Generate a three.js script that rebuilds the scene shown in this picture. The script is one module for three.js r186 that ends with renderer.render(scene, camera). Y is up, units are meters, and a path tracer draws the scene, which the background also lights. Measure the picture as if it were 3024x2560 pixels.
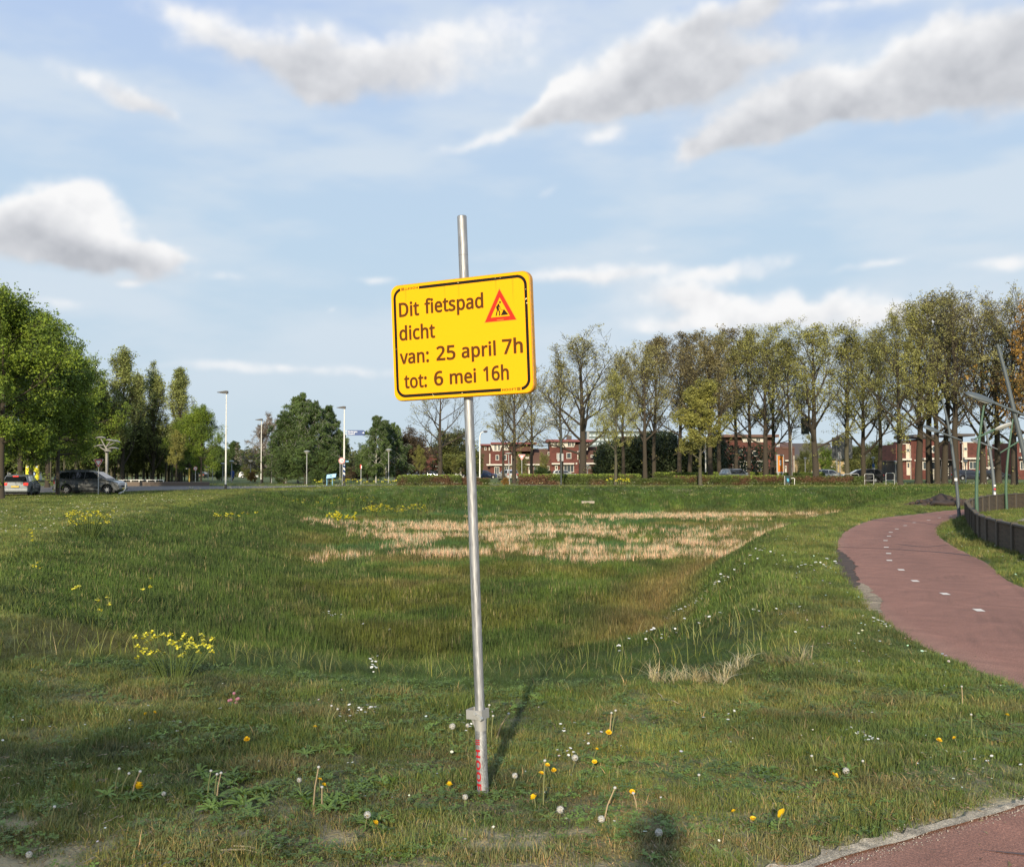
import * as THREE from 'three';
import { mergeGeometries } from 'three/addons/utils/BufferGeometryUtils.js';
import { RoundedBoxGeometry } from 'three/addons/geometries/RoundedBoxGeometry.js';
import { MarchingCubes } from 'three/addons/objects/MarchingCubes.js';

// ---------------------------------------------------------------- camera, sky, sun, exposure
const V3 = THREE.Vector3, { clamp, lerp } = THREE.MathUtils;
const smoothstep = (x, a, b) => { const t = clamp((x - a) / (b - a), 0, 1); return t * t * (3 - 2 * t); };   // also falls when b < a
const scene = new THREE.Scene();
const FOCAL = 1097, PITCH = Math.atan(39.4 / FOCAL), EYE = new V3(0, 1.66, 0);
const camera = new THREE.PerspectiveCamera(2 * Math.atan(433 / FOCAL) * 180 / Math.PI, 1024 / 866, 0.1, 4000);
camera.position.copy(EYE);
camera.rotation.x = PITCH;
const renderer = new THREE.WebGLRenderer({ antialias: true });
renderer.setSize(1024, 866);
renderer.toneMapping = THREE.LinearToneMapping;
renderer.toneMappingExposure = 1.0;
renderer.shadowMap.enabled = true;
const SUN = new V3(-0.110, 0.292, 0.950).normalize();
const sun = new THREE.DirectionalLight(new THREE.Color(1, 0.86, 0.64), 4.8);
sun.name = 'sun';
sun.position.copy(SUN).multiplyScalar(200);
sun.castShadow = true;
sun.shadow.radius = 2;
sun.shadow.mapSize.set(4096, 4096);
Object.assign(sun.shadow.camera, { left: -120, right: 120, top: 120, bottom: -120, near: 1, far: 600 });
scene.add(sun);

// ---------------------------------------------------------------- random numbers and noise
function rng(seed) { let s = seed >>> 0; return () => { s = (s + 0x6d2b79f5) | 0; let t = Math.imul(s ^ (s >>> 15), 1 | s); t = (t + Math.imul(t ^ (t >>> 7), 61 | t)) ^ t; return ((t ^ (t >>> 14)) >>> 0) / 4294967296; }; }
const PERM = new Uint8Array(512), PVAL = new Float32Array(256);
{ const r = rng(77), p = [...Array(256).keys()]; for (let i = 255; i > 0; i--) { const j = (r() * (i + 1)) | 0;[p[i], p[j]] = [p[j], p[i]]; } for (let i = 0; i < 512; i++) PERM[i] = p[i & 255]; for (let i = 0; i < 256; i++) PVAL[i] = r(); }
function n3(x, y, z) {
  const ix = Math.floor(x), iy = Math.floor(y), iz = Math.floor(z); x -= ix; y -= iy; z -= iz;
  const u = x * x * (3 - 2 * x), v = y * y * (3 - 2 * y), w = z * z * (3 - 2 * z), X = ix & 255, Y = iy & 255, Z = iz & 255, X1 = (X + 1) & 255, Y1 = (Y + 1) & 255, Z1 = (Z + 1) & 255;
  const a = PERM[X], b = PERM[X1], aa = PERM[a + Y], ab = PERM[a + Y1], ba = PERM[b + Y], bb = PERM[b + Y1];
  const c0 = PVAL[PERM[aa + Z]], c1 = PVAL[PERM[ba + Z]], c2 = PVAL[PERM[ab + Z]], c3 = PVAL[PERM[bb + Z]], d0 = PVAL[PERM[aa + Z1]], d1 = PVAL[PERM[ba + Z1]], d2 = PVAL[PERM[ab + Z1]], d3 = PVAL[PERM[bb + Z1]];
  const e0 = c0 + (c1 - c0) * u, e1 = c2 + (c3 - c2) * u, f0 = d0 + (d1 - d0) * u, f1 = d2 + (d3 - d2) * u, g0 = e0 + (e1 - e0) * v, g1 = f0 + (f1 - f0) * v;
  return g0 + (g1 - g0) * w;
}
const n2 = (x, y) => n3(x, y, 0.37);
function fbm2(x, y, o = 4) { let s = 0, a = 0.5, t = 0; for (let i = 0; i < o; i++) { s += a * n3(x, y, i * 7.3 + 0.5); t += a; a *= 0.5; x = x * 2.03 + 3.1; y = y * 2.03 + 1.7; } return s / t; }
function fbm3(x, y, z, o) { let s = 0, a = 0.5, t = 0; for (let i = 0; i < o; i++) { s += a * n3(x, y, z); t += a; a *= 0.5; x = x * 2.03 + 3.1; y = y * 2.03 + 1.7; z = z * 2.03 + 5.3; } return s / t; }

// ---------------------------------------------------------------- sky: air and clouds, by azimuth and elevation in degrees
// [azimuth, elevation, half width, half height, turn, density, whiteness at the base (0 grey .. 1 white)]
const CLOUDS = [
  [-16.0, 21.4, 3.4, 0.85, -14, 0.62, 0.9], [-9.9, 20.8, 5.0, 1.35, -3, 0.95, 0.45], [-9.8, 19.4, 3.2, 1.0, -2, 0.8, 0.0], [-4.8, 20.8, 4.4, 1.3, 4, 0.5, 0.8], [-1.0, 21.6, 5.2, 1.6, 3, 0.34, 0.9], [0.6, 23.0, 4.0, 1.2, 12, 0.30, 0.9],
  [-20.2, 18.6, 2.4, 0.8, -16, 0.62, 0.5], [-18.8, 17.6, 1.5, 0.45, -20, 0.6, 0.0],
  [-22.2, 12.7, 1.7, 1.1, 0, 2.6, 1.0], [-20.4, 11.9, 1.35, 0.85, -8, 2.2, 1.0], [-24.6, 12.4, 2.5, 0.9, 0, 1.0, 0.55], [-21.6, 10.7, 4.8, 0.75, -7, 1.5, 0.0], [-18.0, 10.75, 1.4, 0.45, -14, 1.1, 0.8], [-25.4, 10.6, 1.6, 0.9, 0, 0.6, 0.35],
  [2.3, 18.9, 2.3, 0.65, 33, 0.95, 0.8], [4.9, 19.7, 3.6, 1.05, 29, 0.95, 0.5], [8.4, 21.1, 4.0, 1.2, 27, 0.82, 0.25], [11.6, 22.5, 4.6, 1.2, 20, 0.5, 0.6], [9.0, 19.4, 5.2, 1.3, 8, 0.72, 0.15], [12.0, 20.3, 4.0, 0.9, 14, 0.8, 0.4], [5.0, 18.3, 4.0, 0.7, 8, 0.7, 0.1], [5.2, 17.05, 1.7, 0.45, 10, 0.55, 0.9], [-1.5, 16.9, 2.1, 0.35, 15, 0.5, 0.9],
  [10.4, 16.5, 2.2, 0.5, 20, 1.0, 0.7], [14.0, 17.7, 4.4, 0.95, 12, 1.0, 0.3], [18.4, 18.9, 4.6, 1.2, 13, 1.05, 0.4], [22.4, 19.9, 4.2, 1.5, 15, 1.05, 0.5], [25.4, 18.7, 3.4, 1.9, 5, 1.15, 0.1], [20.2, 18.1, 6.6, 0.66, 6, 0.9, 0.1],
  [14.8, 23.6, 2.6, 0.75, 28, 0.7, 0.1], [18.8, 22.6, 4.0, 0.45, 2, 0.42, 1], [24.0, 23.2, 4.4, 0.8, 4, 0.36, 0.9],
  [4.6, 10.3, 4.0, 0.55, 3, 0.95, 0.75], [11.2, 10.2, 3.8, 0.5, 8, 0.72, 0.85], [18.2, 10.2, 2.8, 0.26, 8, 0.42, 1], [9.6, 9.0, 3.4, 0.6, 0, 0.9, 0.75], [14.2, 8.2, 5.8, 0.75, 0, 1.05, 0.9], [8.0, 7.6, 3.2, 0.5, 0, 0.62, 0.9], [24.8, 10.1, 2.0, 0.4, 4, 0.6, 1], [20.0, 7.4, 5.5, 0.6, 0, 0.9, 0.9],
  [-11.2, 5.3, 6.0, 0.33, 0, 0.62, 0.95], [-7.0, 10.0, 1.1, 0.24, 3, 0.55, 1], [-22.0, 8.2, 1.6, 0.38, 0, 0.5, 0.9], [-14.6, 9.8, 0.8, 0.24, 0, 0.3, 1], [-19.4, 9.3, 0.7, 0.2, 0, 0.35, 1], [-9.4, 8.3, 0.35, 0.16, 20, 0.3, 1], [2.0, 14.4, 0.9, 0.3, 25, 0.3, 1], [6.8, 11.5, 0.9, 0.25, 5, 0.35, 1],
];
{
  const r = rng(5);
  for (let i = 0; i < 130; i++) {                                      // the rest of the sky goes on the same way
    const az = -180 + 360 * r(), el = 4 + 62 * r() * r();
    if (Math.abs(az) < 33 && el < 30) continue;
    const w = 2.5 + 5 * r();
    CLOUDS.push([az, el, w, w * (0.14 + 0.16 * r()), -15 + 30 * r(), 0.4 + 0.6 * r(), r()]);
    if (r() < 0.6) CLOUDS.push([az + w * (r() - 0.3), el + 0.8, w * 0.7, w * 0.2, 20 * r(), 0.8, 0.6 * r()]);
  }
}
function skyTexture() {
  const W = 4096, H = 2048, data = new Float32Array(W * H * 4), rad = Math.PI / 180;
  const cl = CLOUDS.map(([az, el, w, h, t, d, b]) => ({ az, el, w, h, c: Math.cos(t * rad), s: Math.sin(t * rad), d, b, reach: Math.max(w, h) * 1.9, k: Math.cos(el * rad) }));
  for (let row = 0; row < H; row++) {
    const el = ((row + 0.5) / H - 0.5) * 180, y = Math.sin(el * rad), ce = Math.cos(el * rad), near = cl.filter((c) => Math.abs(c.el - el) < c.reach);
    const t = clamp(el / 90, 0, 1), a = smoothstep(el, -1, 13), b = smoothstep(el, 10, 28), c2 = smoothstep(el, 26, 85);
    let R0 = lerp(lerp(0.60, 0.525, a), lerp(0.455, 0.19, c2), b), G0 = lerp(lerp(0.715, 0.68, a), lerp(0.585, 0.35, c2), b), B0 = lerp(lerp(0.79, 0.835, a), lerp(0.86, 0.66, c2), b);
    if (el < -0.5) { R0 = 0.16; G0 = 0.17; B0 = 0.12; }
    for (let col = 0; col < W; col++) {
      const azT = ((col + 0.5) / W - 0.5) * 360, x = Math.cos(azT * rad) * ce, z = Math.sin(azT * rad) * ce;     // three.js equirectangular
      let R = R0, G = G0, B = B0;
      if (el > -0.5) {
        let az = Math.atan2(x, -z) / rad;                                                                        // 0 straight ahead, + to the right
        const q = fbm3(x * 8, y * 26, z * 8, 5), veil = smoothstep(q, 0.34, 0.70) * 0.68 * smoothstep(el, 0, 8);
        R = lerp(R, 0.70, veil); G = lerp(G, 0.78, veil); B = lerp(B, 0.86, veil);
        if (near.length) {
          const wx = (fbm3(x * 24 + 9, y * 30, z * 24, 4) - 0.5), wy = (fbm3(x * 24, y * 30 + 31, z * 24, 4) - 0.5);
          let base = 0, ws = 0;
          const dens = (e0, first) => {
            let D = 0;
            for (const c of near) {
              let dx = az - c.az; if (dx > 180) dx -= 360; else if (dx < -180) dx += 360;
              dx = dx * c.k + wx * Math.min(3.4, c.w * 1.3); if (Math.abs(dx) > c.reach) continue;
              const dy = e0 - c.el + wy * Math.min(1.9, c.h * 2.2), u = (dx * c.c + dy * c.s) / c.w, v = (-dx * c.s + dy * c.c) / c.h, e = u * u + v * v;
              if (e > 3.4) continue;
              const f = c.d * Math.exp(-e * 1.1); D += f; if (first) { ws += f; base += f * c.b; }
            }
            return D;
          };
          const D = dens(el, true);
          if (D > 0.03) {
            const fine = 0.8 * (fbm3(x * 58, y * 66, z * 58, 5) - 0.5) + 0.65 * (fbm3(x * 22, y * 34, z * 22 + 4, 3) - 0.5), over = dens(el + 0.42, false) * 0.75 + dens(el + 1.0, false) * 0.75, d = D + fine * 0.85 * Math.min(1, D * 2.2), al = smoothstep(d, 0.08, 1.0) * 0.97;
            const sh = clamp(lerp(0.0, 1.0, Math.exp(-over * lerp(1.25, 0.16, base / ws))) + fine * 0.7 + 0.10, 0, 1), glow = lerp(0.52, 0.96, sh);
            R = lerp(R, glow * lerp(0.955, 1.005, sh), al); G = lerp(G, glow * lerp(0.985, 1.0, sh), al); B = lerp(B, glow * lerp(1.06, 1.0, sh), al);
          }
        }
        const toSun = x * SUN.x + y * SUN.y + z * SUN.z, halo = 0.9 * Math.pow(Math.max(0, toSun), 24);
        R += halo; G += halo * 0.9; B += halo * 0.72;
      }
      const i = (row * W + col) * 4; data[i] = R; data[i + 1] = G; data[i + 2] = B; data[i + 3] = 1;
    }
  }
  const tex = new THREE.DataTexture(data, W, H, THREE.RGBAFormat, THREE.FloatType);
  tex.mapping = THREE.EquirectangularReflectionMapping; tex.magFilter = THREE.LinearFilter; tex.needsUpdate = true;
  return tex;
}
scene.background = skyTexture();
scene.environment = scene.background;
scene.backgroundIntensity = 1; scene.environmentIntensity = 1;

// ---------------------------------------------------------------- helpers
const used = {};
function numbered(name) { const n = used[name] = (used[name] ?? -1) + 1; return n ? name + '_' + String(n).padStart(3, '0') : name; }
const RAD = Math.PI / 180;
function at(px, py, D) {                                               // a point D metres ahead in the direction of a place in the photograph
  const u = (px - 512) / FOCAL, v = (433 - py) / FOCAL, t = D / (Math.cos(PITCH) - v * Math.sin(PITCH));
  return new V3(u * t, EYE.y + (v * Math.cos(PITCH) + Math.sin(PITCH)) * t, -D);
}
const SRC = 0.338624;
const atS = (sx, sy, D) => at(sx * SRC, sy * SRC, D);
const xAt = (sx, D) => atS(sx, 1400, D).x;
function tag(o, label, category, group) { o.userData.label = label; if (category) o.userData.category = category; if (group) o.userData.group = group; return o; }
function thing(name, label, category, p = [0, 0, 0], turn = 0, group) {
  const o = new THREE.Group(); o.name = numbered(name); o.position.set(...(p.isVector3 ? p.toArray() : p)); o.rotation.y = turn; scene.add(o);
  return tag(o, label, category, group);
}
function merged(g) {
  g = Array.isArray(g) ? g : [g];
  if (g.length === 1) return g[0];
  const keepUv = g.every((x) => x.attributes.uv);
  return mergeGeometries(g.map((x) => { const y = x.index ? x.toNonIndexed() : x; for (const k of Object.keys(y.attributes)) if (k !== 'position' && k !== 'normal' && !(k === 'uv' && keepUv)) y.deleteAttribute(k); return y; }));
}
function part(name, g, mat, parent) { const m = new THREE.Mesh(merged(g), mat); m.name = name; m.castShadow = m.receiveShadow = true; parent.add(m); return m; }
function solo(name, g, mat, label, category, group) { const m = part(name, g, mat, scene); m.name = numbered(name); return tag(m, label, category, group); }
function structure(name, g, mat, label) { const m = part(name, g, mat, scene); m.name = numbered(name); m.userData.kind = 'structure'; if (label) m.userData.label = label; return m; }
function copyOf(root, p, turn, label, group) { const c = root.clone(); c.userData = { ...root.userData }; c.name = numbered(root.name.replace(/_\d{3}$/, '')); c.position.set(...(p.isVector3 ? p.toArray() : p)); c.rotation.y = turn || 0; if (label) c.userData.label = label; if (group) c.userData.group = group; scene.add(c); return c; }
const bx = (w, h, d, x = 0, y = 0, z = 0, rx = 0, ry = 0, rz = 0) => { const g = new THREE.BoxGeometry(w, h, d); if (rx) g.rotateX(rx); if (ry) g.rotateY(ry); if (rz) g.rotateZ(rz); return g.translate(x, y, z); };
const rbx = (w, h, d, r, x = 0, y = 0, z = 0) => new RoundedBoxGeometry(w, h, d, 2, r).translate(x, y, z);
const cyl = (r0, r1, h, x = 0, y = 0, z = 0, n = 12) => new THREE.CylinderGeometry(r1, r0, h, n).translate(x, y + h / 2, z);   // stands on y
function bar(a, b, r0, r1 = r0, n = 8) { const d = new V3().subVectors(b, a), g = new THREE.CylinderGeometry(r1, r0, d.length(), n); g.applyQuaternion(new THREE.Quaternion().setFromUnitVectors(new V3(0, 1, 0), d.normalize())); return g.translate((a.x + b.x) / 2, (a.y + b.y) / 2, (a.z + b.z) / 2); }
const std = (c, roughness = 0.8, metalness = 0, more = {}) => new THREE.MeshStandardMaterial({ color: Array.isArray(c) ? new THREE.Color().setRGB(...c) : c, roughness, metalness, ...more });
function flatShape(pts, depth) { const s = new THREE.Shape(pts.map(([x, y]) => new THREE.Vector2(x, y))); return new THREE.ExtrudeGeometry(s, { depth, bevelEnabled: false }); }
class Geo {                                                            // collects tubes and faces with shared corners
  constructor() { this.p = []; this.i = []; }
  v(x, y, z) { this.p.push(x, y, z); return this.p.length / 3 - 1; }
  face(...k) { for (let j = 2; j < k.length; j++) this.i.push(k[0], k[j - 1], k[j]); }
  tube(pts, radii, sides) {
    let ref = new V3(0.3, 0.1, 1).normalize(), first = -1; const d = new V3(), a = new V3(), b = new V3();
    for (let k = 0; k < pts.length; k++) {
      d.subVectors(pts[Math.min(k + 1, pts.length - 1)], pts[Math.max(k - 1, 0)]).normalize();
      a.crossVectors(d, ref); if (a.lengthSq() < 1e-3) a.crossVectors(d, new V3(1, 0, 0)); a.normalize(); b.crossVectors(a, d); ref.copy(b);
      const here = this.p.length / 3;
      for (let s = 0; s < sides; s++) { const t = s / sides * 2 * Math.PI, c = Math.cos(t) * radii[k], e = Math.sin(t) * radii[k]; this.p.push(pts[k].x + a.x * c + b.x * e, pts[k].y + a.y * c + b.y * e, pts[k].z + a.z * c + b.z * e); }
      if (first >= 0) for (let s = 0; s < sides; s++) { const s1 = (s + 1) % sides; this.i.push(first + s, here + s, here + s1, first + s, here + s1, first + s1); }
      first = here;
    }
    return this;
  }
  build(smooth = true) { const g = new THREE.BufferGeometry(); g.setAttribute('position', new THREE.Float32BufferAttribute(this.p, 3)); g.setIndex(this.i); const o = smooth ? g : g.toNonIndexed(); o.computeVertexNormals(); return o; }
}
function polyDist(x, y, poly) {                                        // distance to the outline and whether inside
  let d = 1e9, inside = false;
  for (let i = 0, j = poly.length - 1; i < poly.length; j = i++) {
    const [ax, ay] = poly[j], [bx_, by] = poly[i], ex = bx_ - ax, ey = by - ay, t = clamp(((x - ax) * ex + (y - ay) * ey) / (ex * ex + ey * ey), 0, 1), qx = x - ax - ex * t, qy = y - ay - ey * t;
    d = Math.min(d, qx * qx + qy * qy);
    if ((ay > y) !== (by > y) && x < ex * (y - ay) / (by - ay) + ax) inside = !inside;
  }
  return [Math.sqrt(d), inside];
}
function curve(pts, n) { return new THREE.CatmullRomCurve3(pts.map(([x, d]) => new V3(x, 0, d)), false, 'centripetal').getPoints(n).map((p) => [p.x, p.z]); }
function table(x, xs, ys) { if (x <= xs[0]) return ys[0]; for (let i = 1; i < xs.length; i++) if (x <= xs[i]) return lerp(ys[i - 1], ys[i], (x - xs[i - 1]) / (xs[i] - xs[i - 1])); return ys[ys.length - 1]; }
function noiseMap(size, f, repeat) {                                   // a tiling grey or coloured map computed per texel
  const d = new Uint8Array(size * size * 4);
  for (let y = 0; y < size; y++) for (let x = 0; x < size; x++) { const c = f(x / size, y / size), i = (y * size + x) * 4; d[i] = clamp(c[0], 0, 255); d[i + 1] = clamp(c[1], 0, 255); d[i + 2] = clamp(c[2], 0, 255); d[i + 3] = 255; }
  const t = new THREE.DataTexture(d, size, size); t.wrapS = t.wrapT = THREE.RepeatWrapping; t.magFilter = THREE.LinearFilter; t.repeat.set(repeat, repeat); t.needsUpdate = true; return t;
}
const tile = (u, v, f, o = 4) => { let s = 0, a = 0.5, t = 0; for (let i = 0; i < o; i++) { const c = 2 * Math.PI * u, e = 2 * Math.PI * v, r = f / (2 * Math.PI); s += a * n3(Math.cos(c) * r + 9 + i * 3, Math.sin(c) * r + Math.cos(e) * r + 7, Math.sin(e) * r + 5 + i); t += a; a *= 0.5; f *= 2; } return s / t; };

// ---------------------------------------------------------------- the lie of the land: x to the right, d metres ahead
const CREST = [[-4.4, 10.2], [-2.6, 8.9], [0, 8.2], [1.7, 8.7], [2.7, 10.4], [3.3, 14], [5.2, 23], [7.6, 31], [11.4, 40.5], [16.5, 51], [23, 62], [31, 76], [37, 88.5], [20, 88.5], [0, 88.5], [-14, 88], [-21, 86], [-18.5, 66], [-15.5, 45], [-13, 30], [-9.4, 20], [-6.2, 13.2]];
const FLOOR = [[-1.5, 16.6], [1.6, 16.6], [2.6, 21.5], [3.9, 28.4], [8.4, 42], [15, 60], [22.5, 78], [22, 81.5], [0, 81.5], [-12.5, 80.5], [-11, 68], [-6.8, 42], [-4.2, 28.4], [-2.6, 21.5]];
const PATH_LEFT = curve([[-12, -4], [-3, 1.9], [0, 3.7], [1.28, 4.68], [2.50, 5.51], [3.38, 6.13], [3.95, 6.7], [4.08, 7.4], [3.93, 8.24], [3.88, 9.5], [3.98, 11.2], [4.85, 15.5], [6.8, 23], [9.4, 31], [13.4, 40], [16.2, 44], [19.7, 49], [25, 54.5], [32, 59]], 150);
const PATH_RIGHT = curve([[-8, -9], [2, -3.5], [5.5, 2], [6.9, 9], [7.35, 15.8], [8.7, 20.2], [10, 25], [11.25, 29], [13.2, 34], [15.3, 38.3], [17.9, 43.3], [21.2, 48.3], [26.2, 53.6], [33, 57.6]], 150);
const PATH = [...PATH_LEFT, ...PATH_RIGHT.slice().reverse()];
const FENCE = [[9.0, 17.6], [9.9, 21.2], [10.75, 24.6], [11.7, 27.6], [12.7, 30.2], [14.0, 33.6], [15.2, 36.6], [16.3, 39.4], [18.7, 43.9], [22.0, 48.7], [27, 53.7], [34, 58]];
const COURT = [[16.6, 36.4], [20, 33.4], [24, 30], [40, 34], [40, 47], [26, 45.5], [20, 42]];
const ROAD = [[-90, 70], [-52, 77.2], [-40, 80], [-30, 85.4], [-23.5, 91], [-17, 97.6], [-9, 98.2], [-4, 95], [2, 91.6], [6, 91.2], [12, 91.4], [19, 91.6], [19, 93.2], [6, 93.6], [-2, 98.5], [-8, 102], [-20, 104.2], [-34, 104.4], [-60, 104.4], [-90, 100]];
const bRight = (d) => table(d, [55, 75, 88, 110, 200], [0, 0.30, 0.56, 0.60, 0.66]);
const bLeft = (d) => table(d, [55, 80, 90, 104, 130, 200], [0, 0.1, 0.28, 0.36, 0.42, 0.42]);
const base = (x, d) => lerp(bLeft(d), bRight(d), smoothstep(x, -24, -6));
const GX = 520, GD = 440, STEP = 0.25, basin = new Float32Array(GX * GD), edge = new Float32Array(GX * GD);
for (let j = 0; j < GD; j++) for (let i = 0; i < GX; i++) {
  const x = -65 + i * STEP, d = j * STEP, [dc, ic] = polyDist(x, d, CREST); edge[j * GX + i] = ic ? dc : -dc;
  if (!ic) continue;
  const [df, inf] = polyDist(x, d, FLOOR), t = inf ? 1 : dc / (dc + df); basin[j * GX + i] = lerp(t, t * t * (3 - 2 * t), 0.45);
}
function gridAt(a, x, d, out) { const u = (x + 65) / STEP, v = d / STEP; if (u < 0 || v < 0 || u >= GX - 1 || v >= GD - 1) return out; const i = u | 0, j = v | 0, s = u - i, t = v - j, k = j * GX + i; return (a[k] * (1 - s) + a[k + 1] * s) * (1 - t) + (a[k + GX] * (1 - s) + a[k + GX + 1] * s) * t; }
const basinAt = (x, d) => gridAt(basin, x, d, 0), crestAt = (x, d) => gridAt(edge, x, d, -9);
const pathDist = (x, d) => { if (d > 62 || x < -14) return -9; const [q, i] = polyDist(x, d, PATH); return i ? q : -q; };
const fenceLine = [...FENCE, [60, 58], [60, 17.6]];
const H0 = (x, d) => { const s = basinAt(x, d); return lerp(base(x, d), -1.5 + 0.22 * (fbm2(x * 0.35 + 50, d * 0.35, 2) - 0.5), s) + (s > 0 && s < 1 ? 0.12 * (fbm2(x * 0.4, d * 0.4, 2) - 0.5) * Math.min(1, 4 * s) : 0); };
function H(x, d) {
  const p = pathDist(x, d), rough = clamp(-p * 2.5, 0, 1) * clamp(1.4 - d / 70, 0, 1), lip = d < 62 ? 0.035 * smoothstep(-p, 0.02, 0.25) * clamp(1 - crestAt(x, d), 0, 1) : 0;
  return H0(x, d) + rough * (0.05 * (fbm2(x * 1.3, d * 1.3, 3) - 0.5) + 0.03 * (n2(x * 6, d * 6) - 0.5)) + lip;
}
const onGround = (sx, D, up = 0) => { const x = xAt(sx, D); return new V3(x, H(x, D) + up, -D); };
// bare and dry ground: how worn the mown verge is
function bareAt(x, d) {
  const p = pathDist(x, d), n = fbm2(x * 1.15 + 20, d * 1.9 + 4, 4), m = fbm2(x * 4.1, d * 5.2 + 9, 3);
  let b = smoothstep(n, 0.48, 0.62) * smoothstep(d, 5.9, 4.7) * smoothstep(m, 0.25, 0.6) * (1 - 0.6 * smoothstep(x, 0.8, 1.8));
  b = Math.max(b, smoothstep(n, 0.64, 0.74) * smoothstep(d, 7.2, 5.6) * 0.35);
  if (p > -0.5 && d < 8) b = Math.max(b, smoothstep(p + 0.22 * (m - 0.45), -0.09, 0.0));
  return b;
}
function zoneAt(x, d) {                                                // what grows there
  const c = crestAt(x, d), s = basinAt(x, d), p = pathDist(x, d), wob = 0.7 * (fbm2(x * 0.8, d * 0.8, 3) - 0.5);
  let tall = smoothstep(c + wob * 1.6, -0.55, 0.55);
  if (d < 12 && x < 1) tall = Math.max(tall, smoothstep(d + wob * 1.4 - (8.4 + 0.02 * x * x), 0, 0.9) * (1 - smoothstep(x, -0.3, 0.9)));
  if (d > 26 && x < -9) tall *= smoothstep(c + wob, -0.2, 1.2);
  return { c, s, p, tall };
}
const mix = (a, b, t) => [a[0] + (b[0] - a[0]) * t, a[1] + (b[1] - a[1]) * t, a[2] + (b[2] - a[2]) * t];
const G_MOWN = [0.112, 0.160, 0.026], G_MOWN2 = [0.185, 0.205, 0.045], G_DRY = [0.34, 0.29, 0.13], G_TALL = [0.068, 0.120, 0.013], G_LIGHT = [0.125, 0.175, 0.024], G_BROWN = [0.155, 0.142, 0.034], G_RUST = [0.155, 0.120, 0.035], G_RUSH = [0.082, 0.102, 0.010], G_BLUE = [0.050, 0.125, 0.030], G_PALE = [0.43, 0.405, 0.25], G_DARK = [0.044, 0.082, 0.010], SOIL = [0.36, 0.30, 0.175], SAND = [0.46, 0.41, 0.33];
function reedAt(x, d) {                                                // share of last year's pale stems on the basin floor
  if (d < 36) return 0;
  const [df, inf] = polyDist(x, d, FLOOR); if (!inf && df > 2) return 0;
  const lump = fbm2(x * 0.45 + 3, d * 0.42, 4), big = fbm2(x * 0.16 + 3, d * 0.2 + 8, 3), el = (cx, cd, rx, rd) => Math.exp(-(((x - cx) / rx) ** 2) - ((d - cd) / rd) ** 2);
  const dense = Math.max(el(0, 59, 6.5, 6.5), 0.9 * el(14, 75, 11, 4.5), 0.75 * el(-8.5, 63, 3, 4), 0.55 * el(-5.8, 39, 1.6, 1.6), 0.5 * el(9, 58, 4, 4)), thinly = smoothstep(d, 34, 41) * smoothstep(d, 58, 47) * smoothstep(x, -8, -5) * 0.62;
  return clamp(Math.max(dense * 0.7 * smoothstep(lump, 0.41, 0.66), thinly * smoothstep(lump + 0.3 * (big - 0.5), 0.53, 0.68)), 0, 1);
}
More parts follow.
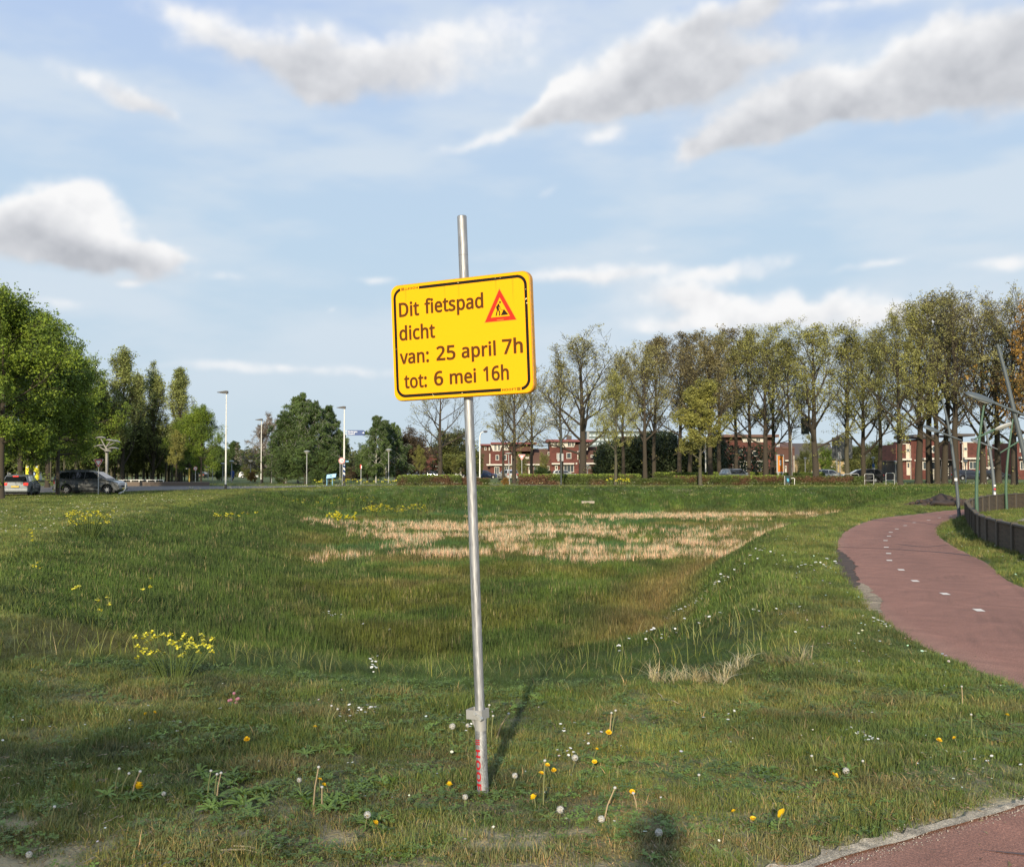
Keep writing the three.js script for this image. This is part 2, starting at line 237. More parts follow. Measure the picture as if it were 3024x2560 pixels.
function grassColor(x, d, z, r) {
  const big = fbm2(x * 0.22 + 11, d * 0.22, 3), mid = fbm2(x * 0.9, d * 0.9 + 40, 3);
  let c = mix(G_MOWN, G_MOWN2, smoothstep(mid + 0.3 * (big - 0.5), 0.42, 0.66));
  if (z.tall > 0.01) {
    let t = mix(G_TALL, G_LIGHT, 0.75 * smoothstep(mid, 0.48, 0.70));
    t = mix(t, G_DARK, 0.85 * smoothstep(big, 0.44, 0.58)); if (z.s > 0.3) t = mix(t, G_DARK, 0.7 * smoothstep(fbm2(x * 0.7 + 33, d * 0.5, 3), 0.52, 0.64)); if (x < -2 && d > 11 && z.s < 0.9) t = mix(t, G_DARK, 0.5 * smoothstep(d, 11, 15));
    if (x < -1.8 && d < 13) t = mix(t, G_BROWN, 0.8 * smoothstep(fbm2(x * 0.5 + 7, d * 0.35, 3) + 0.2 * smoothstep(x, -3, -5) + 0.12 * smoothstep(d, 12, 9), 0.58, 0.78));
    if (z.s > 0.72) {
      const fl = smoothstep(z.s, 0.72, 1);
      t = mix(t, G_RUSH, fl * smoothstep(fbm2(x * 0.45, d * 0.3 + 5, 3), 0.44, 0.60) * smoothstep(d, 62, 34));
      t = mix(t, G_BLUE, 0.8 * fl * smoothstep(fbm2(x * 0.2 + 9, d * 0.16, 3), 0.47, 0.60) * smoothstep(d, 30, 44));
      t = mix(t, G_BROWN, 0.9 * fl * smoothstep(fbm2(x * 0.3 + 90, d * 0.22 + 2, 3), 0.54, 0.68));
      t = mix(t, G_BROWN, 0.8 * fl * smoothstep(d, 66, 78) * smoothstep(x, 14, 20));
    }
    const [df, inf] = d > 15 && d < 64 && x > -2 ? polyDist(x, d, FLOOR) : [9, false];
    if (df < 1.6 && x > 0.4 && z.s > 0.5) t = mix(t, G_RUST, (1 - df / 1.6) * smoothstep(fbm2(x * 0.6 + 2, d * 0.35, 3), 0.36, 0.54));
    const straw = reedAt(x, d); if (straw > 0) t = mix(t, G_BROWN, 0.35 * straw);
    if (d > 84) t = mix(G_TALL, G_DARK, 0.35 * mid);
    if (d < 14 && x > 1.3) t = mix(t, G_BROWN, 0.75 * smoothstep(fbm2(x * 1.1 + 5, d * 0.7, 3), 0.56, 0.68));
    c = mix(c, t, z.tall);
  } else if (d > 26) c = mix(c, G_TALL, 0.35 * mid);
  const dry = r() < 0.10 + 0.30 * smoothstep(d, 7, 4.6) + 0.16 * bareAt(x, Math.min(d, 9)) ? 0.75 * r() : 0;
  if (z.tall < 0.3 && d < 16) { const tan = smoothstep(fbm2(x * 2.3 + 60, d * 3.1, 4), 0.50, 0.70); c = mix(c, [0.20, 0.175, 0.07], 0.75 * tan * smoothstep(d, 16, 5)); c = mix(c, [0.065, 0.115, 0.028], 0.6 * smoothstep(fbm2(x * 1.7 + 30, d * 2.2, 3), 0.50, 0.68)); }
  c = mix(c, G_DRY, dry); const b = (0.78 + 0.44 * r()) * (0.70 + 0.60 * smoothstep(fbm2(x * 1.5 + 70, d * 1.1 + 7, 3), 0.30, 0.70));
  return [c[0] * b * 0.87, c[1] * b * 0.90, c[2] * b * 0.90];
}

// ---------------------------------------------------------------- ground sheet to the horizon
{
  const xs = [0], ds = []; let s = 0.06, x = 0; while (x < 2500) { x += s; if (x > 3.6) s *= 1.06; xs.push(x); xs.unshift(-x); }
  for (let d = -1200; d < -30; d += 195) ds.push(d); for (let d = -30; d < 3.6; d += 1.6) ds.push(d);
  let d = 3.7; s = 0.055; while (d < 3000) { ds.push(d); d += s; if (d > 8.6) s = Math.max(s, d < 95 ? d * 0.0115 : (d - 86) * 0.12); }
  const nx = xs.length, nd = ds.length, pos = new Float32Array(nx * nd * 3), col = new Float32Array(nx * nd * 3), uv = new Float32Array(nx * nd * 2), idx = [], r = rng(3);
  for (let j = 0; j < nd; j++) for (let i = 0; i < nx; i++) {
    const k = j * nx + i, X = xs[i], D = ds[j], far = Math.abs(X) > 90 || D > 220 || D < -30, z = far ? null : zoneAt(X, D), p = far ? -9 : z.p;
    pos.set([X, (far ? base(clamp(X, -90, 90), D) : H(X, D)) - (p > 0 ? 0.014 : 0), -D], k * 3); uv.set([X, D], k * 2);
    let c = [0.085, 0.115, 0.032];
    if (!far) {
      const n = fbm2(X * 7, D * 7, 2);
      c = grassColor(X, D, z, r).map((v) => v * 0.8);
      if (D < 9) { const b = bareAt(X, D); c = mix(mix(c, [0.17, 0.15, 0.085], 0.55), SOIL, clamp(b * 1.2, 0, 1) * (0.7 + 0.5 * n)); if (p > -0.3) c = mix(c, SAND, smoothstep(p, -0.13, -0.02) * (0.4 + 0.6 * n)); }
    }
    col.set(c, k * 3);
  }
  for (let j = 0; j + 1 < nd; j++) for (let i = 0; i + 1 < nx; i++) { const k = j * nx + i; idx.push(k, k + 1, k + nx, k + 1, k + nx + 1, k + nx); }
  const g = new THREE.BufferGeometry(); g.setAttribute('position', new THREE.BufferAttribute(pos, 3)); g.setAttribute('color', new THREE.BufferAttribute(col, 3)); g.setAttribute('uv', new THREE.BufferAttribute(uv, 2)); g.setIndex(idx); g.computeVertexNormals();
  const bump = noiseMap(512, (u, v) => { const h = 255 * (0.7 * tile(u, v, 24, 3) + 0.3 * tile(u + 0.4, v, 80, 2)); return [h, h, h]; }, 0.9);
  structure('ground', g, new THREE.MeshStandardMaterial({ vertexColors: true, roughness: 0.95, bumpMap: bump, bumpScale: 0.03 }), 'grassy ground sinking into a dry basin');
}

// ---------------------------------------------------------------- red cycle path, road, court
const ring = (L, R, f, across = 6, tint) => { const p = [], uv = [], i = [], col = []; L.forEach((a, k) => { const b = R[k]; for (let s = 0; s <= across; s++) { const t = s / across, x = lerp(a[0], b[0], t), d = lerp(a[1], b[1], t); p.push(x, f(x, d), -d); uv.push(x, d); if (tint) col.push(...tint(x, d, t)); } if (k) for (let s = 0; s < across; s++) { const n = across + 1, q = k * n + s; i.push(q - n, q - n + 1, q, q - n + 1, q + 1, q); } }); const g = new THREE.BufferGeometry(); g.setAttribute('position', new THREE.Float32BufferAttribute(p, 3)); g.setAttribute('uv', new THREE.Float32BufferAttribute(uv, 2)); if (tint) g.setAttribute('color', new THREE.Float32BufferAttribute(col, 3)); g.setIndex(i); g.computeVertexNormals(); return g; };
const sheet = (poly, y, holes) => { const s = new THREE.Shape(poly.map(([x, d]) => new THREE.Vector2(x, d))), g = new THREE.ShapeGeometry(s), p = g.attributes.position; for (let k = 0; k < p.count; k++) { const x = p.getX(k), d = p.getY(k); p.setXYZ(k, x, typeof y === 'function' ? y(x, d) : y, -d); } g.computeVertexNormals(); return g; };
const redMap = noiseMap(1024, (u, v) => { const a = tile(u, v, 9, 4), b = n3(u * 1024 * 0.45, v * 1024 * 0.45, 2), c = n3(u * 1024 * 0.9, v * 1024 * 0.9, 9), k = 0.86 + 0.22 * (a - 0.5) + 0.36 * (b - 0.5) + 0.2 * (c - 0.5), w = c > 0.86 ? 26 : 0; return [172 * k + w, 121 * k + w, 101 * k + w]; }, 0.5);
redMap.colorSpace = THREE.SRGBColorSpace;
const fineBump = noiseMap(512, (u, v) => { const h = 255 * n3(u * 300, v * 300, 4); return [h, h, h]; }, 1.2);
const M_RED = new THREE.MeshStandardMaterial({ map: redMap, vertexColors: true, roughness: 0.88, bumpMap: fineBump, bumpScale: 0.004 });
const path = structure('cycle_path', ring(curve(PATH_LEFT, 420), curve(PATH_RIGHT, 420), () => 0.012, 30, (x, d, t) => { const n = fbm2(x * 0.6, d * 0.35, 4), m = fbm2(x * 2.4 + 9, d * 1.6, 3), e = Math.min(t, 1 - t), dust = smoothstep(e + 0.05 * (m - 0.5), 0.07, 0.0), stain = smoothstep(m, 0.60, 0.74) * 0.16, k = 0.97 + 0.28 * (n - 0.5) - stain + 0.05 * Math.sin(t * 12.5); return [k * (1 + 0.10 * dust), k * (1 + 0.22 * dust), k * (1 + 0.24 * dust)]; }), M_RED, 'red asphalt cycle path bending away to the right');
const M_WHITE = std([0.80, 0.72, 0.62], 0.8), M_SKID = std([0.12, 0.075, 0.065], 0.8);
{
  const line = curve([[4.9, 8.2], [5.15, 10.8], [5.6, 13.2], [5.9, 15], [6.15, 16.8], [6.6, 18.65], [7.1, 20.7], [7.7, 22.5], [8.3, 24.4], [9.1, 26.8], [9.8, 28.6], [10.5, 30.5], [11.3, 32.3], [12.3, 34.4], [13.3, 36.4], [14.5, 38.3], [15.7, 40.4], [16.9, 42.3], [18, 44]], 400);
  const spots = [13.2, 15, 16.8, 18.65, 20.7, 22.5, 24.4, 26.8, 28.6, 30.5, 32.3, 34.4, 36.4, 38.3, 40.4, 42.2];
  for (const d of spots) {
    const k = line.findIndex((p) => p[1] >= d), [ax, ad] = line[k - 2], [bx_, bd] = line[k + 2], l = Math.hypot(bx_ - ax, bd - ad), tx = (bx_ - ax) / l, td = (bd - ad) / l, [cx, cd] = line[k], hw = 0.05, hl = 0.125;
    part('lane_dash', sheet([[cx - td * hw - tx * hl, cd + tx * hw - td * hl], [cx + td * hw - tx * hl, cd - tx * hw - td * hl], [cx + td * hw + tx * hl, cd - tx * hw + td * hl], [cx - td * hw + tx * hl, cd + tx * hw + td * hl]], 0.016), M_WHITE, path);
  }
  const strip = (pts, w, name, y = 0.016, m = M_SKID) => { const c = curve(pts, 24), L = [], R = []; c.forEach(([x, d], k) => { const a = c[Math.max(0, k - 1)], b = c[Math.min(c.length - 1, k + 1)], l = Math.hypot(b[0] - a[0], b[1] - a[1]) || 1, e = w * Math.sin(Math.PI * clamp(k / 24, 0.04, 0.96)) * (0.7 + 0.6 * n2(k * 0.8, x)); L.push([x - (b[1] - a[1]) / l * e, d + (b[0] - a[0]) / l * e]); R.push([x + (b[1] - a[1]) / l * e, d - (b[0] - a[0]) / l * e]); }); part(name, ring(L, R, () => y), m, path); };
  strip([[6.6, 24.6], [7.8, 24.2], [9.0, 22.6], [9.1, 20.9], [8.6, 19.9]], 0.06, 'skid_mark');
  strip([[8.9, 25.8], [9.2, 24.6], [10.1, 25.3]], 0.05, 'skid_mark');
  strip([[2.05, 4.86], [2.25, 4.80], [2.5, 4.84], [2.75, 4.78]], 0.018, 'skid_mark');
  strip([[2.3, 4.78], [2.42, 4.80], [2.55, 4.90], [2.7, 4.98]], 0.012, 'skid_mark', 0.0175);
  // mud and sand washed on to the left edge
  const wash = (name, a, b, w, m, y, seed) => { const L = [], R = []; PATH_LEFT.forEach(([x, d], k) => { if (d < a || d > b) return; const t = (d - a) / (b - a), q = w * Math.sin(Math.PI * t) ** 0.7 * (0.45 + 1.1 * fbm2(d * 1.7, seed, 3)); L.push([x - 0.12 * Math.sin(Math.PI * t), d]); R.push([x + q, d + 0.1]); }); const l2 = curve(L, 160), r2 = curve(R, 160).map(([x, d]) => [x + 0.22 * (fbm2(d * 5, seed, 4) - 0.5), d]); part(name, ring(l2, r2, () => y), m, path); };
  const grit = noiseMap(256, (u, v) => { const k = 0.75 + 0.5 * (n3(u * 120, v * 120, 1) - 0.5) + 0.5 * (tile(u, v, 8, 3) - 0.5); return [226 * k, 210 * k, 182 * k]; }, 1); grit.colorSpace = THREE.SRGBColorSpace;
  const mud = noiseMap(256, (u, v) => { const k = 0.75 + 0.6 * (n3(u * 90, v * 90, 1) - 0.5) + 0.5 * (tile(u, v, 8, 3) - 0.5); return [98 * k, 78 * k, 64 * k]; }, 1); mud.colorSpace = THREE.SRGBColorSpace;
  wash('sand_patch', 12.4, 17.0, 0.24, new THREE.MeshStandardMaterial({ map: grit, color: 0xd8cfc4, roughness: 0.95 }), 0.017, 3.3);
  wash('mud_patch', 15.4, 24, 0.24, new THREE.MeshStandardMaterial({ map: mud, roughness: 0.95 }), 0.0215, 8.1);
  // crumbled sand along the near edge
  const L = [], R = []; PATH_LEFT.forEach(([x, d], k) => { if (x < -0.5 || d > 6.6) return; const t = 0.07 * smoothstep(d, 6.3, 4.2) * smoothstep(fbm2(x * 2.6, d * 2.6, 3), 0.30, 0.75) + 0.02 * n2(x * 9, 2); L.push([x - t * 0.55, d + t * 0.83]); R.push([x + 0.01 + 0.03 * n2(x * 12, 5), d - 0.01 - 0.03 * n2(x * 11, 8)]); });
  const sandMap = grit.clone(); sandMap.repeat.set(2, 2); sandMap.needsUpdate = true;
  const l2 = curve(L, 120).map(([x, d], k) => [x - 0.05 * (n2(k * 0.9, 1) - 0.5), d + 0.09 * (n2(k * 0.9, 3) - 0.5)]);
  part('sand_edge', ring(l2, curve(R, 120), (x, d) => H(x, d) * clamp(-pathDist(x, d) * 12, 0, 1) * 0.9 + 0.02 + 0.007 * n2(x * 14, d * 14)), new THREE.MeshStandardMaterial({ map: sandMap, roughness: 0.97, bumpMap: fineBump, bumpScale: 0.005 }), path);
}
const greyMap = noiseMap(512, (u, v) => { const k = 0.85 + 0.35 * (tile(u, v, 6, 4) - 0.5) + 0.25 * (n3(u * 200, v * 200, 2) - 0.5); return [128 * k, 122 * k, 116 * k]; }, 0.2); greyMap.colorSpace = THREE.SRGBColorSpace;
const M_ROAD = new THREE.MeshStandardMaterial({ map: greyMap, roughness: 0.9 });
{
  const dens = []; ROAD.forEach((a, k) => { const b = ROAD[(k + 1) % ROAD.length], n = Math.ceil(Math.hypot(b[0] - a[0], b[1] - a[1]) / 3); for (let i = 0; i < n; i++) dens.push([lerp(a[0], b[0], i / n), lerp(a[1], b[1], i / n)]); });
  const xs = [...Array(121).keys()].map((i) => -90 + i * 0.92).filter((x) => x < 19), P = [], I = [], U = [];
  xs.forEach((x, k) => { const cut = []; ROAD.forEach((a, m) => { const b = ROAD[(m + 1) % ROAD.length]; if ((a[0] > x) !== (b[0] > x)) cut.push(a[1] + (b[1] - a[1]) * (x - a[0]) / (b[0] - a[0])); }); const lo = Math.min(...cut), hi = Math.max(...cut); for (let s = 0; s <= 12; s++) { const d = lerp(lo, hi, s / 12); P.push(x, H(x, d) + 0.05, -d); U.push(x, d); } if (k) for (let s = 0; s < 12; s++) { const q = k * 13 + s; I.push(q - 13, q, q - 12, q - 12, q, q + 1); } });
  const g = new THREE.BufferGeometry(); g.setAttribute('position', new THREE.Float32BufferAttribute(P, 3)); g.setAttribute('uv', new THREE.Float32BufferAttribute(U, 2)); g.setIndex(I); g.computeVertexNormals();
  structure('road', g, M_ROAD, 'grey paved road behind the grass on the left');
  const sandMap = noiseMap(256, (u, v) => { const k = 0.85 + 0.3 * (tile(u, v, 6, 4) - 0.5); return [168 * k, 156 * k, 134 * k]; }, 0.3); sandMap.colorSpace = THREE.SRGBColorSpace;
  structure('court', sheet(COURT, 0.06), new THREE.MeshStandardMaterial({ map: sandMap, roughness: 0.95 }), 'pale sandy court behind the low fence');
}

// ---------------------------------------------------------------- grass
function bladeGeo(seed, o) {                                           // a tuft of bent blades about 1 unit tall
  const r = rng(seed), P = [], C = [], I = [];
  for (let k = 0; k < o.n; k++) {
    const a = r() * 6.283, rad = o.spread * Math.sqrt(r()), x0 = Math.cos(a) * rad, z0 = Math.sin(a) * rad, h = lerp(o.h0, 1, r()), dir = r() * 6.283, bend = o.bend * (0.3 + r()), w = o.w * (0.6 + 0.7 * r()), t = dir + 1.57 + (r() - 0.5), cx = Math.cos(t) * w, cz = Math.sin(t) * w, tint = 0.72 + 0.56 * r(), dry = r() < o.dry ? 1 : 0, here = P.length / 3;
    const col = dry ? [2.2 * tint, 1.5 * tint, 1.7 * tint] : [tint * (0.9 + 0.3 * r()), tint, tint * (0.8 + 0.4 * r())];
    for (let s = 0; s <= o.seg; s++) { const q = s / o.seg, y = h * (q - 0.25 * bend * q * q), off = bend * h * q * q, ww = 1 - q * q * 0.85; const px = x0 + Math.cos(dir) * off, pz = z0 + Math.sin(dir) * off; if (s < o.seg) { P.push(px - cx * ww, y, pz - cz * ww, px + cx * ww, y, pz + cz * ww); C.push(...col, ...col); } else { P.push(px, y, pz); C.push(...col); } }
    for (let s = 0; s < o.seg - 1; s++) { const q = here + s * 2; I.push(q, q + 1, q + 2, q + 1, q + 3, q + 2); } const q = here + (o.seg - 1) * 2; I.push(q, q + 1, q + 2);
  }
  const g = new THREE.BufferGeometry(); g.setAttribute('position', new THREE.Float32BufferAttribute(P, 3)); g.setAttribute('color', new THREE.Float32BufferAttribute(C, 3)); g.setIndex(I); g.computeVertexNormals(); return g;
}
const M_BLADE = new THREE.MeshStandardMaterial({ vertexColors: true, roughness: 0.75, side: THREE.DoubleSide });
const _m = new THREE.Matrix4(), _q = new THREE.Quaternion(), _e = new THREE.Euler(), _s = new V3(), _p = new V3(), _c = new THREE.Color();
class Field {
  constructor(name, geos, mat, label) { Object.assign(this, { name, geos, mat, label, lists: geos.map(() => []) }); }
  add(r, x, y, z, sx, sy, c, tilt = 0.15, turn) { const l = this.lists[(r() * this.geos.length) | 0]; l.push([x, y, z, sx, sy, (r() - 0.5) * tilt, turn ?? r() * 6.283, (r() - 0.5) * tilt, c]); }
  build(parent = scene, kind = 'stuff') {
    this.lists.forEach((l, k) => {
      if (!l.length) return;
      const m = new THREE.InstancedMesh(this.geos[k], this.mat, l.length);
      l.forEach(([x, y, z, sx, sy, rx, ry, rz, c], i) => { _m.compose(_p.set(x, y, z), _q.setFromEuler(_e.set(rx, ry, rz)), _s.set(sx, sy, sx)); m.setMatrixAt(i, _m); m.setColorAt(i, _c.setRGB(...c)); });
      m.name = parent === scene ? numbered(this.name) : this.name; m.castShadow = m.receiveShadow = true; if (kind) m.userData.kind = kind; if (this.label) m.userData.label = this.label; if (this.category) m.userData.category = this.category; parent.add(m);
    });
  }
}
const blocked = (x, d) => pathDist(x, d) > -0.03 || (d > 66 && x < 20 && polyDist(x, d, ROAD)[1]) || (x > 14 && d > 28 && d < 50 && polyDist(x, d, COURT)[1]);
{
  const r = rng(42);
  const lawn = new Field('short_grass', [1].map((k) => bladeGeo(k, { n: 24, spread: 1.0, h0: 0.35, bend: 0.9, w: 0.035, seg: 3, dry: 0.08 })), M_BLADE, 'short worn grass of the verge');
  const tall = new Field('tall_grass', [5].map((k) => bladeGeo(k, { n: 34, spread: 0.5, h0: 0.25, bend: 0.95, w: 0.0065, seg: 3, dry: 0.03 })), M_BLADE, 'long green grass on the basin slopes');
  const far = new Field('distant_grass', [9].map((k) => bladeGeo(k, { n: 16, spread: 0.75, h0: 0.35, bend: 0.5, w: 0.04, seg: 2, dry: 0.05 })), M_BLADE, 'long grass further off in the basin');
  const reed = new Field('dry_reeds', [12].map((k) => bladeGeo(k, { n: 14, spread: 0.55, h0: 0.6, bend: 0.5, w: 0.035, seg: 2, dry: 0.5 })), M_BLADE, 'pale dry reeds on the basin floor');
  const bands = [[3.6, 5.2, 900], [5.2, 7, 700], [7, 9.5, 560], [9.5, 13, 360], [13, 18, 190], [18, 25, 110], [25, 36, 52], [36, 52, 26], [52, 70, 17], [70, 93, 15]];
  for (const [d0, d1, dens] of bands) {
    const w0 = 0.54 * d0 + 1.4, w1 = 0.54 * d1 + 1.4, n = Math.round((w0 + w1) * (d1 - d0) * dens);
    for (let k = 0; k < n; k++) {
      const d = lerp(d0, d1, r()), w = 0.54 * d + 1.4, x = (2 * r() - 1) * w;
      if (blocked(x, d)) continue;
      const z = zoneAt(x, d), y = H(x, d);
      if (d > 20 && d < 52 && z.c < -7 && x > 0 && z.p < -9) continue;
      const bare = d < 9 ? bareAt(x, d) : 0, lot = d < 9.5 ? 1 : 1;
      if (z.tall < 0.25 && r() < bare * 1.05) continue;
      const c = grassColor(x, d, z, r);
      if (r() > z.tall * 1.1) {                                        // short
        const grow = lerp(0.45, 1.5, smoothstep(fbm2(x * 2.2, d * 2.6, 3), 0.3, 0.7)), s = 0.042 * Math.sqrt(Math.max(1, d / 6)) * (0.7 + 0.6 * r());
        if (d < 13 || r() < 0.8) lawn.add(r, x, y - 0.004, -d, s * 1.15, (0.030 + 0.034 * r() * r() + 0.01 * r()) * grow * Math.min(2.4, 1.2 + (d - 5) * 0.06) * (1 - 0.5 * bare), c, 0.4);
      } else if (d < 13) {
        const lump = 0.5 + 1.0 * fbm2(x * 1.4, d * 1.4 + 3, 3), h = (0.10 + 0.20 * r() + 0.10 * r() * r()) * lump * (0.30 + 0.70 * z.tall) * (z.s > 0.8 ? 1.2 : 1) * lerp(0.34, 1, smoothstep(z.c + 0.8 * (fbm2(x * 0.9, d, 2) - 0.5), 0.1, 4.0)) * (d < 15 && x > 0.4 ? 0.8 : 1);
        tall.add(r, x, y - 0.01, -d, Math.max(0.12, Math.min(h, 0.28)) * (0.9 + d * 0.02), h, c, 0.5);
      } else {
        const lump = 0.6 + 0.8 * fbm2(x * 0.8, d * 0.5 + 3, 3), h = (0.20 + 0.2 * r()) * lump * lerp(0.45, 1, smoothstep(z.c, 0.2, 4)), s = (0.2 + 0.12 * r()) * Math.sqrt(d / 36);
        far.add(r, x, y - 0.02, -d, s, h, c, 0.3);
        const q = d > 36 ? reedAt(x, d) : 0;
        if (q > 0.05) for (let m = 0; m < 2; m++) if (r() < q * 0.8) { const b = 0.75 + 0.5 * r(), j = mix(G_PALE, G_DRY, r() * 0.5); reed.add(r, x + (r() - 0.5) * 0.3, y, -d + (r() - 0.5) * 0.3, s * 0.8, 0.34 + 0.26 * r(), j.map((v) => v * b), 0.4); }
      }
    }
  }
  // lawn beyond the basin and behind the fence
  for (let k = 0; k < 26000; k++) { const d = lerp(58, 135, r() * r()), x = (2 * r() - 1) * (0.52 * d + 2); if (blocked(x, d)) continue; const z = zoneAt(x, d); if (z.tall > 0.4) continue; far.add(r, x, H(x, d) - 0.02, -d, 0.34, 0.1 + 0.08 * r(), grassColor(x, d, z, r), 0.3); }
  for (let k = 0; k < 9000; k++) { const d = lerp(19, 56, r()), x = lerp(9.5, 0.54 * d + 2, r()); if (blocked(x, d) || pathDist(x, d) > -0.15) continue; far.add(r, x, H(x, d) - 0.02, -d, 0.16, 0.07 + 0.06 * r(), grassColor(x, d, { tall: 0, s: 0 }, r), 0.3); }
  for (const f of [lawn, tall, far, reed]) f.build();
  // straw stalks and long single stems
  const stalkG = [21].map((k) => bladeGeo(k, { n: 5, spread: 0.5, h0: 0.4, bend: 0.7, w: 0.007, seg: 3, dry: 0.3 }));
  const st = new Field('seeding_stems', stalkG, M_BLADE, 'thin seeding grass stems');
  for (let k = 0; k < 800; k++) { const d = 9.5 + 26 * r() * r(), x = (2 * r() - 1) * (0.54 * d + 1), z = zoneAt(x, d); if (z.tall < 0.5 || blocked(x, d)) continue; const h = 0.22 + 0.22 * r(), b = 0.6 + 0.6 * r(); st.add(r, x, H(x, d), -d, 0.3 + d * 0.012, h, mix(G_LIGHT, G_PALE, r() * r() * 0.5).map((v) => v * b), 0.5); }
  st.build();
  // last year's straw tussocks on the right bank
  const tus = new Field('straw_tussocks', [31].map((k) => bladeGeo(k, { n: 30, spread: 0.3, h0: 0.4, bend: 1.3, w: 0.016, seg: 4, dry: 0 })), M_BLADE, 'straw coloured tussocks on the right bank');
  for (const [sx, sy, n, sp] of [[1985, 2010, 6, 0.16], [2080, 2010, 6, 0.14], [1000, 1850, 7, 0.2], [2300, 1970, 10, 0.5], [2060, 1780, 12, 0.5], [2020, 1830, 10, 0.5], [1930, 1860, 14, 0.4], [2760, 1486, 40, 1.6]]) {
    for (let k = 0; k < n; k++) { let d = 1.66 * 3240 / (sy - 1395); if (sy > 1500) for (let q = 0; q < 30; q++) { const y = H(xAt(sx, d), d); d += ((1.66 - y) * 3240 / (sy - 1395) - d) * 0.4; } const x = xAt(sx, d) + (r() - 0.5) * sp * 2, D = d + (r() - 0.5) * sp * 2; const b = 0.7 + 0.5 * r(); tus.add(r, x, H(x, D), -D, 0.18, 0.13 + 0.1 * r(), mix(G_PALE, sx === 2300 ? G_BROWN : G_DRY, r()).map((v) => v * b), 0.5); }
  }
  tus.build();
}

// ---------------------------------------------------------------- shared materials
const zincMap = noiseMap(256, (u, v) => { const k = 0.82 + 0.30 * (tile(u, v, 14, 4) - 0.5) + 0.30 * (n3(u * 70, v * 110, 3) - 0.5) + 0.12 * (n3(u * 200, v * 200, 6) - 0.5); return [196 * k, 198 * k, 200 * k]; }, 1); zincMap.colorSpace = THREE.SRGBColorSpace; zincMap.repeat.set(1, 3);
const zincRough = noiseMap(256, (u, v) => { const h = 105 + 90 * tile(u, v, 20, 3); return [h, h, h]; }, 1); zincRough.repeat.set(1, 3);
const M_ZINC = new THREE.MeshStandardMaterial({ map: zincMap, roughnessMap: zincRough, roughness: 0.95, metalness: 0.72 });
const M_GALV = std([0.44, 0.45, 0.45], 0.5, 0.25), M_PAINTW = std([0.78, 0.77, 0.73], 0.5), M_BLACK = std([0.03, 0.03, 0.032], 0.5), M_GREYP = std([0.33, 0.34, 0.34], 0.55, 0.1), M_LAMPG = std([0.095, 0.115, 0.125], 0.5, 0.1), M_LAMPGREEN = std([0.06, 0.125, 0.078], 0.5), M_BLUE = std([0.02, 0.09, 0.28], 0.45), M_LBLUE = std([0.20, 0.42, 0.58], 0.5), M_RUBBER = std([0.03, 0.03, 0.03], 0.8), M_RIM = std([0.55, 0.56, 0.57], 0.35, 0.5), M_SRED = std([0.55, 0.035, 0.03], 0.5), M_SWHITE = std([0.82, 0.81, 0.78], 0.5), M_STEEL = std([0.5, 0.51, 0.5], 0.4, 0.4);
const M_GLASS = new THREE.MeshPhysicalMaterial({ color: new THREE.Color().setRGB(0.012, 0.015, 0.018), roughness: 0.06, metalness: 0, clearcoat: 1, clearcoatRoughness: 0.02 });
function canvasMap(w, h, draw) { const c = document.createElement('canvas'); c.width = w; c.height = h; draw(c.getContext('2d'), w, h); const t = new THREE.CanvasTexture(c); t.colorSpace = THREE.SRGBColorSpace; t.anisotropy = 8; return t; }
function printed(name, w, h, map, parent, z, more = {}) { const g = new THREE.PlaneGeometry(w, h); const m = part(name, g.translate(0, 0, z), new THREE.MeshStandardMaterial({ map, roughness: 0.5, ...more }), parent); return m; }
const roundRect = (w, h, r) => { const s = new THREE.Shape(), x = -w / 2, y = -h / 2; s.moveTo(x + r, y); s.lineTo(x + w - r, y); s.absarc(x + w - r, y + r, r, -Math.PI / 2, 0); s.lineTo(x + w, y + h - r); s.absarc(x + w - r, y + h - r, r, 0, Math.PI / 2); s.lineTo(x + r, y + h); s.absarc(x + r, y + h - r, r, Math.PI / 2, Math.PI); s.lineTo(x, y + r); s.absarc(x + r, y + r, r, Math.PI, 1.5 * Math.PI); return s; };

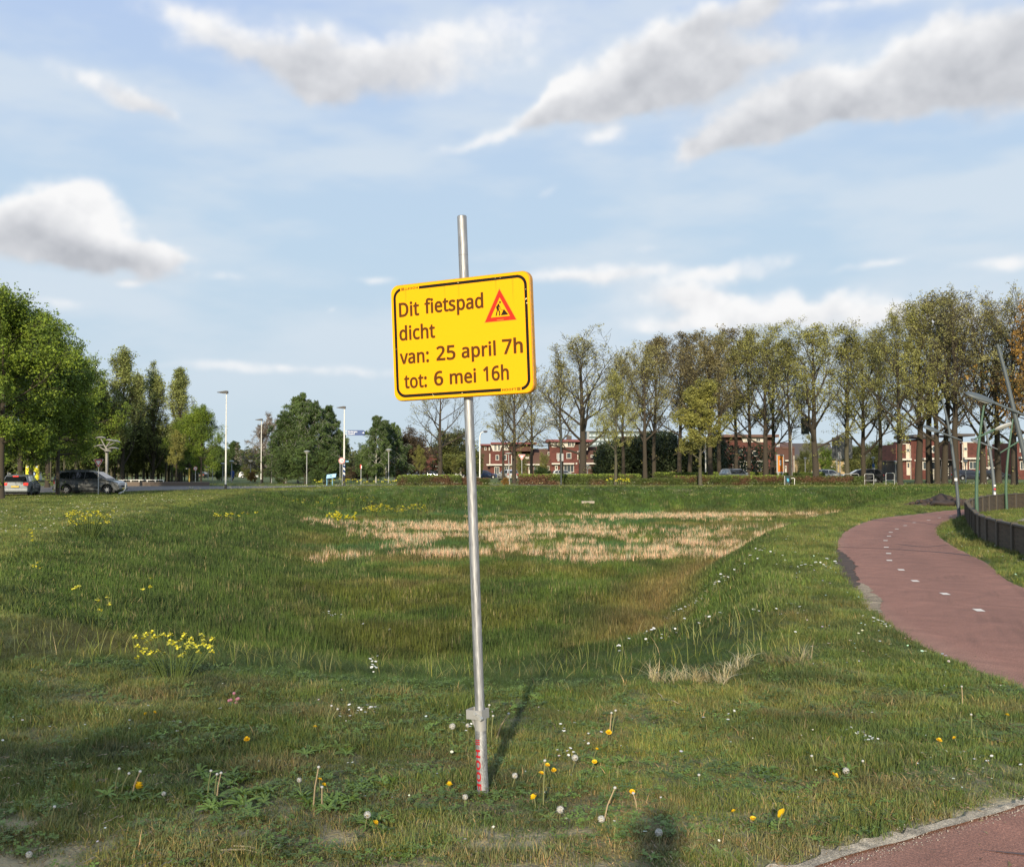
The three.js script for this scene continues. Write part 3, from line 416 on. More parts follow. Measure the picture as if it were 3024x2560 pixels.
// ---------------------------------------------------------------- the yellow notice on its leaning pole
{
  const BASE = new V3(-0.142, -0.05, -5.575), TOP = new V3(-0.2560, 2.970, -5.556), up = new V3().subVectors(TOP, BASE).normalize(), L = TOP.distanceTo(BASE);
  const post = thing('sign_pole', 'thin leaning galvanised steel pole in the grass, carrying the yellow notice', 'pole', BASE);
  post.quaternion.setFromUnitVectors(new V3(0, 1, 0), up);
  const tube = (r, y0, y1) => { const g = new THREE.LatheGeometry([new THREE.Vector2(r - 0.004, y0), new THREE.Vector2(r, y0 + 0.003), new THREE.Vector2(r, y1 - 0.003), new THREE.Vector2(r - 0.003, y1), new THREE.Vector2(r - 0.004, y1 - 0.03)], 40); return g; };
  part('tube', tube(0.0242, 0.5, L), M_ZINC, post);
  part('joint', tube(0.0249, L - 0.205, L - 0.199), std([0.16, 0.16, 0.16], 0.6, 0.3), post);
  const sock = part('socket', tube(0.0287, 0, 0.50), M_ZINC, post);
  // the name in red letters running up the socket, on its left half
  const words = canvasMap(512, 128, (c, w, h) => { c.clearRect(0, 0, w, h); c.fillStyle = '#b3141c'; c.font = 'bold 104px sans-serif'; c.textBaseline = 'middle'; c.save(); c.translate(86, h / 2 + 4); const tw = c.measureText('HOOFT').width; c.scale(426 / tw, 1.08); c.fillText('HOOFT', 0, 0); c.restore(); for (let k = 0; k < 3; k++) { c.fillRect(14 + k * 17, 26, 10, 34); c.fillRect(14 + k * 17, 68, 10, 34); } });
  const alpha = noiseMap(128, (u, v) => { const h = 255 * smoothstep(tile(u, v, 18, 3), 0.22, 0.34); return [h, h, h]; }, 1);
  const cg = new THREE.CylinderGeometry(0.0292, 0.0292, 0.305, 24, 1, true, Math.PI * 1.50, Math.PI * 0.55), uv = cg.attributes.uv;
  for (let k = 0; k < uv.count; k++) { const u = uv.getX(k), v = uv.getY(k); uv.setXY(k, 1 - v, u); }
  part('lettering', cg.translate(0, 0.232, 0), new THREE.MeshStandardMaterial({ map: words, transparent: true, alphaTest: 0.35, roughness: 0.6 }), sock);
  // clamp at the top of the socket: a box collar with a gusset, a wedge and a bolt
  const M_CLAMP = std([0.40, 0.40, 0.385], 0.55, 0.35), cl = new THREE.Group(); cl.name = 'clamp'; cl.position.set(0, 0.50, 0); cl.rotation.y = -0.5; post.add(cl);
  part('collar', [bx(0.088, 0.046, 0.004, -0.014, 0, 0.036), bx(0.088, 0.046, 0.004, -0.014, 0, -0.036), bx(0.004, 0.046, 0.072, -0.058, 0, 0), bx(0.004, 0.046, 0.072, 0.030, 0, 0), bx(0.05, 0.004, 0.07, -0.034, -0.021, 0)], M_CLAMP, cl);
  part('gusset', [flatShape([[-0.055, -0.024], [-0.027, -0.024], [-0.027, -0.085]], 0.005).translate(0, 0, -0.002)], M_CLAMP, cl);
  part('sleeve', [new THREE.CylinderGeometry(0.0312, 0.0295, 0.06, 28).translate(0, -0.052, 0)], M_CLAMP, cl);
  part('wedge', [bx(0.05, 0.013, 0.008, 0.010, 0.0, 0.044, 0, 0, -0.5)], M_STEEL, cl);
  part('bolt', [new THREE.CylinderGeometry(0.010, 0.010, 0.018, 6).rotateX(1.57).translate(0.031, -0.014, 0.048), new THREE.CylinderGeometry(0.005, 0.005, 0.03, 8).rotateX(1.57).translate(0.006, 0.008, 0.046)], M_STEEL, cl);

  // the board
  const board = thing('notice_board', 'large yellow notice closing the cycle path, fixed high on the leaning steel pole', 'sign', [-0.2623, 2.3391, -5.4993]);
  board.rotation.set(0.035, -0.4535, 0.0244, 'YXZ');
  const W = 0.8, Hh = 0.6, shell = new THREE.ExtrudeGeometry(roundRect(W - 0.006, Hh - 0.006, 0.042), { depth: 0.026, bevelEnabled: true, bevelThickness: 0.003, bevelSize: 0.003, bevelSegments: 2, curveSegments: 8 }).translate(0, 0, -0.032);
  const rimMap = noiseMap(256, (u, v) => { const n = tile(u, v, 10, 4), w = smoothstep(n3(u * 60, v * 60, 8), 0.66, 0.8), k = 0.9 + 0.2 * (n - 0.5); return [lerp(214, 150, w) * k, lerp(150, 128, w) * k, lerp(18, 96, w) * k]; }, 6); rimMap.colorSpace = THREE.SRGBColorSpace;
  const plate = part('plate', shell, new THREE.MeshStandardMaterial({ map: rimMap, roughness: 0.5 }), board);
  const INK = '#5a3508', K = 2.5, face = canvasMap(2000, 1500, (c) => {
    c.scale(K, K); const r = rng(9);
    c.fillStyle = '#ffb300'; c.fillRect(0, 0, 800, 600);
    const rr = (x, y, w, h, q) => { c.beginPath(); c.moveTo(x + q, y); c.arcTo(x + w, y, x + w, y + h, q); c.arcTo(x + w, y + h, x, y + h, q); c.arcTo(x, y + h, x, y, q); c.arcTo(x, y, x + w, y, q); c.closePath(); };
    c.strokeStyle = '#17110a'; c.lineWidth = 15; rr(24.5, 24.5, 751, 551, 46); c.stroke();
    const maker = (x, y, turn) => { c.save(); c.translate(x, y); if (turn) c.rotate(Math.PI); c.fillStyle = '#ffb300'; c.fillRect(-56, -9, 112, 18); c.fillStyle = '#2a1d08'; c.font = 'bold 17px sans-serif'; c.textBaseline = 'middle'; const w = c.measureText('HOOFT').width; c.save(); c.translate(-52, 1); c.scale(80 / w, 1); c.fillText('HOOFT', 0, 0); c.restore(); for (let k = 0; k < 3; k++) { c.fillRect(31, -7 + k * 5.4, 20, 3.4); } c.restore(); };
    maker(677, 575.5, false); maker(117, 24.5, true);
    c.fillStyle = c.strokeStyle = INK; c.lineJoin = c.lineCap = 'round'; c.textBaseline = 'alphabetic'; c.font = '96px sans-serif';
    const word = (s, x0, x1, y, cap = 69) => { const m = c.measureText(s), capNow = 96 * 0.714; c.save(); c.translate(x0, y); c.scale((x1 - x0) / (m.actualBoundingBoxRight + m.actualBoundingBoxLeft), cap / capNow); c.translate(m.actualBoundingBoxLeft, 0); c.lineWidth = 5.6; c.fillText(s, 0, 0); c.strokeText(s, 0, 0); c.restore(); };
    word('Dit', 51, 167, 165); word('fietspad', 203, 539, 160); word('dicht', 48, 256, 287);
    word('van:', 46, 215, 408, 67); word('25', 263, 370, 405); word('april', 409, 598, 402, 67); word('7h', 638, 746, 399);
    word('tot:', 66, 198, 535, 67); word('6', 245, 294, 531); word('mei', 336, 483, 529, 66); word('16h', 527, 665, 526);
    // road works triangle
    const tri = (k, col) => { const cx = 632, cy = 183; c.fillStyle = col; c.strokeStyle = col; c.beginPath(); c.moveTo(cx, cy - 111 * k); c.lineTo(cx + 91 * k, cy + 55 * k); c.lineTo(cx - 91 * k, cy + 55 * k); c.closePath(); c.fill(); };
    c.lineWidth = 6; tri(1.03, '#f6a01e'); tri(0.95, '#dd2f17'); tri(0.58, '#ffb300');
    c.fillStyle = c.strokeStyle = '#2b1c08'; c.lineWidth = 7.5; c.beginPath(); c.arc(633, 143, 5.4, 0, 7); c.fill();
    const limb = (w, ...p) => { c.lineWidth = w; c.beginPath(); p.forEach(([x, y], i) => i ? c.lineTo(x, y) : c.moveTo(x, y)); c.stroke(); };
    limb(10, [624, 154], [619, 174]); limb(6, [619, 174], [609, 207]); limb(6, [621, 174], [629, 191], [628, 207]); limb(4.5, [624, 155], [613, 163], [614, 174]); limb(4.5, [626, 156], [633, 170]); limb(2.4, [615, 168], [652, 186]);
    c.beginPath(); c.moveTo(634, 208); c.lineTo(653, 178); c.lineTo(660, 186); c.lineTo(677, 208); c.closePath(); c.fill();
    c.fillStyle = '#e8822a'; c.fillRect(612, 227, 38, 4);
    // wear: chipped film on the black band, scuffs, drilled holes with rust
    for (const [x, y, q] of [[402, 22, 3], [402, 578, 3], [231, 576, 2.4], [236, 582, 3], [611, 20, 2], [639, 22, 2], [776, 92, 2.4], [776, 138, 5], [779, 160, 4], [774, 142, 3], [22, 330, 2]]) { c.fillStyle = '#e8d9a0'; c.beginPath(); c.ellipse(x, y, q, q * 0.7, r() * 3, 0, 7); c.fill(); }
    for (let k = 0; k < 160; k++) { c.fillStyle = `rgba(${r() < 0.5 ? '120,80,20' : '255,225,130'},${0.06 + 0.16 * r()})`; const e = r(); c.beginPath(); c.ellipse(e < 0.6 ? r() * 800 : (r() < 0.5 ? 6 : 794), e < 0.6 ? r() * 600 : r() * 600, 0.6 + 1.5 * r(), 0.4 + 3 * r() * r(), r() * 3, 0, 7); c.fill(); }
    for (let k = 0; k < 26; k++) { const x = r() * 800, y = r() * 600, l = 8 + 50 * r(), a = r() * 6.28; c.strokeStyle = `rgba(${r() < 0.5 ? '140,95,20' : '255,226,140'},${0.10 + 0.16 * r()})`; c.lineWidth = 0.5 + 0.9 * r(); c.beginPath(); c.moveTo(x, y); c.lineTo(x + Math.cos(a) * l, y + Math.sin(a) * l * 0.4); c.stroke(); }
    for (const [x, l] of [[402, 150], [236, 40], [402, 0], [611, 90], [90, 120], [705, 140], [320, 80]]) for (let k = 0; k < 24; k++) { c.fillStyle = `rgba(120,78,22,${0.02 + 0.02 * r()})`; c.fillRect(x - 4 + 9 * r(), 22 + 10 * r(), 1 + 2 * r(), l * r()); }
    for (let k = 0; k < 420; k++) { const y = 600 - 70 * r() * r(); c.fillStyle = `rgba(96,72,38,${0.03 + 0.06 * r()})`; c.beginPath(); c.ellipse(r() * 800, y, 0.6 + 3 * r(), 0.5 + 2 * r(), 0, 0, 7); c.fill(); }
    for (let k = 0; k < 60; k++) { c.fillStyle = `rgba(110,80,40,${0.05 + 0.12 * r()})`; const x = r() * 800; c.fillRect(x, r() < 0.5 ? 3 * r() : 596 - 2 * r(), 4 + 14 * r(), 2.5); }
  });
  const fs = roundRect(W - 0.008, Hh - 0.008, 0.041), fg = new THREE.ShapeGeometry(fs, 10), fp = fg.attributes.position, fu = fg.attributes.uv; for (let k = 0; k < fp.count; k++) fu.setXY(k, fp.getX(k) / W + 0.5, fp.getY(k) / Hh + 0.5);
  part('printed_face', fg.translate(0, 0, 0.0012), new THREE.MeshPhysicalMaterial({ map: face, roughness: 0.55, specularIntensity: 0.5 }), plate);
  for (const y of [0.2, -0.2]) { part('bracket', [bx(0.5, 0.03, 0.004, 0.05, y, -0.036)], M_GALV, board); part('clip', [new THREE.TorusGeometry(0.027, 0.004, 6, 16).rotateX(1.57).translate(0.02, y, -0.062)], M_GALV, board); part('bolt', [new THREE.CylinderGeometry(0.008, 0.008, 0.02, 6).rotateX(1.57).translate(0.06, y, -0.05)], M_STEEL, board); }
}

// ---------------------------------------------------------------- lamps, signs and other street furniture
function tallLamp(sx, top, D, label, group, armDir = -1, len = 0.75, thick = 0.075) {
  const p = onGround(sx, D), h = atS(sx, top, D).y - p.y, t = thing('street_lamp', label, 'street lamp', p, 0, group);
  part('pole', [cyl(thick, thick * 0.5, h, 0, 0, 0, 14)], M_PAINTW, t); part('base_sleeve', [cyl(thick * 1.35, thick * 1.2, 0.45, 0, 0, 0, 14)], M_BLACK, t);
  const s = flatShape([[0.12, 0.10], [0.12, -0.12], [0.02, -0.12], [-len, -0.03], [-len, 0.0], [-0.02, 0.12]], 0.3).translate(0, 0, -0.15); if (armDir > 0) s.scale(-1, 1, 1);
  const hd = part('lamp_head', [s.translate(0, h, 0)], M_BLACK, t); part('lens', [bx(len * 0.5, 0.012, 0.22, armDir * len * 0.5, h - 0.085, 0, 0, 0, armDir < 0 ? -0.12 : 0.12)], M_GALV, hd);
  return t;
}
function domeLamp(sx, head, D, label, group, hw = 0.33) {
  const p = onGround(sx, D), h = atS(sx, head, D).y - p.y, t = thing('path_lamp', label, 'path lamp', p, 0, group);
  part('post', [cyl(0.06, 0.05, h - 0.14, 0, 0, 0, 10)], M_GREYP, t);
  const lh = part('lamp_head', [new THREE.LatheGeometry([[0.05, -0.16], [0.10, -0.14], [hw * 0.62, -0.02], [hw, 0.09], [hw, 0.12]].map(([x, y]) => new THREE.Vector2(x, y)), 20).translate(0, h, 0)], std([0.46, 0.45, 0.40], 0.35), t);
  part('lamp_shade', [new THREE.LatheGeometry([[hw + 0.015, 0.10], [hw * 0.9, 0.16], [hw * 0.4, 0.22], [0.001, 0.235]].map(([x, y]) => new THREE.Vector2(x, y)), 20).translate(0, h, 0)], M_GREYP, lh);
  return t;
}
const disc = (r, d, z) => new THREE.CylinderGeometry(r, r, d, 36).rotateX(Math.PI / 2).translate(0, 0, z);
function roundSign(sx, sy, D, dia, label, poles, draw) {
  const p = onGround(sx, D), y = atS(sx, sy, D).y - p.y, t = thing('round_sign', label, 'traffic sign', p);
  for (const dx of poles) part('post', [cyl(0.03, 0.03, y + dia * 0.2, dx, 0, -0.04, 8)], M_GALV, t);
  const s = part('sign_plate', [disc(dia / 2, 0.03, -0.012).translate(0, y, 0)], M_GALV, t);
  const map = canvasMap(256, 256, (c) => { c.fillStyle = '#c01a20'; c.fillRect(0, 0, 256, 256); c.fillStyle = '#e9e4dc'; c.beginPath(); c.arc(128, 128, 94, 0, 7); c.fill(); draw(c); });
  part('printed_face', [new THREE.CircleGeometry(dia / 2, 40).translate(0, y, 0.006)], new THREE.MeshStandardMaterial({ map, roughness: 0.5 }), s);
  part('white_rim', [new THREE.RingGeometry(dia / 2 * 0.96, dia / 2 * 1.01, 40).translate(0, y, 0.009)], M_SWHITE, s);
  return t;
}
const moped = (c, s = 1) => { c.strokeStyle = c.fillStyle = '#22201e'; c.lineWidth = 9; for (const x of [92, 166]) { c.beginPath(); c.arc(x, 150, 22, 0, 7); c.stroke(); } c.lineWidth = 11; c.beginPath(); c.moveTo(92, 150); c.lineTo(118, 112); c.lineTo(150, 146); c.lineTo(166, 150); c.lineTo(152, 96); c.lineTo(138, 94); c.moveTo(108, 122); c.lineTo(150, 118); c.stroke(); c.fillRect(92, 104, 34, 10); if (s > 1) { c.beginPath(); c.ellipse(128, 138, 34, 16, 0, 0, 7); c.fill(); } };
function yieldSign(sx, sTop, sBot, D, label) {
  const p = onGround(sx, D), yt = atS(sx, sTop, D).y - p.y, yb = atS(sx, sBot, D).y - p.y, h = yt - yb, w = h * 1.15, t = thing('yield_sign', label, 'traffic sign', p);
  part('post', [cyl(0.032, 0.032, yt - h * 0.2, 0, 0, -0.05, 10)], M_GALV, t);
  const tri = (k, r) => { const s = new THREE.Shape(), a = [-w / 2 * k, yt - h * (1 - k) * 0.36], b = [w / 2 * k, a[1]], c = [0, yb + h * (1 - k) * 0.64]; s.moveTo(a[0] + r, a[1]); s.lineTo(b[0] - r, b[1]); s.quadraticCurveTo(b[0], b[1], b[0] - r * 0.4, b[1] - r * 0.9); s.lineTo(c[0] + r * 0.5, c[1] + r * 0.9); s.quadraticCurveTo(c[0], c[1], c[0] - r * 0.5, c[1] + r * 0.9); s.lineTo(a[0] + r * 0.4, a[1] - r * 0.9); s.quadraticCurveTo(a[0], a[1], a[0] + r, a[1]); return s; };
  const ex = (k, d, z) => new THREE.ExtrudeGeometry(tri(k, 0.04), { depth: d, bevelEnabled: false }).translate(0, 0, z);
  const pl = part('sign_plate', ex(1, 0.03, -0.03), M_SWHITE, t); part('red_border', ex(0.9, 0.004, 0.0), M_SRED, pl); part('white_field', ex(0.56, 0.004, 0.004), M_SWHITE, pl);
  return t;
}
tallLamp(666.5, 1157, 90, 'tall white lamp post on the road edge left of the birches, black wedge head', 'tall white lamp posts along the road');
tallLamp(771, 1238, 131, 'slim grey-white lamp post in front of the blossoming tree beside the birches', 'tall white lamp posts along the road');
{
  const D = 105, p = onGround(1016, D), h = atS(1016, 1202, D).y - p.y;
  const t = tallLamp(1016, 1202, D, 'white lamp post with a blue striped foot and blue arrow sign, right of the birches', 'tall white lamp posts along the road', -1, 0.75, 0.10);
  const f0 = atS(1016, 1372, D).y - p.y, f1 = atS(1016, 1405, D).y - p.y;
  part('foot_sleeve', [cyl(0.135, 0.115, f1, 0, 0, 0, 18)], M_BLACK, t);
  const stripes = canvasMap(128, 256, (c) => { c.fillStyle = '#e8e6e0'; c.fillRect(0, 0, 128, 256); c.fillStyle = '#123d78'; for (let k = -2; k < 6; k++) { c.beginPath(); c.moveTo(0, k * 110); c.lineTo(128, k * 110 + 110); c.lineTo(128, k * 110 + 165); c.lineTo(0, k * 110 + 55); c.fill(); } });
  part('striped_band', [cyl(0.118, 0.108, f0 - f1, 0, f1, 0, 24)], new THREE.MeshStandardMaterial({ map: stripes, roughness: 0.5 }), t);
  const a = atS(1026, 1269, D), b = atS(1077.5, 1284.5, D), cy = (a.y + b.y) / 2, w = b.x - a.x, hh = a.y - b.y, s = thing('direction_sign', 'blue direction sign with two white town names and an arrow, on the striped post', 'sign', [(a.x + b.x) / 2, cy, -D + 0.02]);
  const sh = new THREE.Shape(); sh.moveTo(-w / 2, -hh / 2); sh.lineTo(w / 2 - hh * 0.35, -hh / 2); sh.quadraticCurveTo(w / 2, -hh / 2, w / 2, 0); sh.quadraticCurveTo(w / 2, hh / 2, w / 2 - hh * 0.35, hh / 2); sh.lineTo(-w / 2, hh / 2); const g = new THREE.ExtrudeGeometry(sh, { depth: 0.05, bevelEnabled: false }).translate(0, 0, -0.05);
  const pl = part('panel', g, M_BLUE, s); for (const e of [0.3, -0.3]) part('bracket', [bx(0.22, 0.05, 0.04, -w / 2 - 0.1, hh * e, -0.03)], M_GALV, s);
  const map = canvasMap(1024, 288, (c) => { c.fillStyle = '#133f7d'; c.fillRect(0, 0, 1024, 288); c.fillStyle = '#eef2f6'; c.font = 'bold 118px sans-serif'; c.textBaseline = 'middle'; const tx = (s_, y, wd) => { const m = c.measureText(s_).width; c.save(); c.translate(24, y); c.scale(wd / m, 1); c.fillText(s_, 0, 0); c.restore(); }; tx('Rijsbergen', 84, 560); tx('Zundert', 206, 410); c.fillRect(870, 130, 70, 28); c.beginPath(); c.moveTo(930, 92); c.lineTo(986, 144); c.lineTo(930, 196); c.fill(); });
  const fg = new THREE.ShapeGeometry(sh), q = fg.attributes.position, u = fg.attributes.uv; for (let k = 0; k < q.count; k++) u.setXY(k, q.getX(k) / w + 0.5, q.getY(k) / hh + 0.5);
  part('printed_face', fg.translate(0, 0, 0.003), new THREE.MeshStandardMaterial({ map, roughness: 0.5 }), pl);
  const c = atS(1025, 1361, D); const sm = thing('small_arrow_sign', 'small light blue sign low on the blue striped post', 'sign', [c.x, c.y, -D + 0.1]); part('panel', [rbx(0.34, 0.15, 0.03, 0.012)], M_LBLUE, sm); part('bracket', [bx(0.1, 0.04, 0.03, -0.2, 0, -0.02)], M_GALV, sm);
}
roundSign(1009, 1359, 104.6, 0.60, 'round red-rimmed sign with bicycles, on two thin posts by the striped lamp post', [-0.16, 0.05], (c) => moped(c));
roundSign(577, 1382, 115, 0.42, 'small round red-rimmed vehicle sign at the wood edge, right of the yellow post', [0], (c) => moped(c, 2));
yieldSign(290, 1355, 1380.5, 76, 'white and red give-way triangle in front of the grey minivan');
yieldSign(1541, 1340.5, 1359, 103, 'white and red give-way triangle above the hedge before the brick houses');
const DOME = 'dome-headed lamps along the far footpath';
domeLamp(905.7, 1335, 118, 'grey dome lamp against the dark birches, left of the blue information panel', DOME);
domeLamp(1147.6, 1330, 118, 'pale dome lamp beside the white birch trunks, left of the long hedge', DOME);
domeLamp(802, 1355, 136, 'grey dome lamp at the left foot of the birches', DOME);
domeLamp(739.6, 1362, 150, 'distant dome lamp just left of the blossoming tree', DOME);
domeLamp(684, 1363, 150, 'distant dome lamp behind the walker in blue', DOME);
domeLamp(658, 1370, 155, 'distant dome lamp just left of the tall white lamp post', DOME);
domeLamp(628, 1376, 185, 'faint dome lamp far off beyond the round sign, nearer the tall post', DOME, 0.36);
domeLamp(614.5, 1380, 185, 'faint dome lamp far off beyond the round sign, the left one of two', DOME, 0.36);
domeLamp(1207.5, 1382, 150, 'small dome lamp under the trees behind the left end of the hedge', DOME);
domeLamp(1735, 1376, 118, 'small pale lamp behind the hedge, right of the wide oak trunk', DOME, 0.22);
domeLamp(2579, 1354, 116, 'pale globe lamp with a blue plate behind the dark car', DOME, 0.2);
domeLamp(2645, 1365, 116, 'pale lamp left of the stout oak at the lawn', DOME, 0.17);
domeLamp(2852, 1364, 120, 'grey lamp in front of the right brick house door', DOME, 0.24);
domeLamp(2378, 1355, 116, 'pale short lamp between the signal post and the thick oak trunk', DOME, 0.17);
{ // plates on the globe lamp
  const a = atS(2579, 1374, 115.9), s = thing('parking_plate', 'blue plate with a white plate below, on the globe lamp post', 'sign', [a.x, a.y, -115.9]); part('blue_plate', [rbx(0.26, 0.36, 0.03, 0.01, 0, 0.02, 0.02)], M_BLUE, s); part('white_plate', [rbx(0.34, 0.16, 0.03, 0.01, 0, -0.33, 0.02)], M_SWHITE, s);
}
{ // blue information panel
  const D = 104, p = onGround(976, D), t = thing('info_panel', 'blue information panel with a tilted board on two legs under the birches', 'sign', p, -0.25);
  for (const x of [-0.36, 0.2]) part('leg', [bx(0.07, 0.78, 0.07, x, 0.39, 0)], M_LBLUE, t);
  const tilt = new THREE.Group(); tilt.name = 'board'; tilt.position.set(0.06, 0.92, -0.05); tilt.rotation.set(-0.75, 0, 0.16); t.add(tilt);
  part('panel', [rbx(0.98, 0.03, 0.55, 0.01).rotateX(Math.PI / 2)], M_BLUE, tilt);
  const map = canvasMap(256, 128, (c) => { c.fillStyle = '#a9cfdd'; c.fillRect(0, 0, 256, 128); c.fillStyle = '#5f8fa6'; c.beginPath(); c.ellipse(118, 60, 34, 18, 0.4, 0, 7); c.fill(); c.fillStyle = '#dfeaf0'; for (let k = 0; k < 5; k++) c.fillRect(160, 22 + k * 16, 70, 5); });
  printed('printed_face', 0.92, 0.5, map, tilt, 0.02);
}
{ // thin post with a small red and white plate
  const D = 106, p = onGround(1066, D), t = thing('marker_post', 'thin pale post with a small red and white plate, right of the striped lamp post', 'post', p); part('post', [cyl(0.045, 0.04, 1.75, 0, 0, 0, 10)], M_GREYP, t);
  part('plate', [rbx(0.13, 0.42, 0.03, 0.01, -0.02, 1.78, 0.05)], M_SRED, t); part('white_stripe', [bx(0.08, 0.28, 0.01, 0.05, 1.75, 0.075)], M_SWHITE, t);
}
{ // yellow post at the wood
  const D = 112, p = onGround(559, D), t = thing('yellow_post', 'yellow height post with a small crossbar at the wood edge', 'post', p); part('post', [bx(0.13, 1.75, 0.13, 0, 0.875, 0)], std([0.55, 0.38, 0.07], 0.6), t); part('crossbar', [bx(0.28, 0.07, 0.1, -0.2, 1.72, 0)], M_GREYP, t);
}
{ // yellow advertising board with a blue ring
  const D = 88, p = onGround(95, D), t = thing('yellow_board', 'bright yellow advertising board with a blue ring behind the silver car', 'billboard', p), y0 = atS(95, 1425, D).y - p.y, y1 = atS(95, 1374, D).y - p.y;
  for (const x of [-0.5, 0.5]) part('post', [bx(0.09, y1 + 0.05, 0.09, x, (y1 + 0.05) / 2, -0.05)], std([0.62, 0.50, 0.06], 0.6), t);
  const pn = part('panel', [rbx(0.98, y1 - y0, 0.06, 0.02, 0, (y0 + y1) / 2, 0)], std([0.70, 0.62, 0.02], 0.5), t);
  const map = canvasMap(256, 360, (c) => { c.fillStyle = '#f2ea13'; c.fillRect(0, 0, 256, 360); c.fillStyle = '#d8dcda'; c.beginPath(); c.arc(28, 14, 26, 0, 7); c.fill(); c.beginPath(); c.arc(232, 14, 26, 0, 7); c.fill(); c.strokeStyle = '#1e3660'; c.lineWidth = 26; c.beginPath(); c.arc(150, 170, 52, 0, 7); c.stroke(); c.fillStyle = '#b9cfe4'; c.beginPath(); c.arc(150, 170, 40, 0, 7); c.fill(); c.fillStyle = '#2a2a22'; c.fillRect(10, 250, 60, 22); c.fillStyle = '#e9e6de'; c.beginPath(); c.arc(205, 318, 36, 0, 7); c.fill(); c.strokeStyle = '#c0262c'; c.lineWidth = 12; c.beginPath(); c.moveTo(196, 300); c.lineTo(216, 318); c.lineTo(196, 336); c.stroke(); });
  const f = printed('printed_face', 0.92, y1 - y0 - 0.06, map, pn, 0.034); f.position.y = (y0 + y1) / 2;
}
{ // steel tree sculpture
  const D = 98, p = onGround(314.5, D), t = thing('leaf_canopy_mast', 'grey steel tree sculpture with plate leaves behind the minivan', 'sculpture', p), M = std([0.30, 0.29, 0.26], 0.55, 0.25), Y = (s) => atS(314, s, D).y - p.y, X = (s) => xAt(s, D) - p.x;
  part('trunk', new Geo().tube([new V3(0, 0, 0), new V3(0.01, 1.6, 0), new V3(0.0, Y(1336), 0), new V3(-0.03, Y(1322), 0)], [0.13, 0.12, 0.14, 0.10], 12).build(), M, t);
  const leaf = (x, y, z, w, tilt, thick = 0.1) => { const g = new THREE.SphereGeometry(1, 20, 10); g.scale(w / 2, thick, w * 0.32); const q = g.attributes.position; for (let k = 0; k < q.count; k++) { const a = q.getX(k) / (w / 2); q.setY(k, q.getY(k) * (q.getY(k) > 0 ? 1.1 : 0.35) - 0.06 * a * a); q.setZ(k, q.getZ(k) * (1 - 0.3 * a)); } g.computeVertexNormals(); g.rotateZ(tilt); return g.translate(x, y, z); };
  for (const [bx0, by0, ex, ey, z, w, tl] of [[312, 1322, 297, 1291, 0.1, 0.95, 0.02], [313, 1318, 326, 1299, 0.1, 0.85, -0.16], [314, 1316, 338, 1301, -0.4, 0.75, -0.22], [310, 1328, 290, 1315, -0.1, 1.0, 0.18], [315, 1326, 336, 1322, 0.15, 0.98, -0.03], [313, 1332, 322, 1331, 0.35, 0.7, -0.02]]) {
    const m = part('branch', new Geo().tube([new V3(X(bx0), Y(by0), 0), new V3((X(bx0) + X(ex)) / 2, (Y(by0) + Y(ey)) / 2 - 0.05, z / 2), new V3(X(ex), Y(ey) - 0.04, z)], [0.075, 0.055, 0.04], 8).build(), M, t); part('leaf_plate', leaf(X(ex), Y(ey), z, w, tl), M, m);
  }
}
{ // white rail and low wall
  const D = 105.6, a = onGround(350, D), b = onGround(483, D), y = atS(400, 1416, D).y, t = thing('white_railing', 'low white tubular railing along the planted bed behind the minivan', 'railing', [a.x, a.y, a.z]), len = b.x - a.x, h = y - a.y;
  part('top_rail', [bx(len + 0.06, 0.07, 0.06, len / 2, h, 0)], M_PAINTW, t);
  for (let k = 0; k < 6; k++) part('post', [bx(0.075, h - 0.035, 0.06, len * (0.10 + 0.9 * k / 5), (h - 0.035) / 2, 0)], M_PAINTW, t);
  const w0 = onGround(300, 104.9), w1 = onGround(618, 104.9), wl = thing('low_wall', 'low brown brick wall along the far side of the road at the wood', 'wall', w0), wlen = w1.x - w0.x, M = std([0.16, 0.125, 0.10], 0.9);
  part('wall', [bx(wlen, 0.42, 0.22, wlen / 2, 0.17, 0)], M, wl); part('coping', [bx(wlen + 0.04, 0.06, 0.27, wlen / 2, 0.412, 0)], std([0.24, 0.20, 0.17], 0.9), wl);
  const edgeBlock = onGround(365, 79), eb = thing('white_barrier_hook', 'curved white steel bar standing at the nose of the minivan', 'barrier', [edgeBlock.x + 0.05, edgeBlock.y, edgeBlock.z]); part('bar', new Geo().tube([new V3(-0.3, 0.12, 0), new V3(-0.05, 0.2, 0), new V3(0.09, 0.42, 0), new V3(0.1, 0.85, 0)], [0.05, 0.05, 0.045, 0.045], 8).build(), M_PAINTW, eb); part('foot', [cyl(0.08, 0.08, 0.14, -0.3, 0, 0)], M_PAINTW, eb);
}
function hookLamp(sx, top, D, dir, label, mat, headMat, reach = 0.75, hw = 0.5) {
  const p = onGround(sx, D), h = atS(sx, top, D).y - p.y, t = thing('hook_lamp', label, 'street lamp', p);
  part('pole', new Geo().tube([new V3(0, 0, 0), new V3(0, h * 0.5, 0), new V3(0, h - 0.5, 0), new V3(dir * 0.08, h - 0.15, 0), new V3(dir * 0.35, h, 0), new V3(dir * reach, h + 0.02, 0)], [0.075, 0.06, 0.05, 0.042, 0.038, 0.035], 10).build(), mat, t);
  const g = new THREE.SphereGeometry(1, 16, 10); g.scale(hw / 2, 0.11, 0.16); part('lamp_head', g.translate(dir * (reach + hw * 0.4), h, 0), headMat, t); return t;
}
hookLamp(1417, 1273, 103, 1, 'pale pole with a dark oval lamp just right of the notice pole, before the houses', M_PAINTW, std([0.12, 0.12, 0.13], 0.5), 0.35, 0.42);
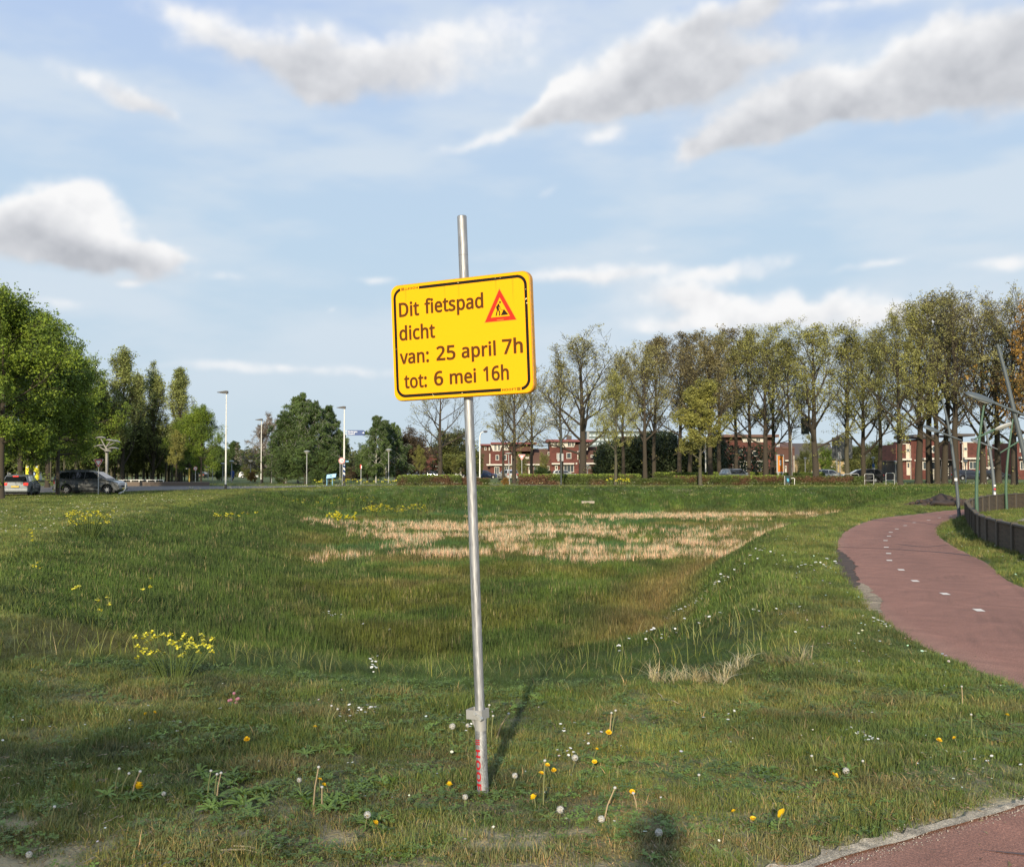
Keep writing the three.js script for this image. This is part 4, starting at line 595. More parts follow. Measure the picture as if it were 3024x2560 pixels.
hookLamp(1657, 1238, 92, -1, 'slim dark lamp post standing in front of the clipped hedge', std([0.05, 0.06, 0.06], 0.5), M_GREYP, 0.55, 0.55);
hookLamp(2084, 1243, 116, -1, 'white pole with a curved tip and a blue plate behind the hedge', M_PAINTW, M_PAINTW, 0.12, 0.3);
{ const c = atS(2080, 1330, 115.8), s = thing('blue_plate_sign', 'small blue and white plate on the white pole behind the hedge', 'sign', [c.x, c.y, -115.8]); part('plate', [rbx(0.16, 0.5, 0.03, 0.01)], M_BLUE, s); part('white_half', [bx(0.08, 0.4, 0.01, 0.03, 0, 0.02)], M_SWHITE, s); }
{ const D = 103, p = onGround(1503, D), h = atS(1503, 1338, D).y - p.y, t = thing('tilted_lamp', 'leaning grey lamp with a flat white head between the oaks and the white car', 'street lamp', p, 0); part('pole', [bar(new V3(0.06, 0, 0), new V3(-0.04, h - 0.08, 0), 0.055, 0.045)], M_GREYP, t); part('lamp_head', [new THREE.LatheGeometry([[0.04, -0.12], [0.2, -0.06], [0.36, 0.03], [0.3, 0.07], [0.001, 0.09]].map(([x, y]) => new THREE.Vector2(x, y)), 18).translate(-0.04, h, 0)], std([0.5, 0.5, 0.5], 0.5), t); }
{ // grey cabinets on the dark post
  const c = atS(1655, 1350, 91.9), t = thing('sign_back_pair', 'pair of grey sign backs on the slim dark lamp post', 'sign', [c.x, c.y, -91.95]); part('plate', [rbx(0.17, 0.62, 0.03, 0.01, -0.17, 0, 0.1)], M_GREYP, t); part('plate', [rbx(0.17, 0.62, 0.03, 0.01, 0.17, 0.02, 0.1)], M_GREYP, t);
}
{ // traffic signal seen from behind
  const D = 100, p = onGround(2337, D), t = thing('traffic_signal', 'traffic signal seen from behind, hanging on a dark arm from its grey mast', 'traffic light', p), y = (s) => atS(2337, s, D).y - p.y, x = (s) => xAt(s, D) - p.x;
  part('mast', [cyl(0.10, 0.08, y(1250), 0, 0, 0, 14)], M_GALV, t); part('arm', [bar(new V3(0, y(1263), 0), new V3(x(2372), y(1258), 0), 0.05, 0.05)], M_BLACK, t);
  const hd = part('backboard', [rbx(x(2391) - x(2367), y(1232) - y(1281), 0.06, 0.03, (x(2391) + x(2367)) / 2, (y(1232) + y(1281)) / 2, 0)], std([0.05, 0.06, 0.055], 0.6), t);
  part('signal_body', [rbx(0.24, 1.1, 0.2, 0.03, (x(2391) + x(2367)) / 2 - 0.15, (y(1232) + y(1281)) / 2, 0.13)], std([0.11, 0.12, 0.085], 0.6), hd);
}
{ // back of a large road sign
  const D = 110, p = onGround(2477, D), t = thing('road_sign_back', 'grey ribbed back of a large road sign on two posts behind the hedge', 'sign', p), y = (s) => atS(2477, s, D).y - p.y, x = (s) => xAt(s, D) - p.x, M = std([0.17, 0.18, 0.19], 0.55, 0.2), w = x(2518) - x(2458), h = y(1290) - y(1353);
  part('panel', [rbx(w, h, 0.05, 0.02, (x(2518) + x(2458)) / 2, (y(1290) + y(1353)) / 2, -0.03)], M, t);
  for (let k = 0; k < 14; k++) part('rib', [bx(w - 0.06, 0.035, 0.03, (x(2518) + x(2458)) / 2, y(1353) + h * (k + 0.5) / 14, 0.012)], std([0.22, 0.23, 0.24], 0.55, 0.2), t);
  for (const s of [2471, 2480]) part('post', [cyl(0.05, 0.05, y(1285), x(s), 0, 0.09, 10)], M_GREYP, t);
  const cb = part('control_box', [rbx(0.38, 0.66, 0.22, 0.02, x(2477), y(1344), 0.22)], M_STEEL, t); part('door', [bx(0.07, 0.52, 0.01, x(2477) + 0.04, y(1344), 0.336)], std([0.16, 0.1, 0.09], 0.7), cb);
}
{ // orange poster column
  const D = 104, p = onGround(2304, D), t = thing('poster_case', 'grey poster case with an orange poster behind the hedge', 'billboard', p, 0.18), y = (s) => atS(2304, s, D).y - p.y, h = y(1341) - y(1396), yc = (y(1341) + y(1396)) / 2;
  part('case', [rbx(0.74, h, 0.16, 0.03, 0, yc, 0)], M_STEEL, t); part('leg', [bx(0.12, y(1396), 0.1, -0.22, y(1396) / 2, 0)], M_GREYP, t); part('leg', [bx(0.12, y(1396), 0.1, 0.22, y(1396) / 2, 0)], M_GREYP, t);
  const map = canvasMap(192, 480, (c) => { c.fillStyle = '#d9821f'; c.fillRect(0, 0, 192, 480); c.fillStyle = '#f2b64a'; c.beginPath(); c.arc(96, 40, 14, 0, 7); c.fill(); c.fillStyle = '#3a2a20'; c.beginPath(); c.ellipse(96, 112, 34, 24, 0, 0, 7); c.fill(); c.fillStyle = '#d7dde2'; c.fillRect(64, 140, 64, 130); c.beginPath(); c.arc(96, 268, 30, 0, 7); c.fill(); c.fillStyle = '#8a97a4'; for (let k = 0; k < 3; k++) c.fillRect(66, 160 + k * 34, 60, 10); c.strokeStyle = '#5a2a12'; c.lineWidth = 9; c.beginPath(); c.moveTo(74, 330); c.lineTo(118, 330); c.moveTo(88, 316); c.lineTo(104, 350); c.stroke(); c.fillStyle = '#c2401a'; c.fillRect(70, 372, 52, 60); c.fillStyle = '#e06a1a'; c.fillRect(0, 440, 192, 40); });
  const f = printed('poster', 0.52, h * 0.86, map, t, 0.084); f.position.y = yc + 0.02;
}
{ // litter bin
  const D = 93, p = onGround(2325, D), t = thing('litter_bin', 'dark green litter bin with a turquoise picture at the hedge', 'bin', p), M = std([0.015, 0.045, 0.045], 0.5); part('body', [rbx(0.36, 0.56, 0.34, 0.03, 0, 0.47, 0)], M, t); part('hood', [rbx(0.38, 0.10, 0.36, 0.03, 0, 0.80, 0)], M, t); part('post', [bx(0.05, 0.85, 0.05, -0.23, 0.42, 0.02)], M_GALV, t); part('post', [bx(0.04, 0.2, 0.04, 0.14, 0.1, 0.02)], M_GALV, t);
  const map = canvasMap(128, 160, (c) => { c.fillStyle = '#07282c'; c.fillRect(0, 0, 128, 160); c.fillStyle = '#1f8fb0'; c.beginPath(); c.moveTo(20, 36); c.lineTo(70, 22); c.lineTo(112, 60); c.lineTo(98, 132); c.lineTo(40, 120); c.fill(); c.fillStyle = '#7ccbd8'; c.fillRect(50, 60, 34, 30); }); printed('picture', 0.3, 0.46, map, t, 0.176).position.y = 0.48;
  const q = onGround(2343, 94), s = thing('bent_hoop', 'small bent white hoop beside the litter bin', 'barrier', q); part('hoop', new Geo().tube([new V3(-0.2, 0.62, 0), new V3(0.05, 0.66, 0), new V3(0.1, 0.58, 0), new V3(0.08, 0, 0)], [0.03, 0.03, 0.03, 0.03], 8).build(), M_PAINTW, s); part('foot', [cyl(0.05, 0.05, 0.1, 0.08, 0, 0)], M_PAINTW, s);
}
// hoop barriers on the lawn
for (const [a, b, top, D, label] of [[2491, 2513, 1398, 98, 'silver hoop barrier at the right end of the hedge, before the dark car bonnet'], [2512, 2536, 1398, 97, 'silver hoop barrier at the hedge end, under the dark car door'], [2553, 2580, 1398, 97, 'silver hoop barrier under the tail of the dark car'], [2616, 2641, 1395.5, 98, 'silver hoop barrier standing free beside the stout oak']]) {
  const p = onGround((a + b) / 2, D), w = xAt(b, D) - xAt(a, D), h = atS(a, top, D).y - p.y, t = thing('hoop_barrier', label, 'barrier', p, 0, 'silver hoop barriers on the lawn'), r = 0.028;
  part('hoop', new Geo().tube([new V3(-w / 2, -0.05, 0), new V3(-w / 2, h - 0.12, 0), new V3(-w / 2 + 0.04, h - 0.03, 0), new V3(-w / 2 + 0.12, h, 0), new V3(w / 2 - 0.12, h, 0), new V3(w / 2 - 0.04, h - 0.03, 0), new V3(w / 2, h - 0.12, 0), new V3(w / 2, -0.05, 0)], Array(8).fill(r), 8).build(), M_STEEL, t); part('cross_rail', [bar(new V3(-w / 2, h * 0.42, 0), new V3(w / 2, h * 0.42, 0), r * 0.8)], M_STEEL, t);
}
{ // dark shed and orange banner right of the dark car
  const D = 150, a = onGround(2607, D), b = onGround(2650, D), t = thing('dark_shed', 'dark flat-roofed shed between the dark car and the stout oak', 'shed', [(a.x + b.x) / 2, a.y, -D]), w = b.x - a.x, h = atS(2607, 1362, D).y - a.y;
  part('wall', [bx(w, h, 3, 0, h / 2, 0)], std([0.05, 0.045, 0.04], 0.9), t); part('roof', [bx(w + 0.2, 0.15, 3.3, 0, h + 0.07, 0)], std([0.06, 0.055, 0.05], 0.9), t);
  const c = onGround(2597, 140), s = thing('banner_stand', 'orange and white upright banner beside the dark shed', 'banner', c), y = (v) => atS(2597, v, 140).y - c.y;
  part('banner', [rbx(0.42, y(1364) - y(1388), 0.08, 0.03, 0, (y(1364) + y(1388)) / 2, 0)], std([0.6, 0.12, 0.04], 0.6), s); part('white_panel', [bx(0.26, (y(1364) - y(1388)) * 0.6, 0.02, 0.05, (y(1366) + y(1388)) / 2, 0.05)], std([0.5, 0.6, 0.68], 0.6), s); part('foot', [rbx(0.6, y(1388), 0.4, 0.08, -0.04, y(1388) / 2, 0)], std([0.55, 0.1, 0.03], 0.6), s);
}
{ // concrete outlet in the far bank
  const D = 84.6, a = atS(1717, 1478, D), b = atS(1755, 1499, D), w = b.x - a.x, h = a.y - b.y, t = thing('concrete_outlet', 'pale concrete drain outlet in the far grass bank', 'drain', [(a.x + b.x) / 2, b.y, -D]), M = std([0.40, 0.35, 0.28], 0.9);
  const s = new THREE.Shape(); s.moveTo(-w / 2 + 0.25, -0.25); s.lineTo(w / 2, -0.25); s.lineTo(w / 2, h * 0.66); s.lineTo(-w / 2 + 0.1, h * 0.66); s.closePath(); const hole = new THREE.Path(); hole.absarc(0.06, -0.02, h * 0.42, 0, 2 * Math.PI, true); s.holes.push(hole);
  part('headwall', new THREE.ExtrudeGeometry(s, { depth: 0.2, bevelEnabled: true, bevelSize: 0.02, bevelThickness: 0.02, bevelSegments: 1 }), M, t); part('cap_slab', [rbx(w, h * 0.3, 0.7, 0.02, 0, h * 0.84, 0)], M, t); part('pipe', new THREE.CylinderGeometry(h * 0.42, h * 0.42, 0.5, 20, 1, true).rotateX(1.57).translate(0.06, -0.02, -0.2), std([0.1, 0.09, 0.08], 0.95, 0, { side: THREE.DoubleSide }), t);
}
// ---------------------------------------------------------------- low dark fence round the court
{
  const M = new THREE.MeshStandardMaterial({ map: (() => { const t = noiseMap(256, (u, v) => { const k = 0.8 + 0.5 * (tile(u, v, 5, 4) - 0.5) + 0.3 * (n3(u * 160, v * 8, 2) - 0.5); return [92 * k, 78 * k, 60 * k]; }, 1); t.colorSpace = THREE.SRGBColorSpace; return t; })(), roughness: 0.85 }), MC = std([0.085, 0.072, 0.055], 0.8);
  const line = new THREE.CatmullRomCurve3(FENCE.map(([x, d]) => new V3(x, 0, -d)), false, 'centripetal').getSpacedPoints(31), t = thing('board_fence', 'low curved dark brown board fence around the court beside the cycle path', 'fence', [line[0].x, 0, line[0].z]), o = line[0].clone(), h = 0.58, hAt = (k) => 0.56 + 0.10 * smoothstep(k, 12, 20);
  line.forEach((p, k) => {
    const q = p.clone().sub(o); const n = line[Math.min(k + 1, 31)].clone().sub(line[Math.max(k - 1, 0)]), yaw = Math.atan2(-n.z, n.x), hh = hAt(k);
    part('post', [rbx(0.13, hh + 0.13, 0.13, 0.012).rotateY(yaw).translate(q.x, (hh + 0.08) / 2, q.z)], MC, t);
    if (k === 31) return;
    const e = line[k + 1].clone().sub(o), len = q.distanceTo(e) - 0.115, yw = Math.atan2(-(e.z - q.z), e.x - q.x), mx = (q.x + e.x) / 2, mz = (q.z + e.z) / 2;
    for (let b = 0; b < 3; b++) { const bh = hh / 3 - 0.004; part('board', [bx(len, bh, 0.032 + 0.004 * (b % 2)).rotateY(yw).translate(mx, 0.03 + hh / 3 * (b + 0.5), mz)], M, t); }
    part('cap_rail', [rbx(len, 0.045, 0.10, 0.008).rotateY(yw).translate(mx, hh + 0.055, mz)], MC, t);
  });
}
// ---------------------------------------------------------------- leaning lamps beside the path
function leanLamp(D, mast, head, tail, mat, headMat, label, r0 = 0.085) {
  r0 *= 0.78;
  const P = mast.map(([x, y]) => at(x, y, D)), b = P[0].clone(); b.y = 0; const t = thing('leaning_lamp', label, 'street lamp', b, 0, undefined), L = (v) => v.clone().sub(b);
  const c = new THREE.CatmullRomCurve3([b, ...P.slice(1)].map(L)).getPoints(24); part('mast', new Geo().tube(c, c.map((_, k) => lerp(r0, r0 * 0.5, k / 24)), 14).build(), mat, t); part('foot_plate', [cyl(r0 * 1.5, r0 * 1.4, 0.05, 0, 0, 0, 16)], mat, t);
  const h0 = L(at(head[0], head[1], D)), h1 = L(at(head[2], head[3], D)), e = L(at(tail[0], tail[1], D)); h0.z += 0.09; h1.z += 0.09; e.z += 0.09;
  part('arm', new Geo().tube([h1.clone().lerp(h0, 0.15), h1, h1.clone().lerp(e, 0.5), e], [0.03, 0.036, 0.033, 0.026], 10).build(), mat, t);
  const len = h0.distanceTo(h1), g = new THREE.SphereGeometry(1, 28, 16), q = g.attributes.position; for (let k = 0; k < q.count; k++) { const x = q.getX(k), y = q.getY(k), z = q.getZ(k), w = Math.pow(Math.max(0.02, 1 - x * x), -0.12) * (1 - 0.12 * x); q.setXYZ(k, x * len / 2, y * (y > 0 ? 0.085 : 0.045) * w, z * 0.15 * w); } g.computeVertexNormals();
  const dir = h1.clone().sub(h0).normalize(); g.rotateX(0.5); g.applyQuaternion(new THREE.Quaternion().setFromUnitVectors(new V3(1, 0, 0), dir)); g.translate((h0.x + h1.x) / 2, (h0.y + h1.y) / 2, (h0.z + h1.z) / 2);
  const hd = part('lamp_head', g, headMat, t); const lg = new THREE.SphereGeometry(1, 18, 8); lg.scale(len * 0.36, 0.02, 0.1); lg.rotateX(0.5); lg.applyQuaternion(new THREE.Quaternion().setFromUnitVectors(new V3(1, 0, 0), dir)); part('lens', lg.translate((h0.x + h1.x) / 2, (h0.y + h1.y) / 2 - 0.045, (h0.z + h1.z) / 2 + 0.02), std([0.5, 0.5, 0.48], 0.3), hd);
  return { t, L, b };
}
const M_HEADW = std([0.42, 0.43, 0.42], 0.45, 0.1), M_LAMPG2 = std([0.14, 0.16, 0.17], 0.5, 0.1);
leanLamp(27, [[1036, 540], [1033, 505], [1025, 458], [1015, 415], [1005, 372], [997.4, 344]], [963.7, 393, 993.5, 403], [1030, 418], M_LAMPG, M_LAMPG, 'nearest leaning dark grey lamp post at the right edge, leaf-shaped head', 0.10);
{ const { t, L } = leanLamp(41, [[959.3, 516], [956, 479], [949.8, 433.5], [945.5, 412], [942, 398.6]], [921.8, 426, 938.6, 431.8], [960.5, 439.9], M_LAMPG, M_LAMPG, 'leaning grey lamp post at the end of the board fence, nearest the cycle path'); const s = L(at(955.2, 479, 41)); part('sticker', [bx(0.10, 0.10, 0.012, s.x - 0.01, s.y, s.z + 0.085)], M_SWHITE, t); }
leanLamp(37, [[977, 517], [976.5, 490], [978, 455], [981, 425], [984, 405]], [1010.4, 423, 993, 429.3], [973.6, 438.6], M_LAMPGREEN, M_HEADW, 'bright green leaning lamp post with a pale head behind the board fence');
{ const { t, L } = leanLamp(47, [[994.8, 506], [993.5, 480], [990.5, 455], [987, 435], [984, 420]], [969.8, 439.3, 980.5, 442.4], [996.7, 448.9], M_LAMPG2, M_LAMPG2, 'grey leaning lamp post with small stickers, between the two green ones', 0.10); for (const [y, m] of [[485, M_SWHITE], [488.5, M_SRED], [493, M_SWHITE]]) { const s = L(at(993.8, y, 47)); part('sticker', [bx(0.09, y === 493 ? 0.13 : 0.07, 0.012, s.x, s.y, s.z + 0.10)], m, t); } }
leanLamp(48, [[1006.6, 505], [1006, 485], [1008, 455], [1011, 432], [1012.8, 418.6]], [1034, 433, 1018.5, 440.5], [999.2, 452.4], M_LAMPGREEN, M_HEADW, 'further green leaning lamp post, right of the grey one with stickers', 0.085);

// ---------------------------------------------------------------- brick houses, by their edges in the photograph at their real distance
const brickMap = noiseMap(256, (u, v) => { const row = Math.floor(v * 32), k = 0.86 + 0.22 * (n3(Math.floor(u * 16 + (row % 2) * 0.5) * 1.7, row * 1.3, 2) - 0.5) + 0.3 * (tile(u, v, 5, 3) - 0.5); return [112 * k, 66 * k, 58 * k]; }, 0.5); brickMap.colorSpace = THREE.SRGBColorSpace;
const M_BRICK = new THREE.MeshStandardMaterial({ map: brickMap, roughness: 0.9 }), M_BRICK2 = std([0.105, 0.052, 0.04], 0.9), M_TILE = std([0.135, 0.075, 0.058], 0.85), M_DARKTILE = std([0.085, 0.075, 0.075], 0.85), M_REDROOF = std([0.16, 0.03, 0.034], 0.6), M_CREAM = std([0.60, 0.56, 0.46], 0.6), M_TRIM = std([0.56, 0.53, 0.47], 0.6), M_DARK = std([0.035, 0.03, 0.03], 0.8), M_PANE = std([0.06, 0.075, 0.085], 0.12), M_PANEL = std([0.62, 0.52, 0.42], 0.65);
function building(name, label, category, D, sx, y0 = null) {
  const p = onGround(sx, D), t = thing(name, label, category, p), X = (s) => xAt(s, D) - p.x, Y = (s) => atS(sx, s, D).y - p.y;
  const o = { t, X, Y, D };
  o.box = (n, x0, y0_, x1, y1, z, depth, m, parent = t) => { const w = X(x1) - X(x0), lo = y1 === 0 ? -0.3 : Y(y1), hi = Y(y0_); return part(n, [bx(w, hi - lo, depth, (X(x0) + X(x1)) / 2, (hi + lo) / 2, z - depth / 2)], m, parent); };
  o.window = (x0, ya, x1, yb, z, bars = 1, fw = 0.11, parent = t) => {
    const w = X(x1) - X(x0), lo = Y(yb), hi = Y(ya), cx = (X(x0) + X(x1)) / 2, cy = (lo + hi) / 2, h = hi - lo, g = [bx(w, fw, 0.1, cx, hi - fw / 2, z + 0.03), bx(w + 0.08, fw, 0.16, cx, lo + fw / 2, z + 0.04), bx(fw, h - 2 * fw, 0.1, cx - w / 2 + fw / 2, cy, z + 0.03), bx(fw, h - 2 * fw, 0.1, cx + w / 2 - fw / 2, cy, z + 0.03)];
    for (let k = 1; k < bars; k++) g.push(bx(fw * 0.7, h - 2 * fw, 0.09, cx - w / 2 + w * k / bars, cy, z + 0.03));
    const f = part('window', g, M_TRIM, parent); part('pane', [bx(w - 2 * fw + 0.02, h - 2 * fw + 0.02, 0.02, cx, cy, z + 0.012)], M_PANE, f); return f;
  };
  o.door = (x0, ya, x1, yb, z, m = M_CREAM) => { const d = o.box('door', x0, ya, x1, yb, z + 0.06, 0.06, m); const w = X(x1) - X(x0), h = Y(ya) - Y(yb); part('pane', [bx(w * 0.5, h * 0.34, 0.02, (X(x0) + X(x1)) / 2, Y(yb) + h * 0.72, z + 0.071)], M_PANE, d); part('handle', [bx(0.05, 0.14, 0.05, X(x1) - w * 0.14, Y(yb) + h * 0.45, z + 0.085)], M_STEEL, d); return d; };
  o.slope = (n, x0, ya, x1, yb, z, back, m, thick = 0.18, parent = t) => { const w = X(x1) - X(x0), lo = Y(yb), hi = Y(ya), g = flatShape([[0, lo], [thick * 0.4, lo - thick], [-back, hi - thick], [-back, hi]].map(([a, b]) => [a, b]), w); g.rotateY(Math.PI / 2); g.translate(X(x0), 0, z); const q = g.attributes.position; for (let k = 0; k < q.count; k++) q.setZ(k, 2 * z - q.getZ(k)); const idx = []; const gi = g.index ? g : null; g.computeVertexNormals(); return part(n, g, m, parent); };
  return o;
}
function slopedRoof(o, n, x0, ya, x1, yb, z, back, m, parent = o.t) { // a pitched slab rising away from the viewer
  const a = o.X(x0), b = o.X(x1), lo = o.Y(yb), hi = o.Y(ya), g = new Geo(), th = 0.2;
  const v = [[a, lo, z], [b, lo, z], [b, hi, z - back], [a, hi, z - back], [a, lo - th, z], [b, lo - th, z], [b, hi - th, z - back], [a, hi - th, z - back]].map((p) => g.v(...p));
  g.face(v[0], v[1], v[2], v[3]); g.face(v[7], v[6], v[5], v[4]); g.face(v[4], v[5], v[1], v[0]); g.face(v[5], v[6], v[2], v[1]); g.face(v[6], v[7], v[3], v[2]); g.face(v[7], v[4], v[0], v[3]);
  return part(n, g.build(false), m, parent);
}
function dormer(o, x0, ya, x1, yb, z, slant, wins) {                   // white attic strip whose ends lean outward
  const a = o.X(x0), b = o.X(x1), lo = o.Y(yb), hi = o.Y(ya), s = o.X(x0 + slant) - a;
  const d = part('dormer', flatShape([[a + s, lo], [b - s, lo], [b, hi], [a, hi]], 0.5).translate(0, 0, z - 0.5), M_TRIM, o.t);
  for (const [u0, u1] of wins) o.window(u0, ya + 1.2, u1, yb - 1.6, z, 2, 0.09);
  return d;
}
function lowHouse() {
  let o = building('terraced_house', 'red brick house with a red roof plate, mostly hidden left of the notice pole', 'house', 235, 1265);
  o.box('wall', 1203, 1334, 1330, 0, 0, 8, M_BRICK); o.box('roof', 1205, 1321, 1244, 1327, 0.9, 8, M_REDROOF); o.box('roof_edge', 1217, 1318.6, 1242, 1320.8, 1.0, 0.3, M_TRIM); dormer(o, 1211, 1327.2, 1233, 1339, 0.35, 9, [[1217, 1227]]);
  slopedRoof(o, 'tile_roof', 1244, 1318, 1330, 1345, 0.4, 5, M_TILE); o.box('canopy', 1280, 1373, 1328, 1376.6, 1.1, 1.1, M_TRIM); o.box('pillar', 1315, 1377, 1325, 0, 0.6, 0.6, M_BRICK); o.box('downpipe', 1324.6, 1343, 1326.6, 0, 0.75, 0.14, M_TRIM); o.box('chimney', 1367, 1300, 1375, 1345, -1, 1.2, M_DARKTILE); o.window(1290, 1383, 1302, 1396, 0.01, 2); o.window(1311, 1354, 1314, 1366, 0.01, 1);
  o.box('lower_wall', 1330, 1376, 1376, 0, -1, 6, M_BRICK2); o.door(1357, 1380, 1362, 1402, -0.99, M_TRIM); slopedRoof(o, 'lower_roof', 1330, 1346, 1378, 1376, -0.6, 4, M_TILE); o.window(1338, 1384, 1350, 1396, -0.99, 2); o.box('gable_wall', 1367, 1345, 1376, 1376, -1.2, 5, M_DARKTILE);
}
lowHouse();
function houseA() {
  const o = building('terraced_house', 'red brick house with white attic windows, between the notice pole and the give-way sign', 'house', 235, 1500), Z = 0;
  o.box('side_wall', 1420, 1312, 1447.8, 0, -1.5, 8, M_BRICK2); o.box('wall', 1448, 1331, 1513, 0, Z, 9, M_BRICK); o.box('attic_wall', 1450, 1310.6, 1573, 1330.9, -0.7, 7, M_BRICK2); o.box('roof', 1449, 1305, 1585, 1310.4, 0.9, 9, M_REDROOF); o.box('side_roof', 1418, 1309.5, 1448.9, 1314.6, -0.4, 8, M_REDROOF);
  dormer(o, 1448, 1311, 1484, 1331, 0.02, 8, [[1459, 1467], [1470, 1478]]); dormer(o, 1486.5, 1311, 1504, 1329, -0.2, 3, [[1491, 1499]]);
  o.window(1463.7, 1342, 1473.7, 1358, Z); o.window(1487.5, 1341, 1496, 1357.5, Z); o.window(1430, 1317.5, 1436, 1328, -1.49); o.window(1443, 1318, 1446.5, 1328, -1.49);
  o.box('stair_panel', 1444.5, 1338, 1447.7, 1369, -1.3, 0.2, M_TRIM); o.box('downpipe', 1509.5, 1343, 1511.5, 1369, 0.14, 0.14, M_TRIM); o.box('canopy', 1437, 1369, 1513, 1373.4, 1.0, 1.0, M_TRIM);
  o.window(1460, 1377, 1474.5, 1400, Z, 2); o.window(1489, 1376, 1502, 1400, Z, 2); o.box('downpipe', 1508.5, 1376, 1510, 0, 0.14, 0.12, M_TRIM);
  o.box('lower_wall', 1513.3, 1367, 1622, 0, -1.2, 7, M_BRICK2); slopedRoof(o, 'tile_roof', 1513.2, 1322, 1622, 1368, -0.8, 5, M_TILE); o.box('canopy', 1549, 1368.5, 1611, 1372.6, -0.1, 1.0, M_TRIM); o.door(1561, 1374, 1569.5, 1402, -1.19, M_CREAM); o.box('downpipe', 1551.5, 1376, 1553, 0, -1.0, 0.14, M_TRIM); o.window(1577, 1376, 1588, 1392, -1.19, 1, 0.05); o.window(1592, 1376, 1604, 1392, -1.19, 1, 0.05); o.box('house_sign', 1550.5, 1347, 1562, 1354, -0.4, 0.1, M_TRIM);
  o.box('attic_trim', 1570, 1311, 1573, 1322, -0.6, 0.12, M_TRIM);
}
houseA();
function houseB() {
  const o = building('terraced_house', 'red brick house with the widest white attic strip, left of the grey office block', 'house', 235, 1665), Z = 0;
  o.box('wall', 1623, 1319, 1709, 0, Z, 9, M_BRICK); o.box('attic_wall', 1622, 1304.2, 1740, 1318.9, -0.8, 7, M_BRICK2); o.box('roof', 1613, 1297, 1757, 1303.8, 1.0, 9, M_REDROOF); dormer(o, 1625, 1304, 1700, 1319, 0.03, 5, [[1639, 1646], [1647, 1654.5], [1676, 1687], [1687.5, 1696]]);
  o.window(1644, 1337, 1656, 1354, Z, 1); o.window(1673, 1335.5, 1687, 1353, Z, 1); o.box('canopy', 1629, 1366, 1695, 1370.4, 1.0, 1.0, M_TRIM); o.box('downpipe', 1705.2, 1330, 1707.4, 1356, 0.14, 0.14, M_TRIM); o.box('lamp_globe', 1700, 1365, 1704.5, 1369.6, 0.4, 0.3, M_TRIM);
  o.door(1639, 1373, 1647, 1397, Z, M_TRIM); o.window(1664.5, 1372, 1695, 1393, Z, 3); o.box('downpipe', 1710.5, 1357, 1712.6, 0, 0.2, 0.14, M_TRIM);
  o.box('stair_wall', 1616, 1333, 1622.8, 0, -0.6, 6, M_BRICK2); o.window(1617.5, 1333, 1624, 1344, -0.55, 1); o.door(1617, 1374, 1623.4, 1403, -0.55, M_TRIM); o.box('chimney', 1675, 1284, 1690, 1297, -2, 1.4, M_DARKTILE);
  o.box('lower_wall', 1709.2, 1365, 1793, 0, -1.2, 7, M_BRICK2); slopedRoof(o, 'tile_roof', 1728, 1316, 1793, 1366, -0.8, 5, M_BRICK2); o.box('canopy', 1728, 1365, 1792, 1369.5, -0.1, 1.0, M_TRIM); o.window(1745, 1341.8, 1759, 1349.6, -0.62, 1); o.box('attic_panel', 1709.2, 1304.4, 1735, 1329, -0.5, 0.3, M_DARKTILE); o.box('attic_trim', 1733.5, 1304, 1736, 1328, -0.4, 0.3, M_TRIM); o.window(1733, 1376, 1747, 1382, -1.19, 1, 0.06);
}
houseB();
